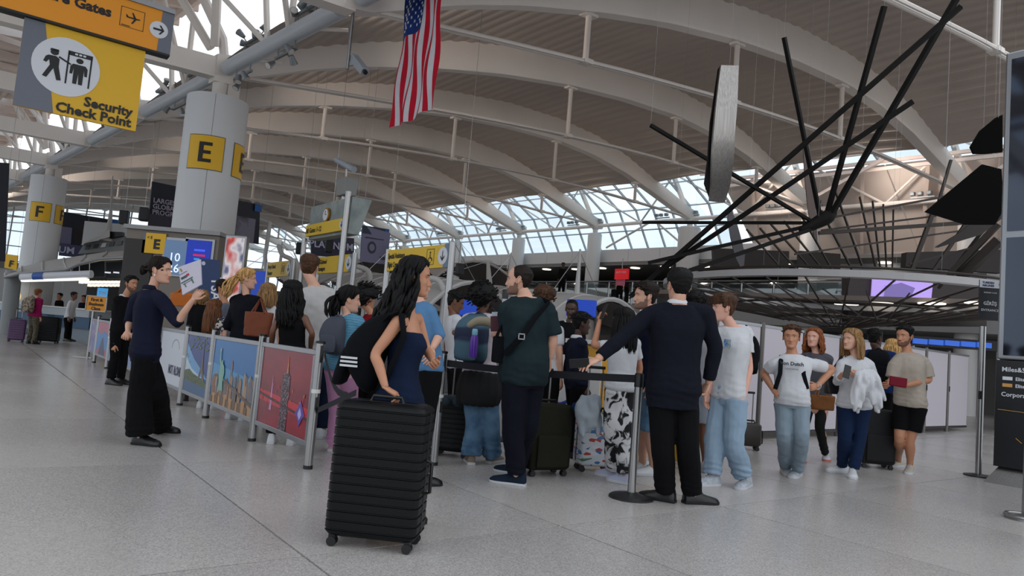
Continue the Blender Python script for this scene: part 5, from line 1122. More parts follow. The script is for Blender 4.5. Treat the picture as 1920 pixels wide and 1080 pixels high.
q = gp(1648, 880); suitcase('tall black soft suitcase beside the beige T-shirt man', q + V(0, .12, 0), 95, .40, .27, .72, BLACKC_ if 'BLACKC_' in globals() else mat('black_canvas', (14, 14, 17), .85), 0, .38, True)
q = gp(1404, 845); suitcase('dark brown hard suitcase behind the pale blue sweatpants', V(q.x, q.y + .1, 0), 95, .34, .2, .36, mat('case_brown', (52, 46, 42), .45), 0, .4)
q = gp(29, 641); suitcase('purple suitcase beside the magenta traveller at far left', q, 60, .42, .28, .66, mat('case_purple', (84, 52, 96), .4), 8, .3)
q = gp(89, 643); suitcase('big black suitcase to the right of the magenta traveller', q, 75, .56, .32, .8, CASEK, 10, .0)
q = gp(1272, 868); o = MB().box(q + V(0, 0, .2), .05, .2, .38, az_vec(80), az_vec(-10)).build('yellow_bag', mat('bag_yellow', (190, 150, 30), .6), bevel=.02); tag(o, 'narrow yellow bag standing on the floor behind the officer', 'bag')
# soft goods
def pillow(label, c, r_, m, name='neck_pillow', cat='pillow', tilt=0.0):
    mb = MB(); pts = [c + V(r_ * math.cos(a), r_ * .8 * math.sin(a), r_ * tilt * math.sin(a)) for a in [math.radians(-60 + 300 * k / 16) for k in range(17)]]
    mb.capsule(pts, [r_ * .42] * 17, 12, 2); o = mb.build(name, m, smooth=True, angle=180); tag(o, label, cat); return o
pillow('dark grey neck pillow resting on the black cabin suitcase', at(848, 752, 7.0), .11, cloth('grey_plush', (52, 62, 70)))
pillow('navy neck pillow under the white hoodie on the car suitcase', at(1100, 765, 6.55), .10, cloth('navy_plush', (22, 44, 84)))
mb = MB(); rnd = random.Random(5)
for k in range(16):
    x0 = 1090 + rnd.uniform(0, 30); pts = [at(x0 + rnd.uniform(-4, 4), 742 + rnd.uniform(0, 10), 6.5)]
    for s in range(1, 5): pts.append(at(x0 + 6 * math.sin(s + k) + rnd.uniform(-3, 3), 745 + s * rnd.uniform(12, 18), 6.46 + rnd.uniform(-.03, .03)))
    mb.capsule(pts, [.02, .032, .036, .034, .02], 8, 3)
g2 = remesh(mb, .012, 2); o = g2.build('hoodie', cloth('light_grey_jersey', (150, 158, 166)), smooth=True, angle=180); tag(o, 'light grey hoodie tied over the handle of the car suitcase', 'clothing')
def backpack(label, c, out, w_, h_, d_, m, tilt=0.0, name='backpack', stripes=False, straps=None):
    """c centre of the back panel, out = direction away from the wearer"""
    t = thing(name, label, 'backpack', c - V(0, 0, h_ / 2)); out = Vector(out).normalized(); X = out.cross(GUP).normalized()
    rings = []
    for k in range(13):
        s = k / 12; z = (s - .5) * h_; e = (1 - abs(2 * s - 1) ** 3.2) ** .5 if 0 < k < 12 else .25; dd = d_ * (.62 + .38 * math.sin(math.pi * min(1, (1 - s) * 1.15)))
        rings.append(sup(c + out * (dd * e / 2) + GUP * z - out * tilt * z, X, out, w_ / 2 * (e * .6 + .4), dd * e / 2, 22, 3.2))
    g_ = MB().ring_loft(rings); g_ = remesh(g_, .014, 1); fold(g_, .006, 9, 1, 3.0); g_.build('bag_body', m, t, smooth=True, angle=180)
    rings = [sup(c + out * (d_ * .9) + GUP * (z - .5) * h_ - out * tilt * (z - .5) * h_, X, out, w_ * .36 * e, d_ * .16 * e, 18, 3) for z, e in ((.06, .5), (.09, .9), (.2, 1), (.42, 1), (.5, .85), (.54, .4))]
    MB().ring_loft(rings).build('front_pocket', m, t, smooth=True)
    MB().tube([c + GUP * h_ * .48 - X * .04, c + GUP * h_ * .54, c + GUP * h_ * .48 + X * .04], .012, 6).build('grab_loop', m, t)
    if stripes:
        for k in range(3):
            zz = -.02 + .033 * k; a = []
            for s in (-1, 1): a.append(c + out * (d_ * (.66 + .22 * s)) + GUP * zz - out * tilt * zz)
    for pts in (straps or []): MB().tube(pts, .022, 8, flat=.35).build('strap', m, t, smooth=True)
    return t
BPK = cloth('backpack_black', (13, 14, 19))
Jp = P1['J']; c = (P1['neck'] * .58 + P1['hip'] * .42) + V(-.10, -.03, .0)
bk_ = backpack('black backpack with three white stripes on the walking woman\'s back', c, V(-1, .02, 0), .30, .50, .24, BPK, .25, straps=[[Jp['shR'] + V(.0, -.02, .06), Jp['shR'] + V(-.05, -.03, .04), c + V(-.05, -.08, .14)], [Jp['shR'] + V(.02, -.03, .05), Jp['shR'] + V(.05, -.04, -.08), c + V(.02, -.1, -.18)]])
wm = mat('stripe_white', (200, 202, 205), .6)
for k in range(3):
    a = at(637 + k * 1.0, 684 - 7.5 * k, 4.12); b = at(670, 687 - 7.5 * k, 4.12); MB().bar(a, b, .006, .012).build('white_stripe', wm, bk_)
Jp = P13['J']; backpack('small grey backpack on the girl in the turquoise jacket', P13['neck'] * .6 + P13['hip'] * .4 - P13['sf'] * .12, -P13['sf'], .24, .34, .13, cloth('grey_nylon', (70, 74, 84)))
Jp = P17['J']; c = P17['neck'] * .62 + P17['hip'] * .38 - P17['sf'] * .13
b17 = backpack('navy and teal backpack with a cream bundle on the person in white fleece', c, -P17['sf'] + V(-.3, 0, 0), .33, .47, .2, ramp_mat('navy_teal', 'wave', 1.2, [(.3, (20, 34, 62)), (.6, (60, 90, 106))], .8, dist=3))
mb = MB(); q = at(905, 607, 6.35); mb.capsule([q + V(-.11, 0, -.02), q + V(-.04, 0, .02), q + V(.06, 0, .015), q + V(.13, .02, -.05)], [.03, .04, .04, .03], 12); mb.build('rolled_cloth', cloth('cream_cloth', (150, 140, 120)), b17, smooth=True)
q = at(889, 640, 6.3); t = thing('water_bottle', 'purple water bottle with pale lid in the side of the navy backpack', 'bottle', q - V(0, 0, .12))
MB().lathe(q - V(0, 0, .14), [(.03, 0), (.036, .02), (.037, .14), (.03, .18), (.022, .2)], 20).build('bottle_body', mat('bottle_purple', (84, 40, 150), .3), t, smooth=True); MB().lathe(q - V(0, 0, .14), [(.024, .195), (.026, .2), (.026, .235), (.02, .25)], 16).build('lid', mat('bottle_lid', (120, 170, 190), .4), t, smooth=True)
mb = MB()
for k in range(13): a_ = -2.4 + k * .4; mb.capsule([P17['hip'] + P17['r'] * .15 * math.sin(a_) - P17['f'] * .13 * math.cos(a_) + V(0, 0, .04), P17['hip'] + P17['r'] * .17 * math.sin(a_) - P17['f'] * .15 * math.cos(a_) + V(0, 0, -.1), P17['hip'] + P17['r'] * .16 * math.sin(a_) - P17['f'] * .15 * math.cos(a_) + V(0, 0, -.19)], [.05, .06, .055], 10)
g2 = remesh(mb, .014, 2); g2.build('tied_jacket', mat('black_cloth2', (12, 12, 14), .9), P17['root'], smooth=True, angle=180)
backpack('black backpack behind the young man in sweatpants', P26['neck'] * .62 + P26['hip'] * .38 - P26['sf'] * .13, -P26['sf'], .28, .42, .14, BPK, straps=[[P26['J']['shL'] + V(0, -.02, .06), P26['J']['shL'] + P26['sf'] * .05 - V(0, .0, .1)]])
Jp = P27['J']; sp = []
for s in ('L', 'R'):
    S_ = Jp['sh' + s] * .62 + P27['neck'] * .38; f_ = P27['sf']; sp.append([S_ - f_ * .1 + V(0, 0, .02), S_ + V(0, 0, .045), S_ + f_ * .11 - V(0, 0, .03), S_ + f_ * .165 - V(0, 0, .14), S_ + f_ * .15 - V(0, 0, .27) + (Jp['sh' + s] - P27['neck']).normalized() * .05])
backpack('black backpack worn by the stocky man in the lettered T-shirt', P27['neck'] * .6 + P27['hip'] * .4 - P27['sf'] * .14, -P27['sf'], .28, .42, .14, BPK, straps=sp)
backpack('black backpack on the man in the royal blue shirt', P30['neck'] * .62 + P30['hip'] * .38 - P30['sf'] * .14, -P30['sf'], .3, .42, .16, BPK)
backpack('patterned beige backpack on the magenta traveller', P4['neck'] * .6 + P4['hip'] * .4 - P4['sf'] * .16, -P4['sf'], .36, .48, .2, ramp_mat('beige_pattern', 'noise', 18, [(.45, (150, 134, 118)), (.55, (86, 78, 68))], .8))
# print on the lettered T-shirt and the other shirts
f_ = P27['sf']; c = P27['neck'] * .80 + P27['hip'] * .20 + f_ * .155; Xr = V(-f_.y, f_.x, 0); upv = (V(0, 0, 1) + f_ * -.12).normalized()
text(P27['root'], 'Von Dutch', c - V(0, 0, .02), Xr, upv, .05, mat('print_dark', (44, 52, 60), .8), align='CENTER', bold=.002, lift=.01, name='chest_print')
text(P27['root'], 'CALIFORNIA', c - V(0, 0, .065), Xr, upv, .022, mat('print_dark', (44, 52, 60), .8), align='CENTER', lift=.012, name='chest_print')
c = at(1363, 645, 6.55); f_ = P26['sf']; Xr = V(-f_.y, f_.x, 0); poly(P26['root'], 'chest_print', [(-.04, -.04), (.04, -.045), (.042, .042), (-.035, .045)], c, Xr, GUP, ramp_mat('blue_print', 'noise', 30, [(.42, (40, 96, 160)), (.55, (150, 176, 196)), (.65, (190, 170, 110))], .8), .0)
# bags, phones, papers
def handbag(label, c, X, w_, h_, d_, m, strap_to=None, name='handbag'):
    t = thing(name, label, 'bag', c - V(0, 0, h_ / 2)); X = Vector(X).normalized(); Yv = V(-X.y, X.x, 0)
    g_ = MB().ring_loft([sup(c + V(0, 0, (z - .5) * h_), X, Yv, w_ / 2 * e, d_ / 2 * (1.2 - .6 * z), 20, 4) for z, e in ((0, .86), (.04, .93), (.3, .96), (.7, 1.02), (.97, 1.06), (1, 1.05))]); g_ = remesh(g_, .012, 1); fold(g_, .007, 9, 1, 1.0)
    g_.build('bag_body', m, t, smooth=True, angle=180)
    for s in (-1, 1):
        a = c + X * w_ * .25 + Yv * s * d_ * .3 + V(0, 0, h_ * .45); b = c - X * w_ * .25 + Yv * s * d_ * .3 + V(0, 0, h_ * .45); tp = strap_to if strap_to is not None else c + V(0, 0, h_ * .9)
        MB().tube([a, a.lerp(tp, .6), Vector(tp) + Yv * s * .01, b.lerp(tp, .6), b], .009, 6).build('strap', m, t, smooth=True)
    return t
LB = cloth('brown_leather', (116, 62, 42), .5, .15); handbag('large brown leather tote on the shoulder of the woman with the blond ponytail', at(484, 608, 7.62), V(1, -.1, 0), .30, .26, .12, LB, at(489, 560, 7.75), 'tote_bag')
handbag('tan brown handbag hanging behind the stocky man\'s elbow', at(1541, 755, 8.6), V(1, .1, 0), .30, .17, .12, cloth('tan_leather', (124, 78, 40), .5, .15), at(1543, 705, 8.8))
handbag('black shoulder bag held in front of the blond woman\'s arm', at(1560, 722, 8.2), V(1, .2, 0), .18, .2, .1, mat('black_leather', (14, 14, 15), .45), at(1578, 668, 8.0))
handbag('orange brown handbag behind the navy blazer woman\'s raised sheets', at(340, 562, 6.9), V(1, .1, 0), .2, .13, .1, cloth('orange_leather', (176, 96, 36), .5, .15))
handbag('black crossbody bag on the chest side of the green T-shirt man', at(936, 655, 5.85), V(1, .3, 0), .12, .22, .08, BPK)
mb = MB(); A_ = P18['J']['shR'] * .6 + P18['neck'] * .4; nrm = -P18['sf']
mb.tube([A_ + P18['sf'] * .03 + V(0, 0, .05), A_ + nrm * .125 + V(0, 0, .02), at(1003, 596, 5.73), at(978, 632, 5.665), at(946, 664, 5.76)], .026, 10, flat=.25, side=GUP); o = mb.build('crossbody_strap', BPK, smooth=True); tag(o, 'wide black bag strap running diagonally across the green T-shirt', 'strap')
c = at(978, 631, 5.64); o = MB()
for (dx, dz, sx, sz) in ((0, .02, .05, .008), (0, -.02, .05, .008), (-.022, 0, .008, .04), (.022, 0, .008, .04)): o.box(c + V(dx, 0, dz), sx, .006, sz)
oo = bpy.data.objects['crossbody_strap']; o.build('buckle', ALU, oo)
def phone(label, c, d, n, m=DARK, w_=.072, h_=.15, name='phone'):
    o = MB().box(c, w_, .009, h_, Vector(n).cross(Vector(d)).normalized(), Vector(n).normalized(), Vector(d).normalized()).build(name, m, bevel=.003); tag(o, label, 'phone'); return o
phone('phone raised in the hand of the girl in tie-dye trousers', at(1132, 584, 6.52), (.3, 0, 1), (.95, .25, -.2)); phone('black phone held by the blond woman in the white sweater', at(1588, 697, 7.66), (.3, .3, 1), (0, 1, -.2)); phone('dark phone in the officer\'s outstretched hand', at(1086, 681, 5.40), (-1, .1, -.15), (0, 1, .3)); q = P16['J']; d_ = (q['wrR'] - q['elR']).normalized(); phone('phone held by the boy with white sleeves', q['wrR'] + d_ * .11 + V(0, 0, .02), (.4, 0, 1), (1, .3, 0))
o = MB().box(at(1684, 716, 8.28), .2, .03, .11, V(1, 0, -.08), V(0, 1, 0), V(.08, 0, 1)).build('pouch', cloth('dark_red_leather', (110, 16, 36), .5, .1), bevel=.012); tag(o, 'dark red zip pouch held by the man in the beige T-shirt', 'pouch')
o = MB().box(at(931, 607, 6.1), .1, .01, .13, V(1, 0, .1), V(0, 1, 0), V(-.1, 0, 1)).build('passport', mat('passport_red', (70, 18, 34), .6)); tag(o, 'dark red passport held up by the green T-shirt man', 'passport')
o = MB().box(at(931, 598, 6.12), .08, .002, .12, V(1, 0, .1), V(0, 1, 0), V(-.1, 0, 1)).build('boarding_card', mat('card_paper', (176, 186, 196), .7)); tag(o, 'pale boarding card tucked in the dark red passport', 'paper')
t = thing('printed_sheets', 'white printed sheets held up by the woman in the navy blazer', 'paper', at(352, 550, 6.05))
q = [at(*p, 6.1) for p in ((342, 553), (378, 533), (376, 486), (334, 501))]; MB().panel(*q, .003).build('sheet', mat('paper_white', (190, 186, 200), .7), t)
q2 = [p + V(.003, .006, -.002) for p in q]; MB().panel(*q2, .003).build('sheet', mat('paper_white', (190, 186, 200), .7), t)
X = (q[1] - q[0]).normalized(); U = (q[3] - q[0]).normalized(); W_ = (q[1] - q[0]).length; Hh = (q[3] - q[0]).length
for (x0, x1, y0, y1, c_) in ((.3, .6, .48, .56, (60, 70, 76)), (.6, .72, .5, .58, (176, 50, 60)), (.2, .8, .36, .40, (60, 100, 80)), (.25, .75, .3, .32, (90, 90, 96)), (.45, .52, .74, .86, (150, 120, 70)), (.3, .35, .18, .32, (60, 110, 80)), (.68, .74, .18, .34, (60, 110, 80)), (.3, .7, .66, .68, (110, 110, 120))):
    poly(t, 'printed_mark', [(x0 * W_, y0 * Hh), (x1 * W_, y0 * Hh), (x1 * W_, y1 * Hh), (x0 * W_, y1 * Hh)], q[0], X, U, mat('ink_%d_%d_%d' % c_, c_, .6), .003, .001)
mb = MB(); rnd = random.Random(2); base = at(1640, 702, 7.72)
for k in range(12):
    x0 = 1606 + k * 3.2; pts = [at(x0, 697 + rnd.uniform(-3, 3), 7.7)]
    L_ = 60 + 16 * math.sin(k * .9) ; 
    for s in range(1, 5): pts.append(at(x0 - (4 - k) * .6 * s + rnd.uniform(-1.5, 1.5), 697 + L_ * s / 4, 7.66 + .03 * math.sin(k * 2 + s)))
    mb.capsule(pts, [.022, .026, .028, .028, .02], 8, 3)
g2 = remesh(mb, .012, 2); o = g2.build('cardigan', mat('white_cotton', (214, 214, 216)), smooth=True, angle=180); tag(o, 'white cardigan draped over the blond woman\'s forearm', 'clothing')
# watch, earrings
o = MB().tube([P27['J']['wrL'] + (P27['sr'] * math.cos(a) * .034 + GUP * math.sin(a) * .034) for a in [k * .524 for k in range(13)]], .009, 6).build('wristwatch', POSTM); tag(o, 'steel wristwatch on the stocky man\'s left wrist', 'watch')
MB().ellip(P2['T'] @ V(.08, -.006, -.05), .007, .007, .014).build('earring', mat('pearl', (220, 210, 200), .2), P2['root'], smooth=True)
# ------------------------------------------------------------------ gantry signs over the queue
def gantry_sign(label, pr, pb, Yr, wpx, lines, icon, sq=.8):
    """pr right-top pixel, pb right-bottom pixel"""
    A = at(pr[0], pr[1], Yr); n = GV.cross(GUP); B = plane_pt(pb[0], pb[1], A, n); C_ = plane_pt(wpx[0], wpx[1], A, n)
    X = -GV; wd = (A - C_).dot(X); ht = A.z - B.z; o = V(A.x, A.y, B.z) - X * wd; t = thing('gantry_sign', label, 'sign', o)
    MB().box(o + X * wd / 2 + V(0, 0, ht / 2), wd, .06, ht, X, X.cross(GUP)).build('board', mat('sign_lemon', (226, 186, 40), .45), t)
    poly(t, 'grey_field', [(wd - ht * .5, 0), (wd, 0), (wd, ht), (wd - ht * .45, ht)], o, X, GUP, mat('sign_bluegrey', (112, 130, 146), .5), .034)
    cx = wd - ht * .55; poly(t, 'disc', circ(cx, ht * .5, ht * .38), o, X, GUP, SIGNW, .038); a = ht * .22
    poly(t, 'arrow', [(cx - .08 * a, ht * .5 + a), (cx - .12 * a, ht * .5 - a * .5), (cx - a * .7, ht * .5 + a * .05), (cx - a * .7, ht * .5 - a * .3), (cx, ht * .5 - a * 1.05), (cx + a * .7, ht * .5 - a * .3), (cx + a * .7, ht * .5 + a * .05), (cx + .12 * a, ht * .5 - a * .5), (cx + .08 * a, ht * .5 + a)], o, X, GUP, SIGNK, .042)
    s = ht * (.36 if len(lines) > 1 else .5)
    for k, ln in enumerate(lines): text(t, ln, o + X * ht * .18 + V(0, 0, ht * (.58 - .42 * k) if len(lines) > 1 else ht * .3), X, GUP, s, SIGNK, bold=.003, lift=.034, squeeze=sq)
    bx = cx - ht * 1.35; u = ht * .7
    for (x0, y0, x1, y1) in ((0, 0, .9, .03), (0, .97, .9, 1), (0, 0, .03, 1), (.87, 0, .9, 1)): poly(t, 'icon_line', [(bx + x0 * u, ht * .15 + y0 * u), (bx + x1 * u, ht * .15 + y0 * u), (bx + x1 * u, ht * .15 + y1 * u), (bx + x0 * u, ht * .15 + y1 * u)], o, X, GUP, SIGNK, .034)
    c = (bx + u * .45, ht * .15 + u * .45)
    if icon == 'wheelchair':
        poly(t, 'icon_head', circ(c[0] - .02 * u, c[1] + u * .32, u * .07), o, X, GUP, SIGNK, .036); poly(t, 'icon_body', [(c[0] - .06 * u, c[1] + .22 * u), (c[0] + .02 * u, c[1] + .22 * u), (c[0] + .03 * u, c[1] + .02 * u), (c[0] + .2 * u, c[1]), (c[0] + .28 * u, c[1] - .22 * u), (c[0] + .2 * u, c[1] - .24 * u), (c[0] + .13 * u, c[1] - .07 * u), (c[0] - .05 * u, c[1] - .05 * u)], o, X, GUP, SIGNK, .036)
        pts = [(c[0] - .03 * u + .2 * u * math.cos(q), c[1] - .14 * u + .2 * u * math.sin(q)) for q in [math.radians(120 + 22 * k) for k in range(10)]]; poly(t, 'icon_wheel', pts + [(c[0] - .03 * u + .15 * u * math.cos(q), c[1] - .14 * u + .15 * u * math.sin(q)) for q in [math.radians(120 + 22 * k) for k in reversed(range(10))]], o, X, GUP, SIGNK, .036)
    else:
        for d in (-.15, .2):
            poly(t, 'icon_head', circ(c[0] + d * u, c[1] + u * .3, u * .07), o, X, GUP, SIGNK, .036); poly(t, 'icon_body', [(c[0] + (d - .08) * u, c[1] + .2 * u), (c[0] + (d + .08) * u, c[1] + .2 * u), (c[0] + (d + .06) * u, c[1] - .3 * u), (c[0] + (d - .06) * u, c[1] - .3 * u)], o, X, GUP, SIGNK, .036)
    for k, e in enumerate((0, wd)):
        q = o + X * e; MB().cyl(V(q.x, q.y, 0), V(q.x, q.y, o.z + ht + .02), .05, 14).build('post', POSTM, t, smooth=True)
    return t, o, X, wd, ht
gantry_sign('yellow gantry sign reading Special Assistance with wheelchair icon above the walking woman', (849, 457), (848, 501), 10.4, (729, 471), ['Special Assistance', 'Flight Crews'], 'wheelchair', .62)
gantry_sign('yellow gantry sign reading All Ticketed Passengers below the clock box', (666, 476), (665, 509), 14.0, (598, 486), ['All Ticketed', 'Passengers'], 'people', .72)
gantry_sign('small yellow gantry sign reading Priority Ticketed Passengers above the black tank top', (551, 488), (551, 517), 17.0, (504, 495), ['Priority Ticketed', 'Passengers'], 'people', .6)
# clock box on tall posts
Xg = -GV; ng = Xg.cross(GUP)
A = at(661, 368, 13.6); CW = (A - plane_pt(583, 386, A, ng)).dot(Xg); o = A - Xg * CW; t = thing('clock_box', 'tall grey hooded box with gold clock and Gates 1-12 sign', 'sign', V(o.x, o.y, o.z - .9))
hz_ = .72; HB = ramp_mat('patina_metal', 'noise', 3, [(.35, (120, 132, 132)), (.6, (150, 158, 156))], .5)
c0 = o; dep = -ng * .42
MB().hexa([c0 + Xg * .06 + V(0, 0, -hz_), c0 + Xg * (CW - .05) + V(0, 0, -hz_), c0 + Xg * (CW - .05) + dep * .55 + V(0, 0, -hz_), c0 + Xg * .06 + dep * .55 + V(0, 0, -hz_), c0 + V(0, 0, -.0), c0 + Xg * CW + V(0, 0, 0), c0 + Xg * CW + dep + V(0, 0, .0), c0 + dep + V(0, 0, 0)]).build('hood', HB, t, bevel=.01)
cc = c0 + Xg * CW * .47 + V(0, 0, -.27) + ng * .03
MB().cyl(cc - ng * .02, cc + ng * .02, .15, 28).build('clock_rim', mat('gold_rim', (190, 140, 50), .3, .8), t, smooth=True); MB().cyl(cc + ng * .0, cc + ng * .028, .12, 28).build('clock_face', SIGNW, t)
MB().bar(cc + ng * .03, cc + ng * .03 + V(0, 0, .08), .012, .006, up=ng).build('clock_hand', SIGNK, t); MB().bar(cc + ng * .03, cc + ng * .03 + Xg * .06, .012, .006, up=ng).build('clock_hand', SIGNK, t)
so = c0 + Xg * .04 + V(0, 0, -.66) + ng * .05; MB().box(so + Xg * (CW * .5 - .04) + V(0, 0, .12), CW - .12, .05, .24, Xg, ng).build('sign_board', mat('sign_lemon', (226, 186, 40), .45), t)
text(t, 'All Gates 1-12', so + V(0, 0, .06) + Xg * .02, Xg, GUP, .15, SIGNK, bold=.002, lift=.03, squeeze=.95); poly(t, 'disc', circ(CW - .24, .12, .09), so, Xg, GUP, SIGNW, .03); poly(t, 'arrow', [(CW - .24 + a_, b_) for a_, b_ in ((-.01, .18), (-.015, .1), (-.05, .12), (0, .05), (.05, .12), (.015, .1), (.01, .18))], so, Xg, GUP, SIGNK, .034)
for e in (.04, CW - .03):
    for dd in (ng * .08,):
        q = c0 + Xg * e + dd; MB().cyl(V(q.x, q.y, 0), V(q.x, q.y, c0.z - (.7 if e < .5 else -.08)), .055, 14).build('post', POSTM, t, smooth=True)
bx = c0 + Xg * CW * .62 + dep * .4; MB().hexa([bx + Xg * a + dep * b + V(0, 0, z) for z, s in ((.12, .8), (.48, 1)) for a, b in ((-.22 * s, -.3 * s), (.28 * s, -.3 * s), (.28 * s, .4), (-.22 * s, .4))]).build('speaker_box', mat('box_grey', (140, 140, 138), .5), t, bevel=.02)
MB().cyl(bx + V(0, 0, 0), bx + V(0, 0, .12), .05, 10).build('stem', POSTM, t); MB().cyl(bx + V(0, 0, .48), bx + V(0, 0, .68), .02, 8).build('stem', POSTM, t)
MB().tube([at(628, 299, 13.9), at(634, 302, 13.9), at(664, 318, 13.5)], [.05, .06, .062], 12).build('camera_tube', mat('camera_grey', (150, 158, 166), .4), t, smooth=True)
# banners
def banner(label, c4, Y, m, parts=(), dY=0.0, name='banner', cat='banner', thick=.04, hung=True):
    """c4 corner pixels TL TR BR BL ; dY how much farther the right edge is"""
    q = [at(*c4[0], Y), at(*c4[1], Y + dY), at(*c4[2], Y + dY), at(*c4[3], Y)]; t = thing(name, label, cat, q[3])
    MB().panel(q[3], q[2], q[1], q[0], thick).build('print_board', m, t); X = (q[2] - q[3]); U = q[0] - q[3]; n = X.cross(U).normalized()
    for i, (nm, pts, mm) in enumerate(parts):
        v = [q[3] + X * a + U * b + n * (.004 + .003 * i) for a, b in pts]; k = len(v); MB().add(v + [p - n * .002 for p in v], [tuple(range(k)), tuple(range(2 * k - 1, k - 1, -1))]).build(nm, mm, t)
    if hung:
        for p in (q[0], q[1]): MB().cyl(p, V(p.x, p.y, roofz(p)), .004, 5).build('cord', STEEL, t)
    return t, q[3], X, U
R_ = lambda x0, y0, x1, y1: [(x0, y0), (x1, y0), (x1, y1), (x0, y1)]
BN = mat('banner_navy', (16, 24, 42), .6); BLV = mat('banner_lavender', (112, 110, 138), .6); BB = mat('banner_blue', (16, 90, 160), .6); LT = mat('banner_type', (170, 166, 184), .6)
t, o, X, U = banner('dark navy banner reading Largest Global Hotel Program left of the E column', ((286, 340), (362, 356), (352, 434), (278, 424)), 21, BN, (('foot_band', R_(0, 0, 1, .28), mat('banner_slate', (60, 60, 76), .6)),), 1.0)
for k, w_ in enumerate(('LARGEST', 'GLOBAL HOTEL', 'PROGRAM')): text(t, w_, o + X * .05 + U * (.54 - .13 * k), X, U, .2, LT, bold=.004, lift=.03)
banner('navy banner with desert photograph right of the E column', ((440, 374), (488, 384), (485, 458), (432, 450)), 20, BN, (('photo', R_(0, 0, .8, .62), ramp_mat('desert_print', 'noise', 1.6, [(.42, (60, 56, 50)), (.55, (120, 118, 136))], .6)), ('blue_square', R_(.72, .82, .98, 1), BB)), 1.0)
banner('wide navy banner with framed photographs behind the F column', ((112, 396), (222, 414), (218, 482), (106, 470)), 34, BN, (('photo', R_(.26, .16, .9, .7), mat('photo_dark', (34, 30, 36), .6)), ('photo_inset', R_(.4, .2, .82, .6), ramp_mat('photo_warm', 'noise', 1.2, [(.4, (44, 34, 34)), (.6, (150, 120, 130))], .6)), ('pale_patch', R_(.05, .2, .22, .62), BLV), ('blue_square', R_(.86, .72, .99, .98), BB)), 1.5)
t, o, X, U = banner('slate banner strip with letters NUM beside the F column', ((112, 456), (160, 462), (158, 484), (110, 479)), 32, mat('banner_slate2', (62, 66, 100), .6), (), .5); text(t, 'PLATINUM', o + X * .6 + U * .25, X, U, .42, mat('type_pale', (190, 190, 214), .6), align='RIGHT', bold=.006, lift=.03)
t, o, X, U = banner('dark banner reading PLATINUM behind the gantry posts', ((583, 437), (664, 447), (664, 486), (584, 478)), 19, mat('banner_slate3', (44, 48, 72), .6), (), .8); text(t, 'PLATINUM', o + X * .97 + U * .38, X, U, .27, mat('type_pale', (190, 190, 214), .6), align='RIGHT', bold=.006, lift=.03)
t, o, X, U = banner('navy and lavender banner with round logo right of the clock box', ((680, 422), (732, 437), (726, 496), (676, 490)), 18, BLV, (('top_band', R_(0, .78, 1, 1), mat('banner_darkteal', (16, 40, 60), .6)), ('blue_square', R_(.84, .78, 1, .97), BB), ('logo_ring', [(.38 + .16 * math.cos(a), .42 + .17 * math.sin(a)) for a in [k * .3 for k in range(21)]], mat('logo_dark', (40, 40, 60), .6)), ('logo_core', [(.38 + .1 * math.cos(a), .42 + .10 * math.sin(a)) for a in [k * .3 for k in range(21)]], BLV), ('caption', R_(.12, .66, .8, .69), mat('logo_dark', (40, 40, 60), .6)), ('small_mark', R_(.7, .12, .94, .2), mat('logo_dark', (40, 40, 60), .6))), .6)
banner('dark portrait banner cut off at the far left edge', ((-60, 300), (18, 306), (10, 490), (-66, 488)), 15, mat('banner_black', (16, 22, 36), .6), (('cheek', [(.84, .28), (.93, .36), (.975, .5), (.93, .58), (.86, .6), (.8, .45)], mat('portrait_skin', (120, 74, 60), .6)), ('violet_edge', R_(.9, .86, 1, .98), BLV)), .6)
t, o, X, U = banner('small yellow F sign low at the left edge', ((10, 476), (33, 479), (31, 506), (8, 502)), 24, SIGNY, (), .0, 'area_sign', 'sign'); text(t, 'F', o + X * .35 + U * .15, X, U, .3, SIGNK, bold=.01, lift=.03)
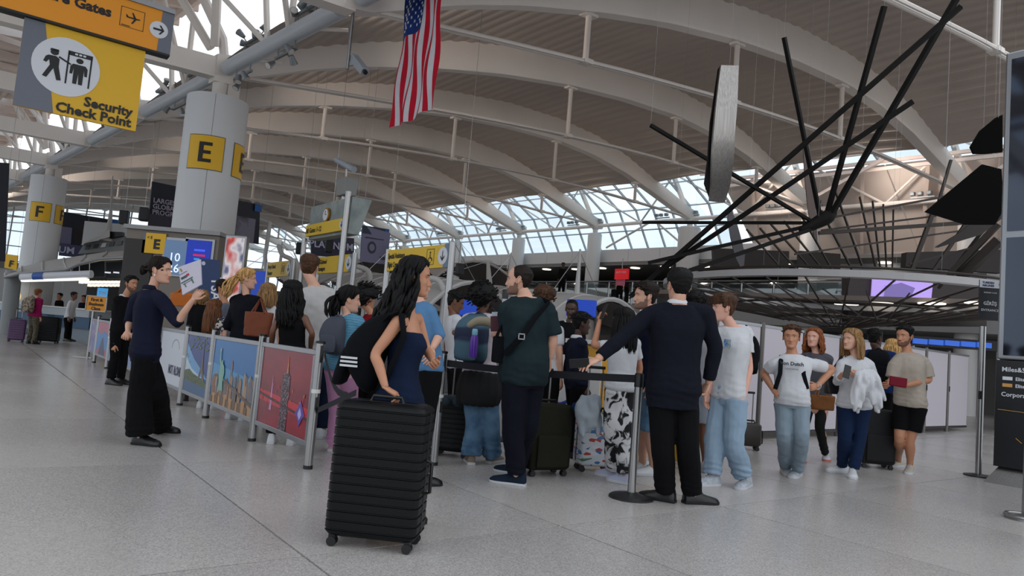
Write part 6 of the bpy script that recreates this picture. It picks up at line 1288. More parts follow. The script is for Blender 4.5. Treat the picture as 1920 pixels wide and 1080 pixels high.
# screens in a row beside the E column
def kiosk_row():
    t = thing('screen_row', 'grey kiosk row with yellow E panel and two lit screens below the E column', 'kiosk', at(340, 600, 14.2).xy.to_3d())
    a, b = at(238, 428, 14.2), at(412, 446, 14.2); X = (b - a); X.z = 0; X.normalize(); n = X.cross(GUP); wd = (V(b.x, b.y, 0) - V(a.x, a.y, 0)).length; top = a.z; o = V(a.x, a.y, 0)
    MB().box(o + X * wd / 2 - n * .25 + V(0, 0, top / 2), wd, .5, top, X, n).build('cabinet', mat('kiosk_beige', (122, 114, 106), .6), t, bevel=.01)
    MB().box(o + X * wd / 2 - n * .22 + V(0, 0, top + .04), wd + .06, .6, .08, X, n).build('top_board', mat('kiosk_top', (150, 150, 150), .5), t)
    def pan(px0, px1, py0, py1, m, nm, lift):
        A_ = plane_pt(px0, py0, a + n * lift, n); s0 = (A_ - a).dot(X); B_ = plane_pt(px1, py1, a + n * lift, n); s1 = (B_ - a).dot(X); z1 = A_.z; z0 = B_.z
        MB().box(o + X * (s0 + s1) / 2 + n * lift + V(0, 0, (z0 + z1) / 2), s1 - s0, .03, z1 - z0, X, n).build(nm, m, t, bevel=.004); return s0, s1, z0, z1
    pan(236, 272, 446, 592, mat('kiosk_dark', (44, 41, 40), .6), 'side_panel', .02); pan(270, 309, 435, 478, SIGNG, 'sign_edge', .02); s0, s1, z0, z1 = pan(275, 308, 436, 477, SIGNY, 'sign_panel', .035)
    text(t, 'E', o + X * (s0 + (s1 - s0) * .42) + V(0, 0, z0 + .1) + n * .05, X, GUP, .26, SIGNK, bold=.012); text(t, '< E', o + X * (s0 + .03) + V(0, 0, z1 - .12) + n * .05, X, GUP, .08, SIGNK, bold=.002)
    pan(309, 347, 444, 520, ALU, 'screen_bezel', .02); s0, s1, z0, z1 = pan(311, 345, 449, 516, ramp_mat('clock_screen', 'gradient', 1, [(0, (60, 90, 124)), (1, (100, 130, 170))], .3, rot=(0, math.pi / 2, 0), emit=.22), 'screen', .04)
    text(t, '10', o + X * (s0 + (s1 - s0) * .5) + V(0, 0, z1 - .42) + n * .06, X, GUP, .24, glow('digit_glow', (220, 236, 250), .9), align='CENTER'); text(t, '26', o + X * (s0 + (s1 - s0) * .5) + V(0, 0, z1 - .64) + n * .06, X, GUP, .24, glow('digit_glow', (220, 236, 250), .9), align='CENTER')
    pan(349, 396, 445, 520, ALU, 'screen_bezel', .02); s0, s1, z0, z1 = pan(353, 391, 449, 510, glow('screen_blue', (20, 50, 170), .45), 'screen', .04)
    for (z_, c_, l_) in ((.30, (190, 20, 80), .5), (.38, (40, 140, 190), .4), (.20, (60, 90, 230), .45)): MB().box(o + X * ((s0 + s1) / 2 + .02) + V(0, 0, z1 - z_) + n * .058, (s1 - s0) * l_, .004, .04, X, n).build('caption_bar', glow('bar_%d' % c_[0], c_, .8), t)
kiosk_row()
t, o, X, U = banner('navy security pre-check stand sign behind the white sheets', ((374, 484), (413, 488), (410, 575), (370, 570)), 11.6, mat('tsa_navy', (18, 48, 96), .5), (('seal', [(.2 + .09 * math.cos(a), .90 + .045 * math.sin(a)) for a in [k * .4 for k in range(16)]], mat('type_pale', (190, 190, 214), .6)),), .1, 'stand_sign', 'sign', .04, False)
text(t, 'TSA Pre', o + X * .62 + U * .62, -U, X, .22, SIGNW, bold=.004, lift=.02); MB().cyl(V(o.x + .15, o.y + .05, 0), o + V(.15, .05, .1), .025, 8).build('post', POSTM, t)
t = thing('advert_totem', 'tall lit advertising totem with red and white picture beside the E column', 'kiosk', at(447, 600, 12.8).xy.to_3d())
a = at(428, 430, 12.8); b = at(466, 446, 12.8); X = (V(b.x, b.y, 0) - V(a.x, a.y, 0)); wd = X.length; X.normalize(); n = X.cross(GUP); o = V(a.x, a.y, 0)
MB().box(o + X * wd / 2 + V(0, 0, a.z / 2 - .05), wd, .16, a.z - .1, X, n).build('frame', ALU, t, bevel=.02)
MB().box(o + X * wd / 2 + n * .075 + V(0, 0, a.z / 2 + .1), wd * .82, .02, a.z - .5, X, n).build('screen', ramp_mat('totem_print', 'noise', 2.2, [(.36, (40, 40, 80)), (.46, (200, 60, 50)), (.56, (230, 220, 220)), (.64, (90, 90, 130))], .2, stretch=(1.2, 1, .7), emit=.3, detail=3), t)
# loudspeakers and small screens
for (x_, y_, Y_, s_, lb) in ((233, 408, 21.5, .34, 'black loudspeaker hanging left of the antenna mast'), (270, 402, 20.6, .32, 'black loudspeaker beside the Largest Global banner'), (861, 505, 15, .2, 'small black loudspeaker right of the Special Assistance sign'), (617, 462, 16.6, .24, 'black loudspeaker in front of the PLATINUM banner'), (562, 466, 18, .24, 'small black screen left of the PLATINUM banner')):
    c = at(x_, y_, Y_); t = thing('loudspeaker', lb, 'speaker', c); MB().box(c, s_ * .75, s_ * .7, s_ * 1.25, V(.98, .2, 0), V(-.2, .98, 0)).build('cabinet', DARK, t, bevel=.03); MB().box(c - V(-.05, s_ * .37, 0), s_ * .6, .02, s_ * 1.05).build('grille', mat('grille_dark', (30, 30, 34), .7), t)
    MB().cyl(c + V(0, 0, s_ * .6), V(c.x, c.y, roofz(c)), .005, 6).build('rod', POSTM, t)
# ------------------------------------------------------------------ check-in canopies beyond the queue
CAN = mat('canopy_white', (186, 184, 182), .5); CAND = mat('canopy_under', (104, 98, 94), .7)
def canopy(label, px_, py_, Y, w_, d_, rise, az=-38):
    c = at(px_, py_, Y); t = thing('check_in_canopy', label, 'canopy', V(c.x, c.y, 0)); X = az_vec(az + 90); D = az_vec(az)
    def S(a, b, off=0): return c + X * a * w_ / 2 + D * b * d_ / 2 + V(0, 0, rise * (1 - a * a) * (1 - .35 * b) + .25 * b + off)
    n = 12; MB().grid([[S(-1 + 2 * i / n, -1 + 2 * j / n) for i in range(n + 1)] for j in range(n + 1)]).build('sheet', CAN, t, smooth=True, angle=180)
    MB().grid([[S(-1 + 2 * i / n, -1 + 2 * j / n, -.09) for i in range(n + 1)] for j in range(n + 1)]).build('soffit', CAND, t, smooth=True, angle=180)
    for b in (-1, -.33, .33, 1): MB().tube([S(-1 + 2 * i / n, b, -.03) for i in range(n + 1)], .05, 6).build('rib', CAN, t, smooth=True)
    for s in (-1, 1): MB().tube([c + X * s * w_ * .3 + V(0, 0, -c.z), c + X * s * w_ * .3 + V(0, 0, .1), c + X * s * w_ * .26 + V(0, 0, rise * .5)], .06, 10).build('leg', POSTM, t, smooth=True)
    MB().tube([c + V(0, 0, rise * .9), c + V(0, 0, rise + .9)], [.06, .02], 8).build('mast', CAN, t, smooth=True)
    for s in (-1, 1): MB().cyl(c + V(0, 0, rise + .85), S(s * .9, 0), .008, 5).build('stay_cable', POSTM, t)
    MB().box(c + V(0, 0, -c.z + .55) + D * .3, w_ * .8, .6, 1.1, X, D).build('counter', mat('counter_grey', (120, 120, 124), .5), t, bevel=.02)
    MB().box(c + V(0, 0, -c.z + 1.13) + D * .3, w_ * .84, .7, .06, X, D).build('counter_top', mat('counter_top', (170, 172, 176), .4), t)
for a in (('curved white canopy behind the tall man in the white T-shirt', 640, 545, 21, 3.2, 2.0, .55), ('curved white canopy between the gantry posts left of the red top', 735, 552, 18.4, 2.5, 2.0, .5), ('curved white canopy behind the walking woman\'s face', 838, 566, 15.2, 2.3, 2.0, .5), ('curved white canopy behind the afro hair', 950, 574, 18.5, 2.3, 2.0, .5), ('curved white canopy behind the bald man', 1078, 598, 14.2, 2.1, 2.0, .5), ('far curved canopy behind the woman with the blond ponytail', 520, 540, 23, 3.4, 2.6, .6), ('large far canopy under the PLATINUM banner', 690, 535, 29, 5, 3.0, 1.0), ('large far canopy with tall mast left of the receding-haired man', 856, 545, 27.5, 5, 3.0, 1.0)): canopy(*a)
for (pts, Y_, lb) in ((((523, 462), (530, 478), (548, 488), (556, 510)), 18, 'bent white pipe above the Priority sign'), (((672, 500), (690, 508), (694, 528), (694, 545)), 16, 'bent white pipe right of the All Ticketed sign'), (((800, 520), (822, 526), (832, 545), (832, 560)), 14, 'bent white pipe behind the walking woman\'s face'), (((506, 418), (500, 462), (497, 480), (497, 520)), 21, 'slim white mast right of the E column')):
    q = [at(x, y, Y_) for x, y in pts]; q.append(V(q[-1].x, q[-1].y, 0)); o = MB().capsule(q, [.06] * len(q), 10, 4).build('canopy_pipe', CAN, smooth=True, angle=180); tag(o, lb, 'pipe')
q = at(918, 540, 24); t = thing('stayed_mast', 'white mast with thin stay cables left of the bearded green T-shirt man', 'mast', V(q.x, q.y, 0)); tp = at(915, 490, 24)
MB().tube([V(q.x, q.y, 0), q, tp], [.12, .12, .05], 10).build('pole', CAN, t, smooth=True); MB().box(tp, .3, .1, .08).build('head_plate', CAN, t)
for dx in (-1.6, 1.6): MB().cyl(tp, q + V(dx, 0, .3), .01, 5).build('stay_cable', POSTM, t)
for (x_, Y_, lb) in ((883, 13.6, 'blue screen panel behind the boy with the phone'), (1090, 12.6, 'blue panel behind the attendant\'s head'), (487, 20, 'bright blue screen right of the blond ponytail')):
    c = at(x_, 578 if x_ != 487 else 535, Y_); o = MB().box(c, .55, .08, .3 if x_ != 487 else .8, V(.9, -.4, 0), V(.4, .9, 0)).build('display_screen', glow('panel_blue', (24, 70, 190), .35), bevel=.02); tag(o, lb, 'screen'); MB().cyl(V(c.x, c.y, 0), c - V(0, 0, .2), .04, 8).build('post', POSTM, o)
c = at(1105, 668, 8.9); o = MB().box(V(c.x + .3, c.y, .62), 1.0, .5, 1.2, GU, GV).build('counter', mat('counter_yellow', (206, 150, 40), .5), bevel=.02); tag(o, 'yellow and white counter between the attendant and the girl in tie-dye', 'counter'); MB().box(V(c.x + .3, c.y, 1.25), 1.1, .6, .05, GU, GV).build('counter_top', WHITE, o)
c = at(1030, 720, 8.6); o = MB().box(V(c.x, c.y, .55), 1.3, .04, 1.05, V(.9, -.3, 0), V(.3, .9, 0)).build('info_board', WHITE, bevel=.01); tag(o, 'white board with blue ring behind the olive suitcase', 'board')
rb = [c + V(.1 + .2 * math.cos(a), -.09, -.02 + .2 * math.sin(a)) for a in [k * .2618 for k in range(25)]]; MB().tube(rb, .02, 6).build('blue_ring', mat('ring_blue', (30, 50, 130), .5), o)
# ------------------------------------------------------------------ left: counter, canopy, walls
t = thing('check_in_counter', 'long white check-in counter with blue front at the far left', 'counter', gp(60, 609)); a = at(-60, 600, 26.9).xy.to_3d(); b = at(168, 600, 24.9).xy.to_3d(); X = (b - a).normalized(); Yn = V(-X.y, X.x, 0); ln = (b - a).length
MB().box((a + b) / 2 + Yn * .4 + V(0, 0, .62), ln, .8, .40, X, Yn).build('front_panel', mat('counter_blue', (30, 74, 110), .4), t); MB().box((a + b) / 2 + Yn * .45 + V(0, 0, .21), ln, .7, .42, X, Yn).build('kick_board', mat('counter_kick', (120, 132, 142), .4), t); MB().box((a + b) / 2 + Yn * .4 + V(0, 0, .95), ln, .9, .26, X, Yn).build('upper_band', mat('counter_pale', (168, 176, 182), .4), t); MB().box((a + b) / 2 + Yn * .4 + V(0, 0, 1.1), ln + .1, 1.0, .05, X, Yn).build('counter_top', WHITE, t)
def left_canopy():
    t = thing('wing_canopy', 'long curved white wing canopy over the far left counter', 'canopy', at(120, 600, 24).xy.to_3d()); Y = 24
    up = [(10, 512), (40, 500), (80, 490), (120, 484), (160, 478), (200, 472), (247, 469)]; lo = [(10, 517), (40, 510), (80, 507), (125, 503), (150, 492), (190, 483), (244, 480)]
    rows = [[at(x, y, Y + 3.5) for x, y in up], [at(x, (y + y2) / 2 - 2, Y + 1.5) for (x, y), (_, y2) in zip(up, lo)], [at(x, y, Y) for x, y in lo]]
    MB().grid(rows).build('sheet', CAN, t, smooth=True, angle=180); MB().grid([[p - V(0, 0, .1) for p in r_] for r_ in rows]).build('soffit', mat('canopy_soft', (170, 168, 166), .6), t, smooth=True, angle=180)
    for k in range(7): MB().tube([rows[0][k], rows[1][k], rows[2][k]], .035, 6).build('rib', CAN, t)
    MB().tube([p - V(0, 0, .05) for p in rows[2]], .06, 8).build('edge_tube', POSTM, t, smooth=True)
    MB().cyl(at(40, 520, Y), at(172, 514, Y), .13, 16).build('tube_sign', SIGNW, t, smooth=True); MB().cyl(at(64, 518.6, Y - .02), at(83, 517.8, Y - .02), .134, 16).build('blue_label', mat('label_blue', (60, 96, 170), .5), t, smooth=True)
    for x in (97, 113, 133, 149, 168): MB().cyl(at(x, 505 if x < 140 else 490, Y), at(x, 516, Y), .012, 5).build('hanger', POSTM, t)
    MB().bar(at(42, 527, Y), at(165, 524, Y), .16, .05).build('light_strip', glow('strip_glow', (255, 250, 240), 1.3), t)
    for k in range(11): c = at(152 + 7.6 * k, 529, Y + .5); MB().box(c, .1, .1, .09).build('lamp_cell', glow('cell_glow', (255, 236, 206), 1.6), t); 
    for k in range(9): c = at(168 + 7.6 * k, 535, Y + 2); MB().box(c, .1, .1, .09).build('lamp_cell', glow('cell_glow', (255, 236, 206), 1.6), t)
    q = at(26, 540, Y + 1); MB().cyl(V(q.x, q.y, 0), at(26, 508, Y + 1), .25, 16).build('leg', mat('leg_grey', (130, 134, 136), .5), t, smooth=True); q = at(238, 540, Y + .4); MB().cyl(V(q.x, q.y, 0), V(q.x, q.y, 2.3), .1, 12).build('leg', POSTM, t)
    for (a, b, c_, d_, nm, m) in ((137, 490, 196, 519, 'dark_screen', mat('screen_dark', (40, 46, 54), .4)), (199, 488, 245, 523, 'dark_screen', mat('screen_dark', (40, 46, 54), .4))):
        MB().panel(at(a, d_, Y + 1.5), at(c_, d_, Y + 1.5), at(c_, b, Y + 1.5), at(a, b + 4, Y + 1.5), .06).build(nm, m, t)
    for k in range(3): MB().box(at(202 + 16 * k, 511, Y + 1.4), .2, .03, .05).build('caption_light', glow('cap_glow', (220, 220, 230), .9), t)
left_canopy()
t = thing('rooftop_cabin', 'grey sloping cabin roof with small windows above the wing canopy', 'cabin', at(190, 480, 30)); q = [at(*p, 30) for p in ((146, 476), (234, 470), (232, 442), (158, 456))]; MB().panel(*q, 1.5).build('cabin_wall', mat('cabin_grey', (128, 132, 134), .5), t)
for k in range(5): x0 = 158 + 15 * k; y0 = 468 - 2.0 * k; MB().panel(at(x0, y0, 29.94), at(x0 + 9, y0 - 1, 29.94), at(x0 + 12, y0 - 9, 29.94), at(x0 + 4, y0 - 8, 29.94), .03).build('window_pane', mat('pane_dark', (70, 68, 66), .3) if k != 2 else SIGNW, t)
MB().tube([at(200, 452, 30), at(204, 430, 30), at(208, 400, 30), at(211, 330, 30)], [.3, .12, .06, .03], 10).build('mast', CAN, t, smooth=True); MB().hexa([at(*p, Y_) for Y_ in (29.6, 30.4) for p in ((150, 459), (206, 444), (206, 428), (190, 440))]).build('fin', CAN, t); MB().panel(at(206, 447, 29.8), at(229, 442, 29.8), at(229, 435, 29.8), at(206, 434, 29.8), .2).build('dark_box', DARK, t)
c = at(200, 600, 30.6); MB().box(V(c.x, c.y + .6, 1.4), 2.2, .9, 2.8).build('base_block', mat('kiosk_dark', (44, 41, 40), .6), t)
o = MB().box(at(283, 470, 34).xy.to_3d() + V(0, 0, 2.5), 4.6, 1.2, 5.0).build('service_block', mat('kiosk_dark2', (70, 64, 60), .6), bevel=.02); tag(o, 'dark brown service block behind the bearded man', 'kiosk'); MB().box(at(255, 440, 33).xy.to_3d() + V(-.3, -.3, 4.5), 3.2, 1.2, 1.1).build('pale_band', mat('band_pale', (176, 178, 178), .5), o)
c = at(192, 549, 26.0); o = MB().box(c, .36, .05, .34).build('square_screen', glow('square_blue', (70, 150, 210), .8)); tag(o, 'small square blue lit sign on the back wall above the agents', 'sign'); text(o, 'TW', c + V(-.12, -.03, -.07), V(1, 0, 0), GUP, .17, SIGNW, bold=.004)
q = at(192, 560, 26.0); MB().cyl(V(q.x, q.y, 0), c - V(0, 0, .15), .03, 8).build('post', POSTM, o)
c = at(26, 559, 26.7); c.z = 1.36; o = MB().ellip(c, .22, .22, .24).build('globe_lamp', glow('globe_glow', (250, 220, 160), .9), smooth=True); tag(o, 'round warm lamp on the counter end at far left', 'lamp')
wl_ = bpy.data.objects.new('wall_left', None); COL.objects.link(wl_); wl_['kind'] = 'structure'; wl_.location = P(-13, 47, 0)
for k in range(15): MB().box(P(-12 + 2.4 * k + 1.2, 47.2, 1.75), 2.36, .2, 3.5, DU, DV).build('panel', mat('wall_white', (190, 190, 190), .6), wl_)
struct('wall_left_header', MB().box(P(5, 47.2, 3.75), 37, .3, .5, DU, DV), mat('header_grey', (120, 118, 116), .6))
w2 = bpy.data.objects.new('window_2', None); COL.objects.link(w2); w2['kind'] = 'structure'; w2.location = P(-13, 47, 4); fm = MB()
for k in range(25): fm.bar(P(-13 + 1.5 * k, 47.2, 4), P(-13 + 1.5 * k, 46.4, 9.6), .08, .12)
for z in (4.1, 5.2, 6.3, 7.4, 8.5): fm.bar(P(-13, 47.1, z), P(23, 47.1, z), .07, .07)
fm.build('window_frame', MULL, w2); MB().add([P(-13, 47.15, 4), P(23, 47.15, 4), P(23, 46.4, 9.6), P(-13, 46.4, 9.6)], [(0, 1, 2, 3)]).build('glass_sheet', GM, w2)
mb = MB(); mb.bar(P(-13, 46.8, 6.5), P(-13 + 1, 46, 9.5), .3, .3); struct('raking_column', MB().bar(P(-4, 46.6, 0), P(-6, 45, 8.4), .3, .4), RIBW)
# ------------------------------------------------------------------ mezzanine railing, signs
t = thing('glass_railing', 'glass balustrade with slim posts along the far mezzanine edge', 'railing', P(SPAN - .6, 0, 3.45)); rm = POSTM; RG = glassy('rail_glass', (200, 212, 214), .14)
MB().tube([P(SPAN - .6, -6, 4.55), P(SPAN - .6, 40, 4.55)], .035, 8).build('hand_rail', rm, t)
for k in range(33): MB().bar(P(SPAN - .6, -6 + 1.4 * k, 3.4), P(SPAN - .6, -6 + 1.4 * k, 4.52), .05, .05).build('post', rm, t)
for k in range(32): MB().box(P(SPAN - .6, -5.3 + 1.4 * k, 3.98), .015, 1.3, .98, DU, DV).build('glass_panel', RG, t)
o = MB().box(P(SPAN + 5.6, 12, 4.0), .8, 26, .75, DU, DV).build('seating_bank', mat('seat_brown', (84, 76, 70), .8), bevel=.05); tag(o, 'long brown seating bank behind the mezzanine railing', 'seating')
for (p0, p1, lb, tx) in (((1100, 548), (1212, 600), 'green hoarding with pale lettering below the mezzanine railing', 'DINING'), ((1325, 560), (1478, 600), 'green hoarding strip behind the brown-haired young man', '')):
    n = -DU; A_ = plane_pt(p0[0], p0[1] + 20, P(SPAN - .8, 0, 3), n); B_ = plane_pt(p1[0], p0[1] + 20, P(SPAN - .8, 0, 3), n); c = (A_ + B_) / 2; wd = (B_ - A_).length
    o = MB().box(V(c.x, c.y, 3.0), wd, .08, .95, DV, DU).build('hoarding', mat('hoarding_green', (112, 146, 62), .6)); tag(o, lb, 'banner')
    if tx: text(o, tx, V(c.x, c.y, 2.85) - DU * .05 , -DV, GUP, .45, SIGNW, align='CENTER', bold=.01, lift=.01)
c = at(1166, 514, 33.5); o = MB().box(c, .75, .1, .5, DV, DU).build('exit_sign', glow('sign_red', (196, 24, 34), .5)); tag(o, 'small red sign hanging under the mezzanine soffit', 'sign'); text(o, 'DUTY FREE', c - DU * .06 + V(0, 0, .04), -DV, GUP, .12, SIGNW, align='CENTER'); MB().cyl(c + V(0, 0, .2), V(c.x, c.y, 5.56), .02, 6).build('rod', POSTM, o)
c = at(950, 518, 34); o = MB().box(c, .4, .1, .6, DV, DU).build('menu_sign', mat('menu_black', (26, 24, 14), .6)); tag(o, 'narrow black sign with yellow lettering left of the balding man', 'sign'); MB().cyl(c + V(0, 0, .2), V(c.x, c.y, 5.56), .02, 6).build('rod', POSTM, o)
for k in range(4): MB().box(c - DU * .06 + V(0, 0, .2 - .13 * k), .02, .26 - .05 * (k % 2), .05, DU, DV).build('caption_bar', mat('menu_yellow', (200, 160, 30), .6), o)
# ------------------------------------------------------------------ dark upper floor blocks, purple screen, right side
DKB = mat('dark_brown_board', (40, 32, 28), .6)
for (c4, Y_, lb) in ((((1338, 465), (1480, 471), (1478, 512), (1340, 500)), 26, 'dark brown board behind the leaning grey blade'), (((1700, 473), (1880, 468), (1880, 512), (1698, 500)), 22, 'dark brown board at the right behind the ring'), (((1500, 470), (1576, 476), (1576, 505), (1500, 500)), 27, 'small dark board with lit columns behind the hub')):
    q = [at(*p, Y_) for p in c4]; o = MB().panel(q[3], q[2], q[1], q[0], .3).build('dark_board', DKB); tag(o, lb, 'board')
t = thing('wall_screen', 'large lavender lit video screen behind the sculpture rods', 'screen', at(1690, 550, 21)); q = [at(*p, 21) for p in ((1590, 610), (1850, 612), (1850, 512), (1590, 508))]; MB().panel(*q, .4).build('dark_surround', mat('surround_dark', (70, 62, 62), .7), t)
q = [at(*p, 20.9) for p in ((1632, 578), (1744, 582), (1750, 524), (1636, 520))]; MB().panel(*q, .04).build('screen', glow('screen_lavender', (176, 150, 226), .75), t)
q = [at(*p, 20.86) for p in ((1655, 572), (1700, 574), (1716, 540), (1690, 530), (1660, 536))]; MB().add(q, [(0, 1, 2, 3, 4)]).build('screen_figure', glow('screen_violet', (120, 104, 168), .6), t)
struct('low_ceiling', MB().box(at(1690, 600, 19.5).xy.to_3d() + V(0, 0, 3.0), 13, 5, .12, V(.84, -.54, 0), V(.54, .84, 0)), mat('soffit_dark', (120, 110, 104), .8))
for (x_, y_, Y_) in ((1650, 617, 18), (1745, 619, 17), (1585, 612, 19), (1835, 621, 16)):
    c = at(x_, y_, Y_); c.z = 2.92; o = MB().lathe(c, [(.3, 0), (.3, .02)], 20).build('ceiling_lamp', glow('lamp_warm', (255, 244, 226), 1.8)); tag(o, {1650: 'flat round ceiling lamp above the blue shirt man', 1745: 'flat round ceiling lamp right of the beige T-shirt man', 1585: 'flat round ceiling lamp above the auburn-haired woman', 1835: 'flat round ceiling lamp behind the entrance sign post'}[x_], 'ceiling light')
t = thing('screen_strip', 'row of small blue flight screens above the right white partition', 'screen', at(1780, 640, 18))
for k in range(5): MB().box(at(1725 + 30 * k, 640 + 1.8 * k, 18), .36, .05, .13).build('screen', glow('flight_blue', (60, 110, 220), .6), t)
MB().bar(at(1700, 638, 18.1), at(1880, 650, 18.1), .1, .25).build('housing', DARK, t)
for k in (0, 1): q = at(1712 + 160 * k, 640, 18.1); MB().cyl(V(q.x, q.y, 0), q, .04, 8).build('post', POSTM, t)
# white partition panels
A0 = gp(1420, 824); A1 = gp(1752, 810); X = (A1 - A0).normalized(); n = X.cross(GUP); wd = 1.22; PWH = mat('partition_white', (196, 190, 198), .5); s0 = 0.0
t = None
marks = [(-2.5, -1.3), (-1.3, -.06), (-.06, 1.25), (1.25, 2.55), (2.55, 3.85), (3.85, 5.15), (5.15, 6.45), (6.45, 7.75), (7.75, 9.05)]
names = ['behind the officer\'s right shoulder', 'behind the young man in sweatpants', 'left of the stocky man', 'behind the auburn-haired woman', 'behind the blond woman', 'behind the beige T-shirt man', 'just right of the beige T-shirt man', 'left of the entrance sign post', 'behind the entrance sign post']
for (a, b), nm in zip(marks, names):
    t = thing('partition_panel', 'tall white partition panel with steel frame ' + nm, 'partition', A0 + X * a)
    MB().box(A0 + X * (a + b) / 2 + V(0, 0, .93), b - a - .1, .03, 1.6, X, n).build('sheet', PWH, t); MB().cyl(A0 + X * (a + .03), A0 + X * (a + .03) + V(0, 0, 1.8), .042, 14).build('post', mat('post_dark', (104, 100, 98), .35, .8), t, smooth=True); MB().bar(A0 + X * (a + .06) + V(0, 0, 1.75), A0 + X * (b - .03) + V(0, 0, 1.75), .05, .04).build('top_rail', ALU, t); MB().bar(A0 + X * (a + .06) + V(0, 0, .1), A0 + X * (b - .03) + V(0, 0, .1), .04, .04).build('bottom_rail', DARK, t)
    MB().box(A0 + X * (a + .03) + n * .04 + V(0, 0, .95), .03, .02, .12, X, n).build('clip', DARK, t)
# ------------------------------------------------------------------ hanging sculpture: bars, plates and ring
IR = mat('dark_iron', (17, 15, 14), .7, 0, spec=.2); IR2 = mat('iron_rod', (58, 50, 46), .6, .2)
t = thing('hanging_sculpture', 'hanging sculpture of long dark bars meeting at one knot over the ring', 'sculpture', at(1535, 415, 10.5))
H = lambda dx=0, dy=0, dz=0: at(1535 + dx, 412 + dy, 10.5 + dz)
def barp(p, q, w_): MB().bar(p, q, w_ * .6, w_ * .6).build('bar', IR, t)
for (x, y, Y_, dx, dy, w_) in ((1220, 235, 9.5, -10, 5, .075), (1470, 70, 9.8, 2, -8, .085), (1658, 12, 9.6, 14, -5, .1), (1793, -2, 9.0, 18, 0, .11), (1205, 417, 11.8, -20, 6, .075), (1215, 493, 11.0, -20, 12, .085), (1290, 508, 9.8, -8, 16, .09)): barp(at(x, y, Y_), H(dx, dy), w_)
barp(at(1802, 12, 8.8), at(1182, 556, 11.4), .10); barp(at(1712, 190, 9.2), at(1250, 500, 11.2), .095); barp(at(1250, 498, 11.2), at(1180, 560, 11.2), .04)
MB().capsule([H(-30, 18), H(-8, 8), H(14, -4), H(24, -12)], [.06, .09, .11, .08], 10, 3).build('knot', IR, t, smooth=True, angle=180)
for (x, y) in ((1470, 72), (1658, 14), (1535, 405), (1220, 237)): q = at(x, y, 9.9); MB().cyl(q, V(q.x, q.y, roofz(q)), .0015, 5).build('wire', STEEL, t)
# ring with spokes
CR = at(1575, 540, 15.4); cr_ = V(CR.x, CR.y, 2.80); RR = 3.75
t = thing('ring_sculpture', 'large flat white ring with radiating dark rods hanging under the mezzanine', 'sculpture', cr_)
def rp(a, r_, z): return cr_ + V(r_ * math.cos(a), r_ * math.sin(a), z)
N = 72; mb = MB(); mb.ring_loft([[rp(2 * math.pi * k / N, r_, z) for r_, z in ((RR, -.06), (RR, .06), (RR - .22, .06), (RR - .22, -.06))] for k in range(N)] + [[rp(0, r_, z) for r_, z in ((RR, -.06), (RR, .06), (RR - .22, .06), (RR - .22, -.06))]], True, False); mb.build('ring', mat('ring_white', (180, 178, 178), .4), t)
mb = MB(); mb.tube([rp(2 * math.pi * k / N, RR - .1, .12) for k in range(N + 1)], .025, 6); mb.build('upper_ring', IR2, t)
for k in range(32):
    a = 2 * math.pi * k / 32; MB().bar(rp(a, RR - .15, -.05), rp(a, .35, -.72), .026, .026).build('rod', IR2, t)
    a2 = a + .08; MB().bar(rp(a2, RR - .3, -.25), rp(a2 + .5, 1.2, -.60), .02, .02).build('thin_rod', IR2, t)
for r_, z in ((.35, -.72), (1.3, -.56), (2.3, -.36)): MB().tube([rp(2 * math.pi * k / 48, r_, z) for k in range(49)], .025, 6).build('hoop', IR2, t)
for k in range(8): q = rp(k * .785, RR - .1, .1); MB().cyl(q, V(q.x, q.y, roofz(q)), .0015, 4).build('wire', STEEL, t)
# upright fan rods above the ring
t = thing('fan_rods', 'fan of thin dark rods crossing above the ring', 'sculpture', at(1640, 505, 13)); 
for (x0, y0, x1, y1, Y0_, Y1_, w_) in ((1612, 369, 1642, 503, 13, 13.5, .03), (1636, 377, 1650, 503, 13, 13.5, .03), (1656, 383, 1662, 503, 13, 13.5, .03), (1675, 393, 1673, 503, 13, 13.5, .03), (1564, 352, 1618, 503, 13, 14, .035), (1540, 395, 1597, 505, 13, 14, .035), (1500, 400, 1560, 505, 13, 14, .03), (1470, 415, 1545, 508, 13, 14, .03), (1445, 420, 1525, 508, 13, 14, .03), (1425, 428, 1500, 512, 13, 14, .03), (1400, 430, 1475, 514, 13, 14, .03),
    (1558, 408, 1770, 369, 12, 12, .035), (1535, 437, 1805, 418, 12, 12, .06), (1540, 432, 1755, 405, 12.4, 12.4, .03), (1490, 477, 1800, 433, 12, 12.5, .03), (1705, 495, 1840, 460, 12, 12, .03), (1748, 402, 1710, 505, 12, 12, .06), (1783, 300, 1758, 385, 12, 12, .04), (1810, 420, 1750, 508, 12, 12, .05), (1872, 420, 1780, 515, 11.5, 12, .09), (1874, 450, 1800, 520, 11.5, 12, .14), (1860, 410, 1760, 540, 11.5, 13, .04)):
    MB().bar(at(x0, y0, Y0_), at(x1, y1, Y1_), w_, w_).build('rod', IR2, t)
for x, y in ((1612, 369), (1675, 393), (1770, 369), (1400, 430)): q = at(x, y, 12.6); MB().cyl(q, V(q.x, q.y, roofz(q)), .0015, 4).build('wire', STEEL, t)
PL = mat('brushed_plate', (150, 146, 142), .3, .95, var=.2, vscale=2, stretch=(30, 30, 1)); PLD = mat('dark_plate', (9, 8, 8), .8, spec=.1)
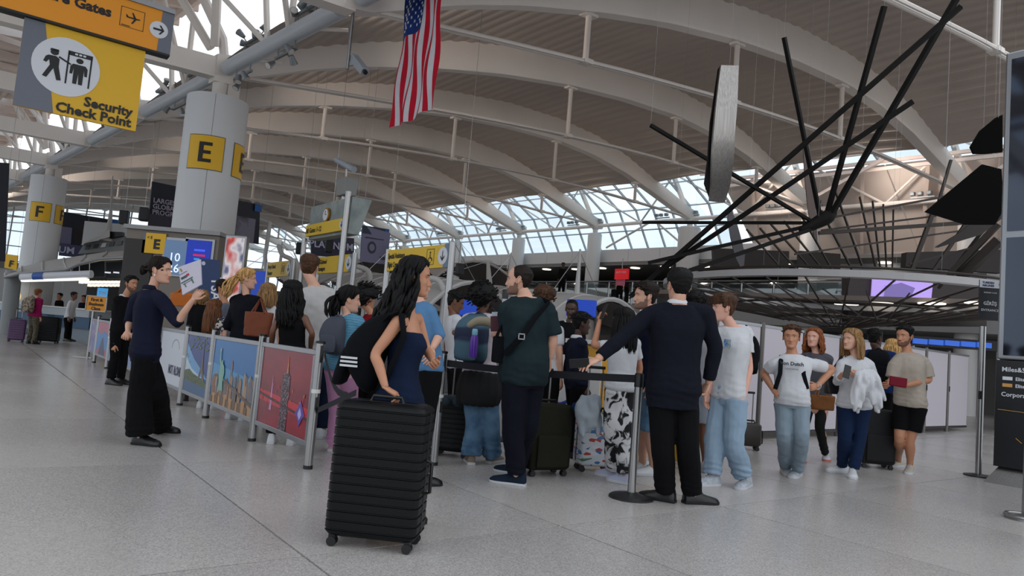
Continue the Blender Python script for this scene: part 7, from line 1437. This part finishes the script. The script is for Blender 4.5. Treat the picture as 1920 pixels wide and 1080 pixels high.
def plate(name, label, rows, m, wires=()):
    """rows of (left pixel, right pixel) pairs top to bottom with depth each"""
    g_ = MB(); rl = [[at(*a, Y_), at(*b, Y_ + d)] for a, b, Y_, d in rows]; nn = (rl[0][1] - rl[0][0]).cross(rl[-1][0] - rl[0][0]).normalized() * .03
    rings = [[a, b, b + nn, a + nn] for a, b in rl]; g_.ring_loft(rings); o = g_.build(name, m, smooth=True, angle=40); tag(o, label, 'sculpture')
    for x, y, Y_ in wires: q = at(x, y, Y_); MB().cyl(q, V(q.x, q.y, roofz(q)), .0015, 5).build('wire', STEEL, o)
plate('hanging_plate', 'tall curved brushed steel plate hanging in the middle of the roof', [((1352, 122), (1385, 123), 9.2, .1), ((1347, 160), (1384, 162), 9.1, .1), ((1342, 205), (1382, 206), 9.0, .1), ((1338, 250), (1378, 250), 9.0, .1), ((1335, 300), (1376, 301), 9.1, .1), ((1334, 345), (1369, 348), 9.3, .1), ((1331, 377), (1359, 380), 9.4, .1)], PL, ((1368, 123, 9.25),))
plate('hanging_plate', 'thin dark edge plate beside the brushed steel plate', [((1348, 130), (1352, 124), 9.25, .0), ((1333, 230), (1340, 226), 9.35, .0), ((1328, 300), (1335, 300), 9.5, 0), ((1322, 345), (1332, 372), 9.6, 0)], mat('plate_edge', (40, 38, 40), .35, .9))
plate('sculpture_blade', 'narrow grey tapered blade leaning above the officer', [((1366, 396), (1372, 396), 11.8, .0), ((1364, 410), (1380, 412), 11.8, .0), ((1370, 445), (1388, 440), 11.8, 0), ((1378, 480), (1397, 478), 11.8, 0), ((1388, 500), (1395, 498), 11.8, 0)], mat('blade_grey', (84, 82, 86), .45, .6), ((1369, 397, 11.8),))
plate('sculpture_blade', 'long thin grey blade hanging behind the bar knot', [((1506, 270), (1518, 272), 12.6, 0), ((1509, 330), (1526, 330), 12.6, 0), ((1516, 400), (1530, 400), 12.6, 0), ((1527, 445), (1533, 455), 12.6, 0)], mat('blade_rust', (96, 84, 80), .5, .5), ((1512, 271, 12.6),))
plate('hanging_plate', 'large black four-sided plate at the right edge', [((1842, 308), (1878, 317), 9.6, 0), ((1800, 343), (1880, 345), 9.6, 0), ((1735, 397), (1878, 400), 9.6, 0), ((1812, 421), (1866, 421), 9.6, 0)], PLD, ((1842, 309, 9.6), (1870, 317, 9.6)))
plate('hanging_plate', 'grey pointed plate below the large black plate', [((1872, 384), (1878, 384), 10.2, 0), ((1838, 402), (1878, 410), 10.2, 0), ((1800, 436), (1840, 440), 10.2, 0), ((1754, 463), (1760, 464), 10.2, 0)], mat('plate_grey', (56, 50, 48), .5, .4), ((1860, 400, 10.2),))
plate('hanging_plate', 'curved black plate half hidden by the tall kiosk', [((1868, 220), (1880, 215), 9.0, 0), ((1838, 245), (1880, 250), 9.0, 0), ((1820, 275), (1880, 285), 9.0, 0), ((1826, 288), (1850, 288), 9.0, 0)], PLD, ((1872, 221, 9.0),))
# ------------------------------------------------------------------ tall display kiosk and entrance sign at the right edge
KX = -GV; kn = KX.cross(GUP); K0 = gp(1843, 903); 
KT = thing('display_kiosk', 'very tall mirror-fronted display kiosk at the right edge with white lettering', 'kiosk', K0)
kb = gp(1866, 900) - kn * .0; wdk = 2.6
MB().hexa([K0, K0 + KX * wdk, K0 + KX * wdk - kn * .9, K0 - kn * .9] + [K0 + KX * (.12) - kn * .12 + V(0, 0, .2), K0 + KX * wdk - kn * .12 + V(0, 0, .2), K0 + KX * wdk - kn * .7 + V(0, 0, .2), K0 + KX * .12 - kn * .7 + V(0, 0, .2)]).build('plinth', STEEL, KT)
B0 = K0 + KX * .08 - kn * .06; top = 5.2
MB().box(B0 + KX * wdk / 2 - kn * .2 + V(0, 0, .2 + .62), wdk, .4, 1.24, KX, kn).build('black_panel', mat('kiosk_black', (16, 17, 21), .35), KT)
MB().box(B0 + KX * wdk / 2 - kn * .2 + V(0, 0, 1.45 + (top - 1.45) / 2), wdk, .4, top - 1.45, KX, kn).build('cabinet', ALU, KT, bevel=.02)
GLS = mat('mirror_glass', (70, 74, 84), .06, .9)
for z0, z1 in ((1.5, 2.9), (2.98, 5.1)): MB().box(B0 + KX * (wdk / 2 + .03) + kn * .005 + V(0, 0, (z0 + z1) / 2), wdk - .08, .02, z1 - z0, KX, kn).build('glass_front', GLS, KT)
for k, (s_, tx) in enumerate(((.075, 'Miles&Smiles'), (.055, 'Elite Plus'), (.055, 'Elite'), (.07, 'Corporate Club'))): text(KT, tx, B0 + KX * (.06 if k in (0, 3) else .2) + V(0, 0, 1.31 - (0, .10, .18, .29)[k]) , KX, GUP, s_, SIGNW, bold=.001, lift=.006)
for k in (1, 2): MB().box(B0 + KX * .12 + kn * .004 + V(0, 0, 1.33 - (0, .10, .18)[k]), .1, .004, .04, KX, kn).build('card_mark', SIGNW if k == 1 else mat('card_gold', (200, 150, 80), .5), KT)
MB().tube([B0 + KX * (.03 + .2 * k) + kn * .006 + V(0, 0, .86 - .004 * k * k) for k in range(8)], .003, 4).build('gold_line', mat('card_gold', (200, 150, 80), .5), KT); MB().bar(B0 + KX * .22 + kn * .006 + V(0, 0, .55), B0 + KX * .28 + kn * .006 + V(0, 0, .5), .01, .004).build('gold_mark', mat('card_gold', (200, 150, 80), .5), KT)
q = gp(1834, 893); t = thing('entrance_sign', 'steel post sign with airline panel reading GIRIS ENTRANCE beside the kiosk', 'sign', q)
MB().lathe(q, [(.16, 0), (.16, .015), (.1, .025), (.03, .03)], 30).build('base', mat('base_black', (26, 26, 28), .4), t, smooth=True); MB().lathe(q, [(.036, .03), (.036, 1.86)], 18).build('pole', POSTM, t, smooth=True); MB().box(q + V(-.03, -.03, 1.0), .03, .03, .1).build('clip', DARK, t)
S0 = at(1834, 597, q.y); zt = at(1838, 524, q.y).z; SX = V(1, -.06, 0).normalized(); wq = .30; h_ = zt - S0.z
MB().box(S0 + SX * wq / 2 + V(0, 0, h_ / 2), wq, .02, h_, SX, V(.06, 1, 0)).build('board', mat('sign_charcoal', (34, 36, 42), .5), t, bevel=.004); poly(t, 'white_band', [(0, h_ * .8), (wq, h_ * .8), (wq, h_), (0, h_)], S0, SX, GUP, SIGNW, .012)
text(t, 'TURKISH', S0 + SX * .03 + V(0, 0, h_ * .905), SX, GUP, .036, mat('type_navy', (30, 40, 90), .5), bold=.001, lift=.014); text(t, 'AIRLINES', S0 + SX * .03 + V(0, 0, h_ * .83), SX, GUP, .036, mat('type_navy', (30, 40, 90), .5), bold=.001, lift=.014); poly(t, 'red_disc', circ(.255, h_ * .9, .024), S0, SX, GUP, mat('disc_red', (200, 20, 40), .5), .015); poly(t, 'bird_mark', [(.24, h_ * .89), (.255, h_ * .9 + .004), (.27, h_ * .9 + .010), (.258, h_ * .9 - .010)], S0, SX, GUP, SIGNW, .018)
text(t, 'BUSINESS CLASS', S0 + SX * wq * .44 + V(0, 0, h_ * .66), SX, GUP, .022, SIGNW, align='CENTER', lift=.014); text(t, 'G\u0130R\u0130\u015e', S0 + SX * wq * .44 + V(0, 0, h_ * .36), SX, GUP, .058, SIGNW, align='CENTER', bold=.001, lift=.014); text(t, 'ENTRANCE', S0 + SX * wq * .44 + V(0, 0, h_ * .2), SX, GUP, .042, SIGNW, align='CENTER', lift=.014)
for a in (bpy.data.scenes['scratch'], bpy.data.scenes['type_setting']): bpy.data.scenes.remove(a)
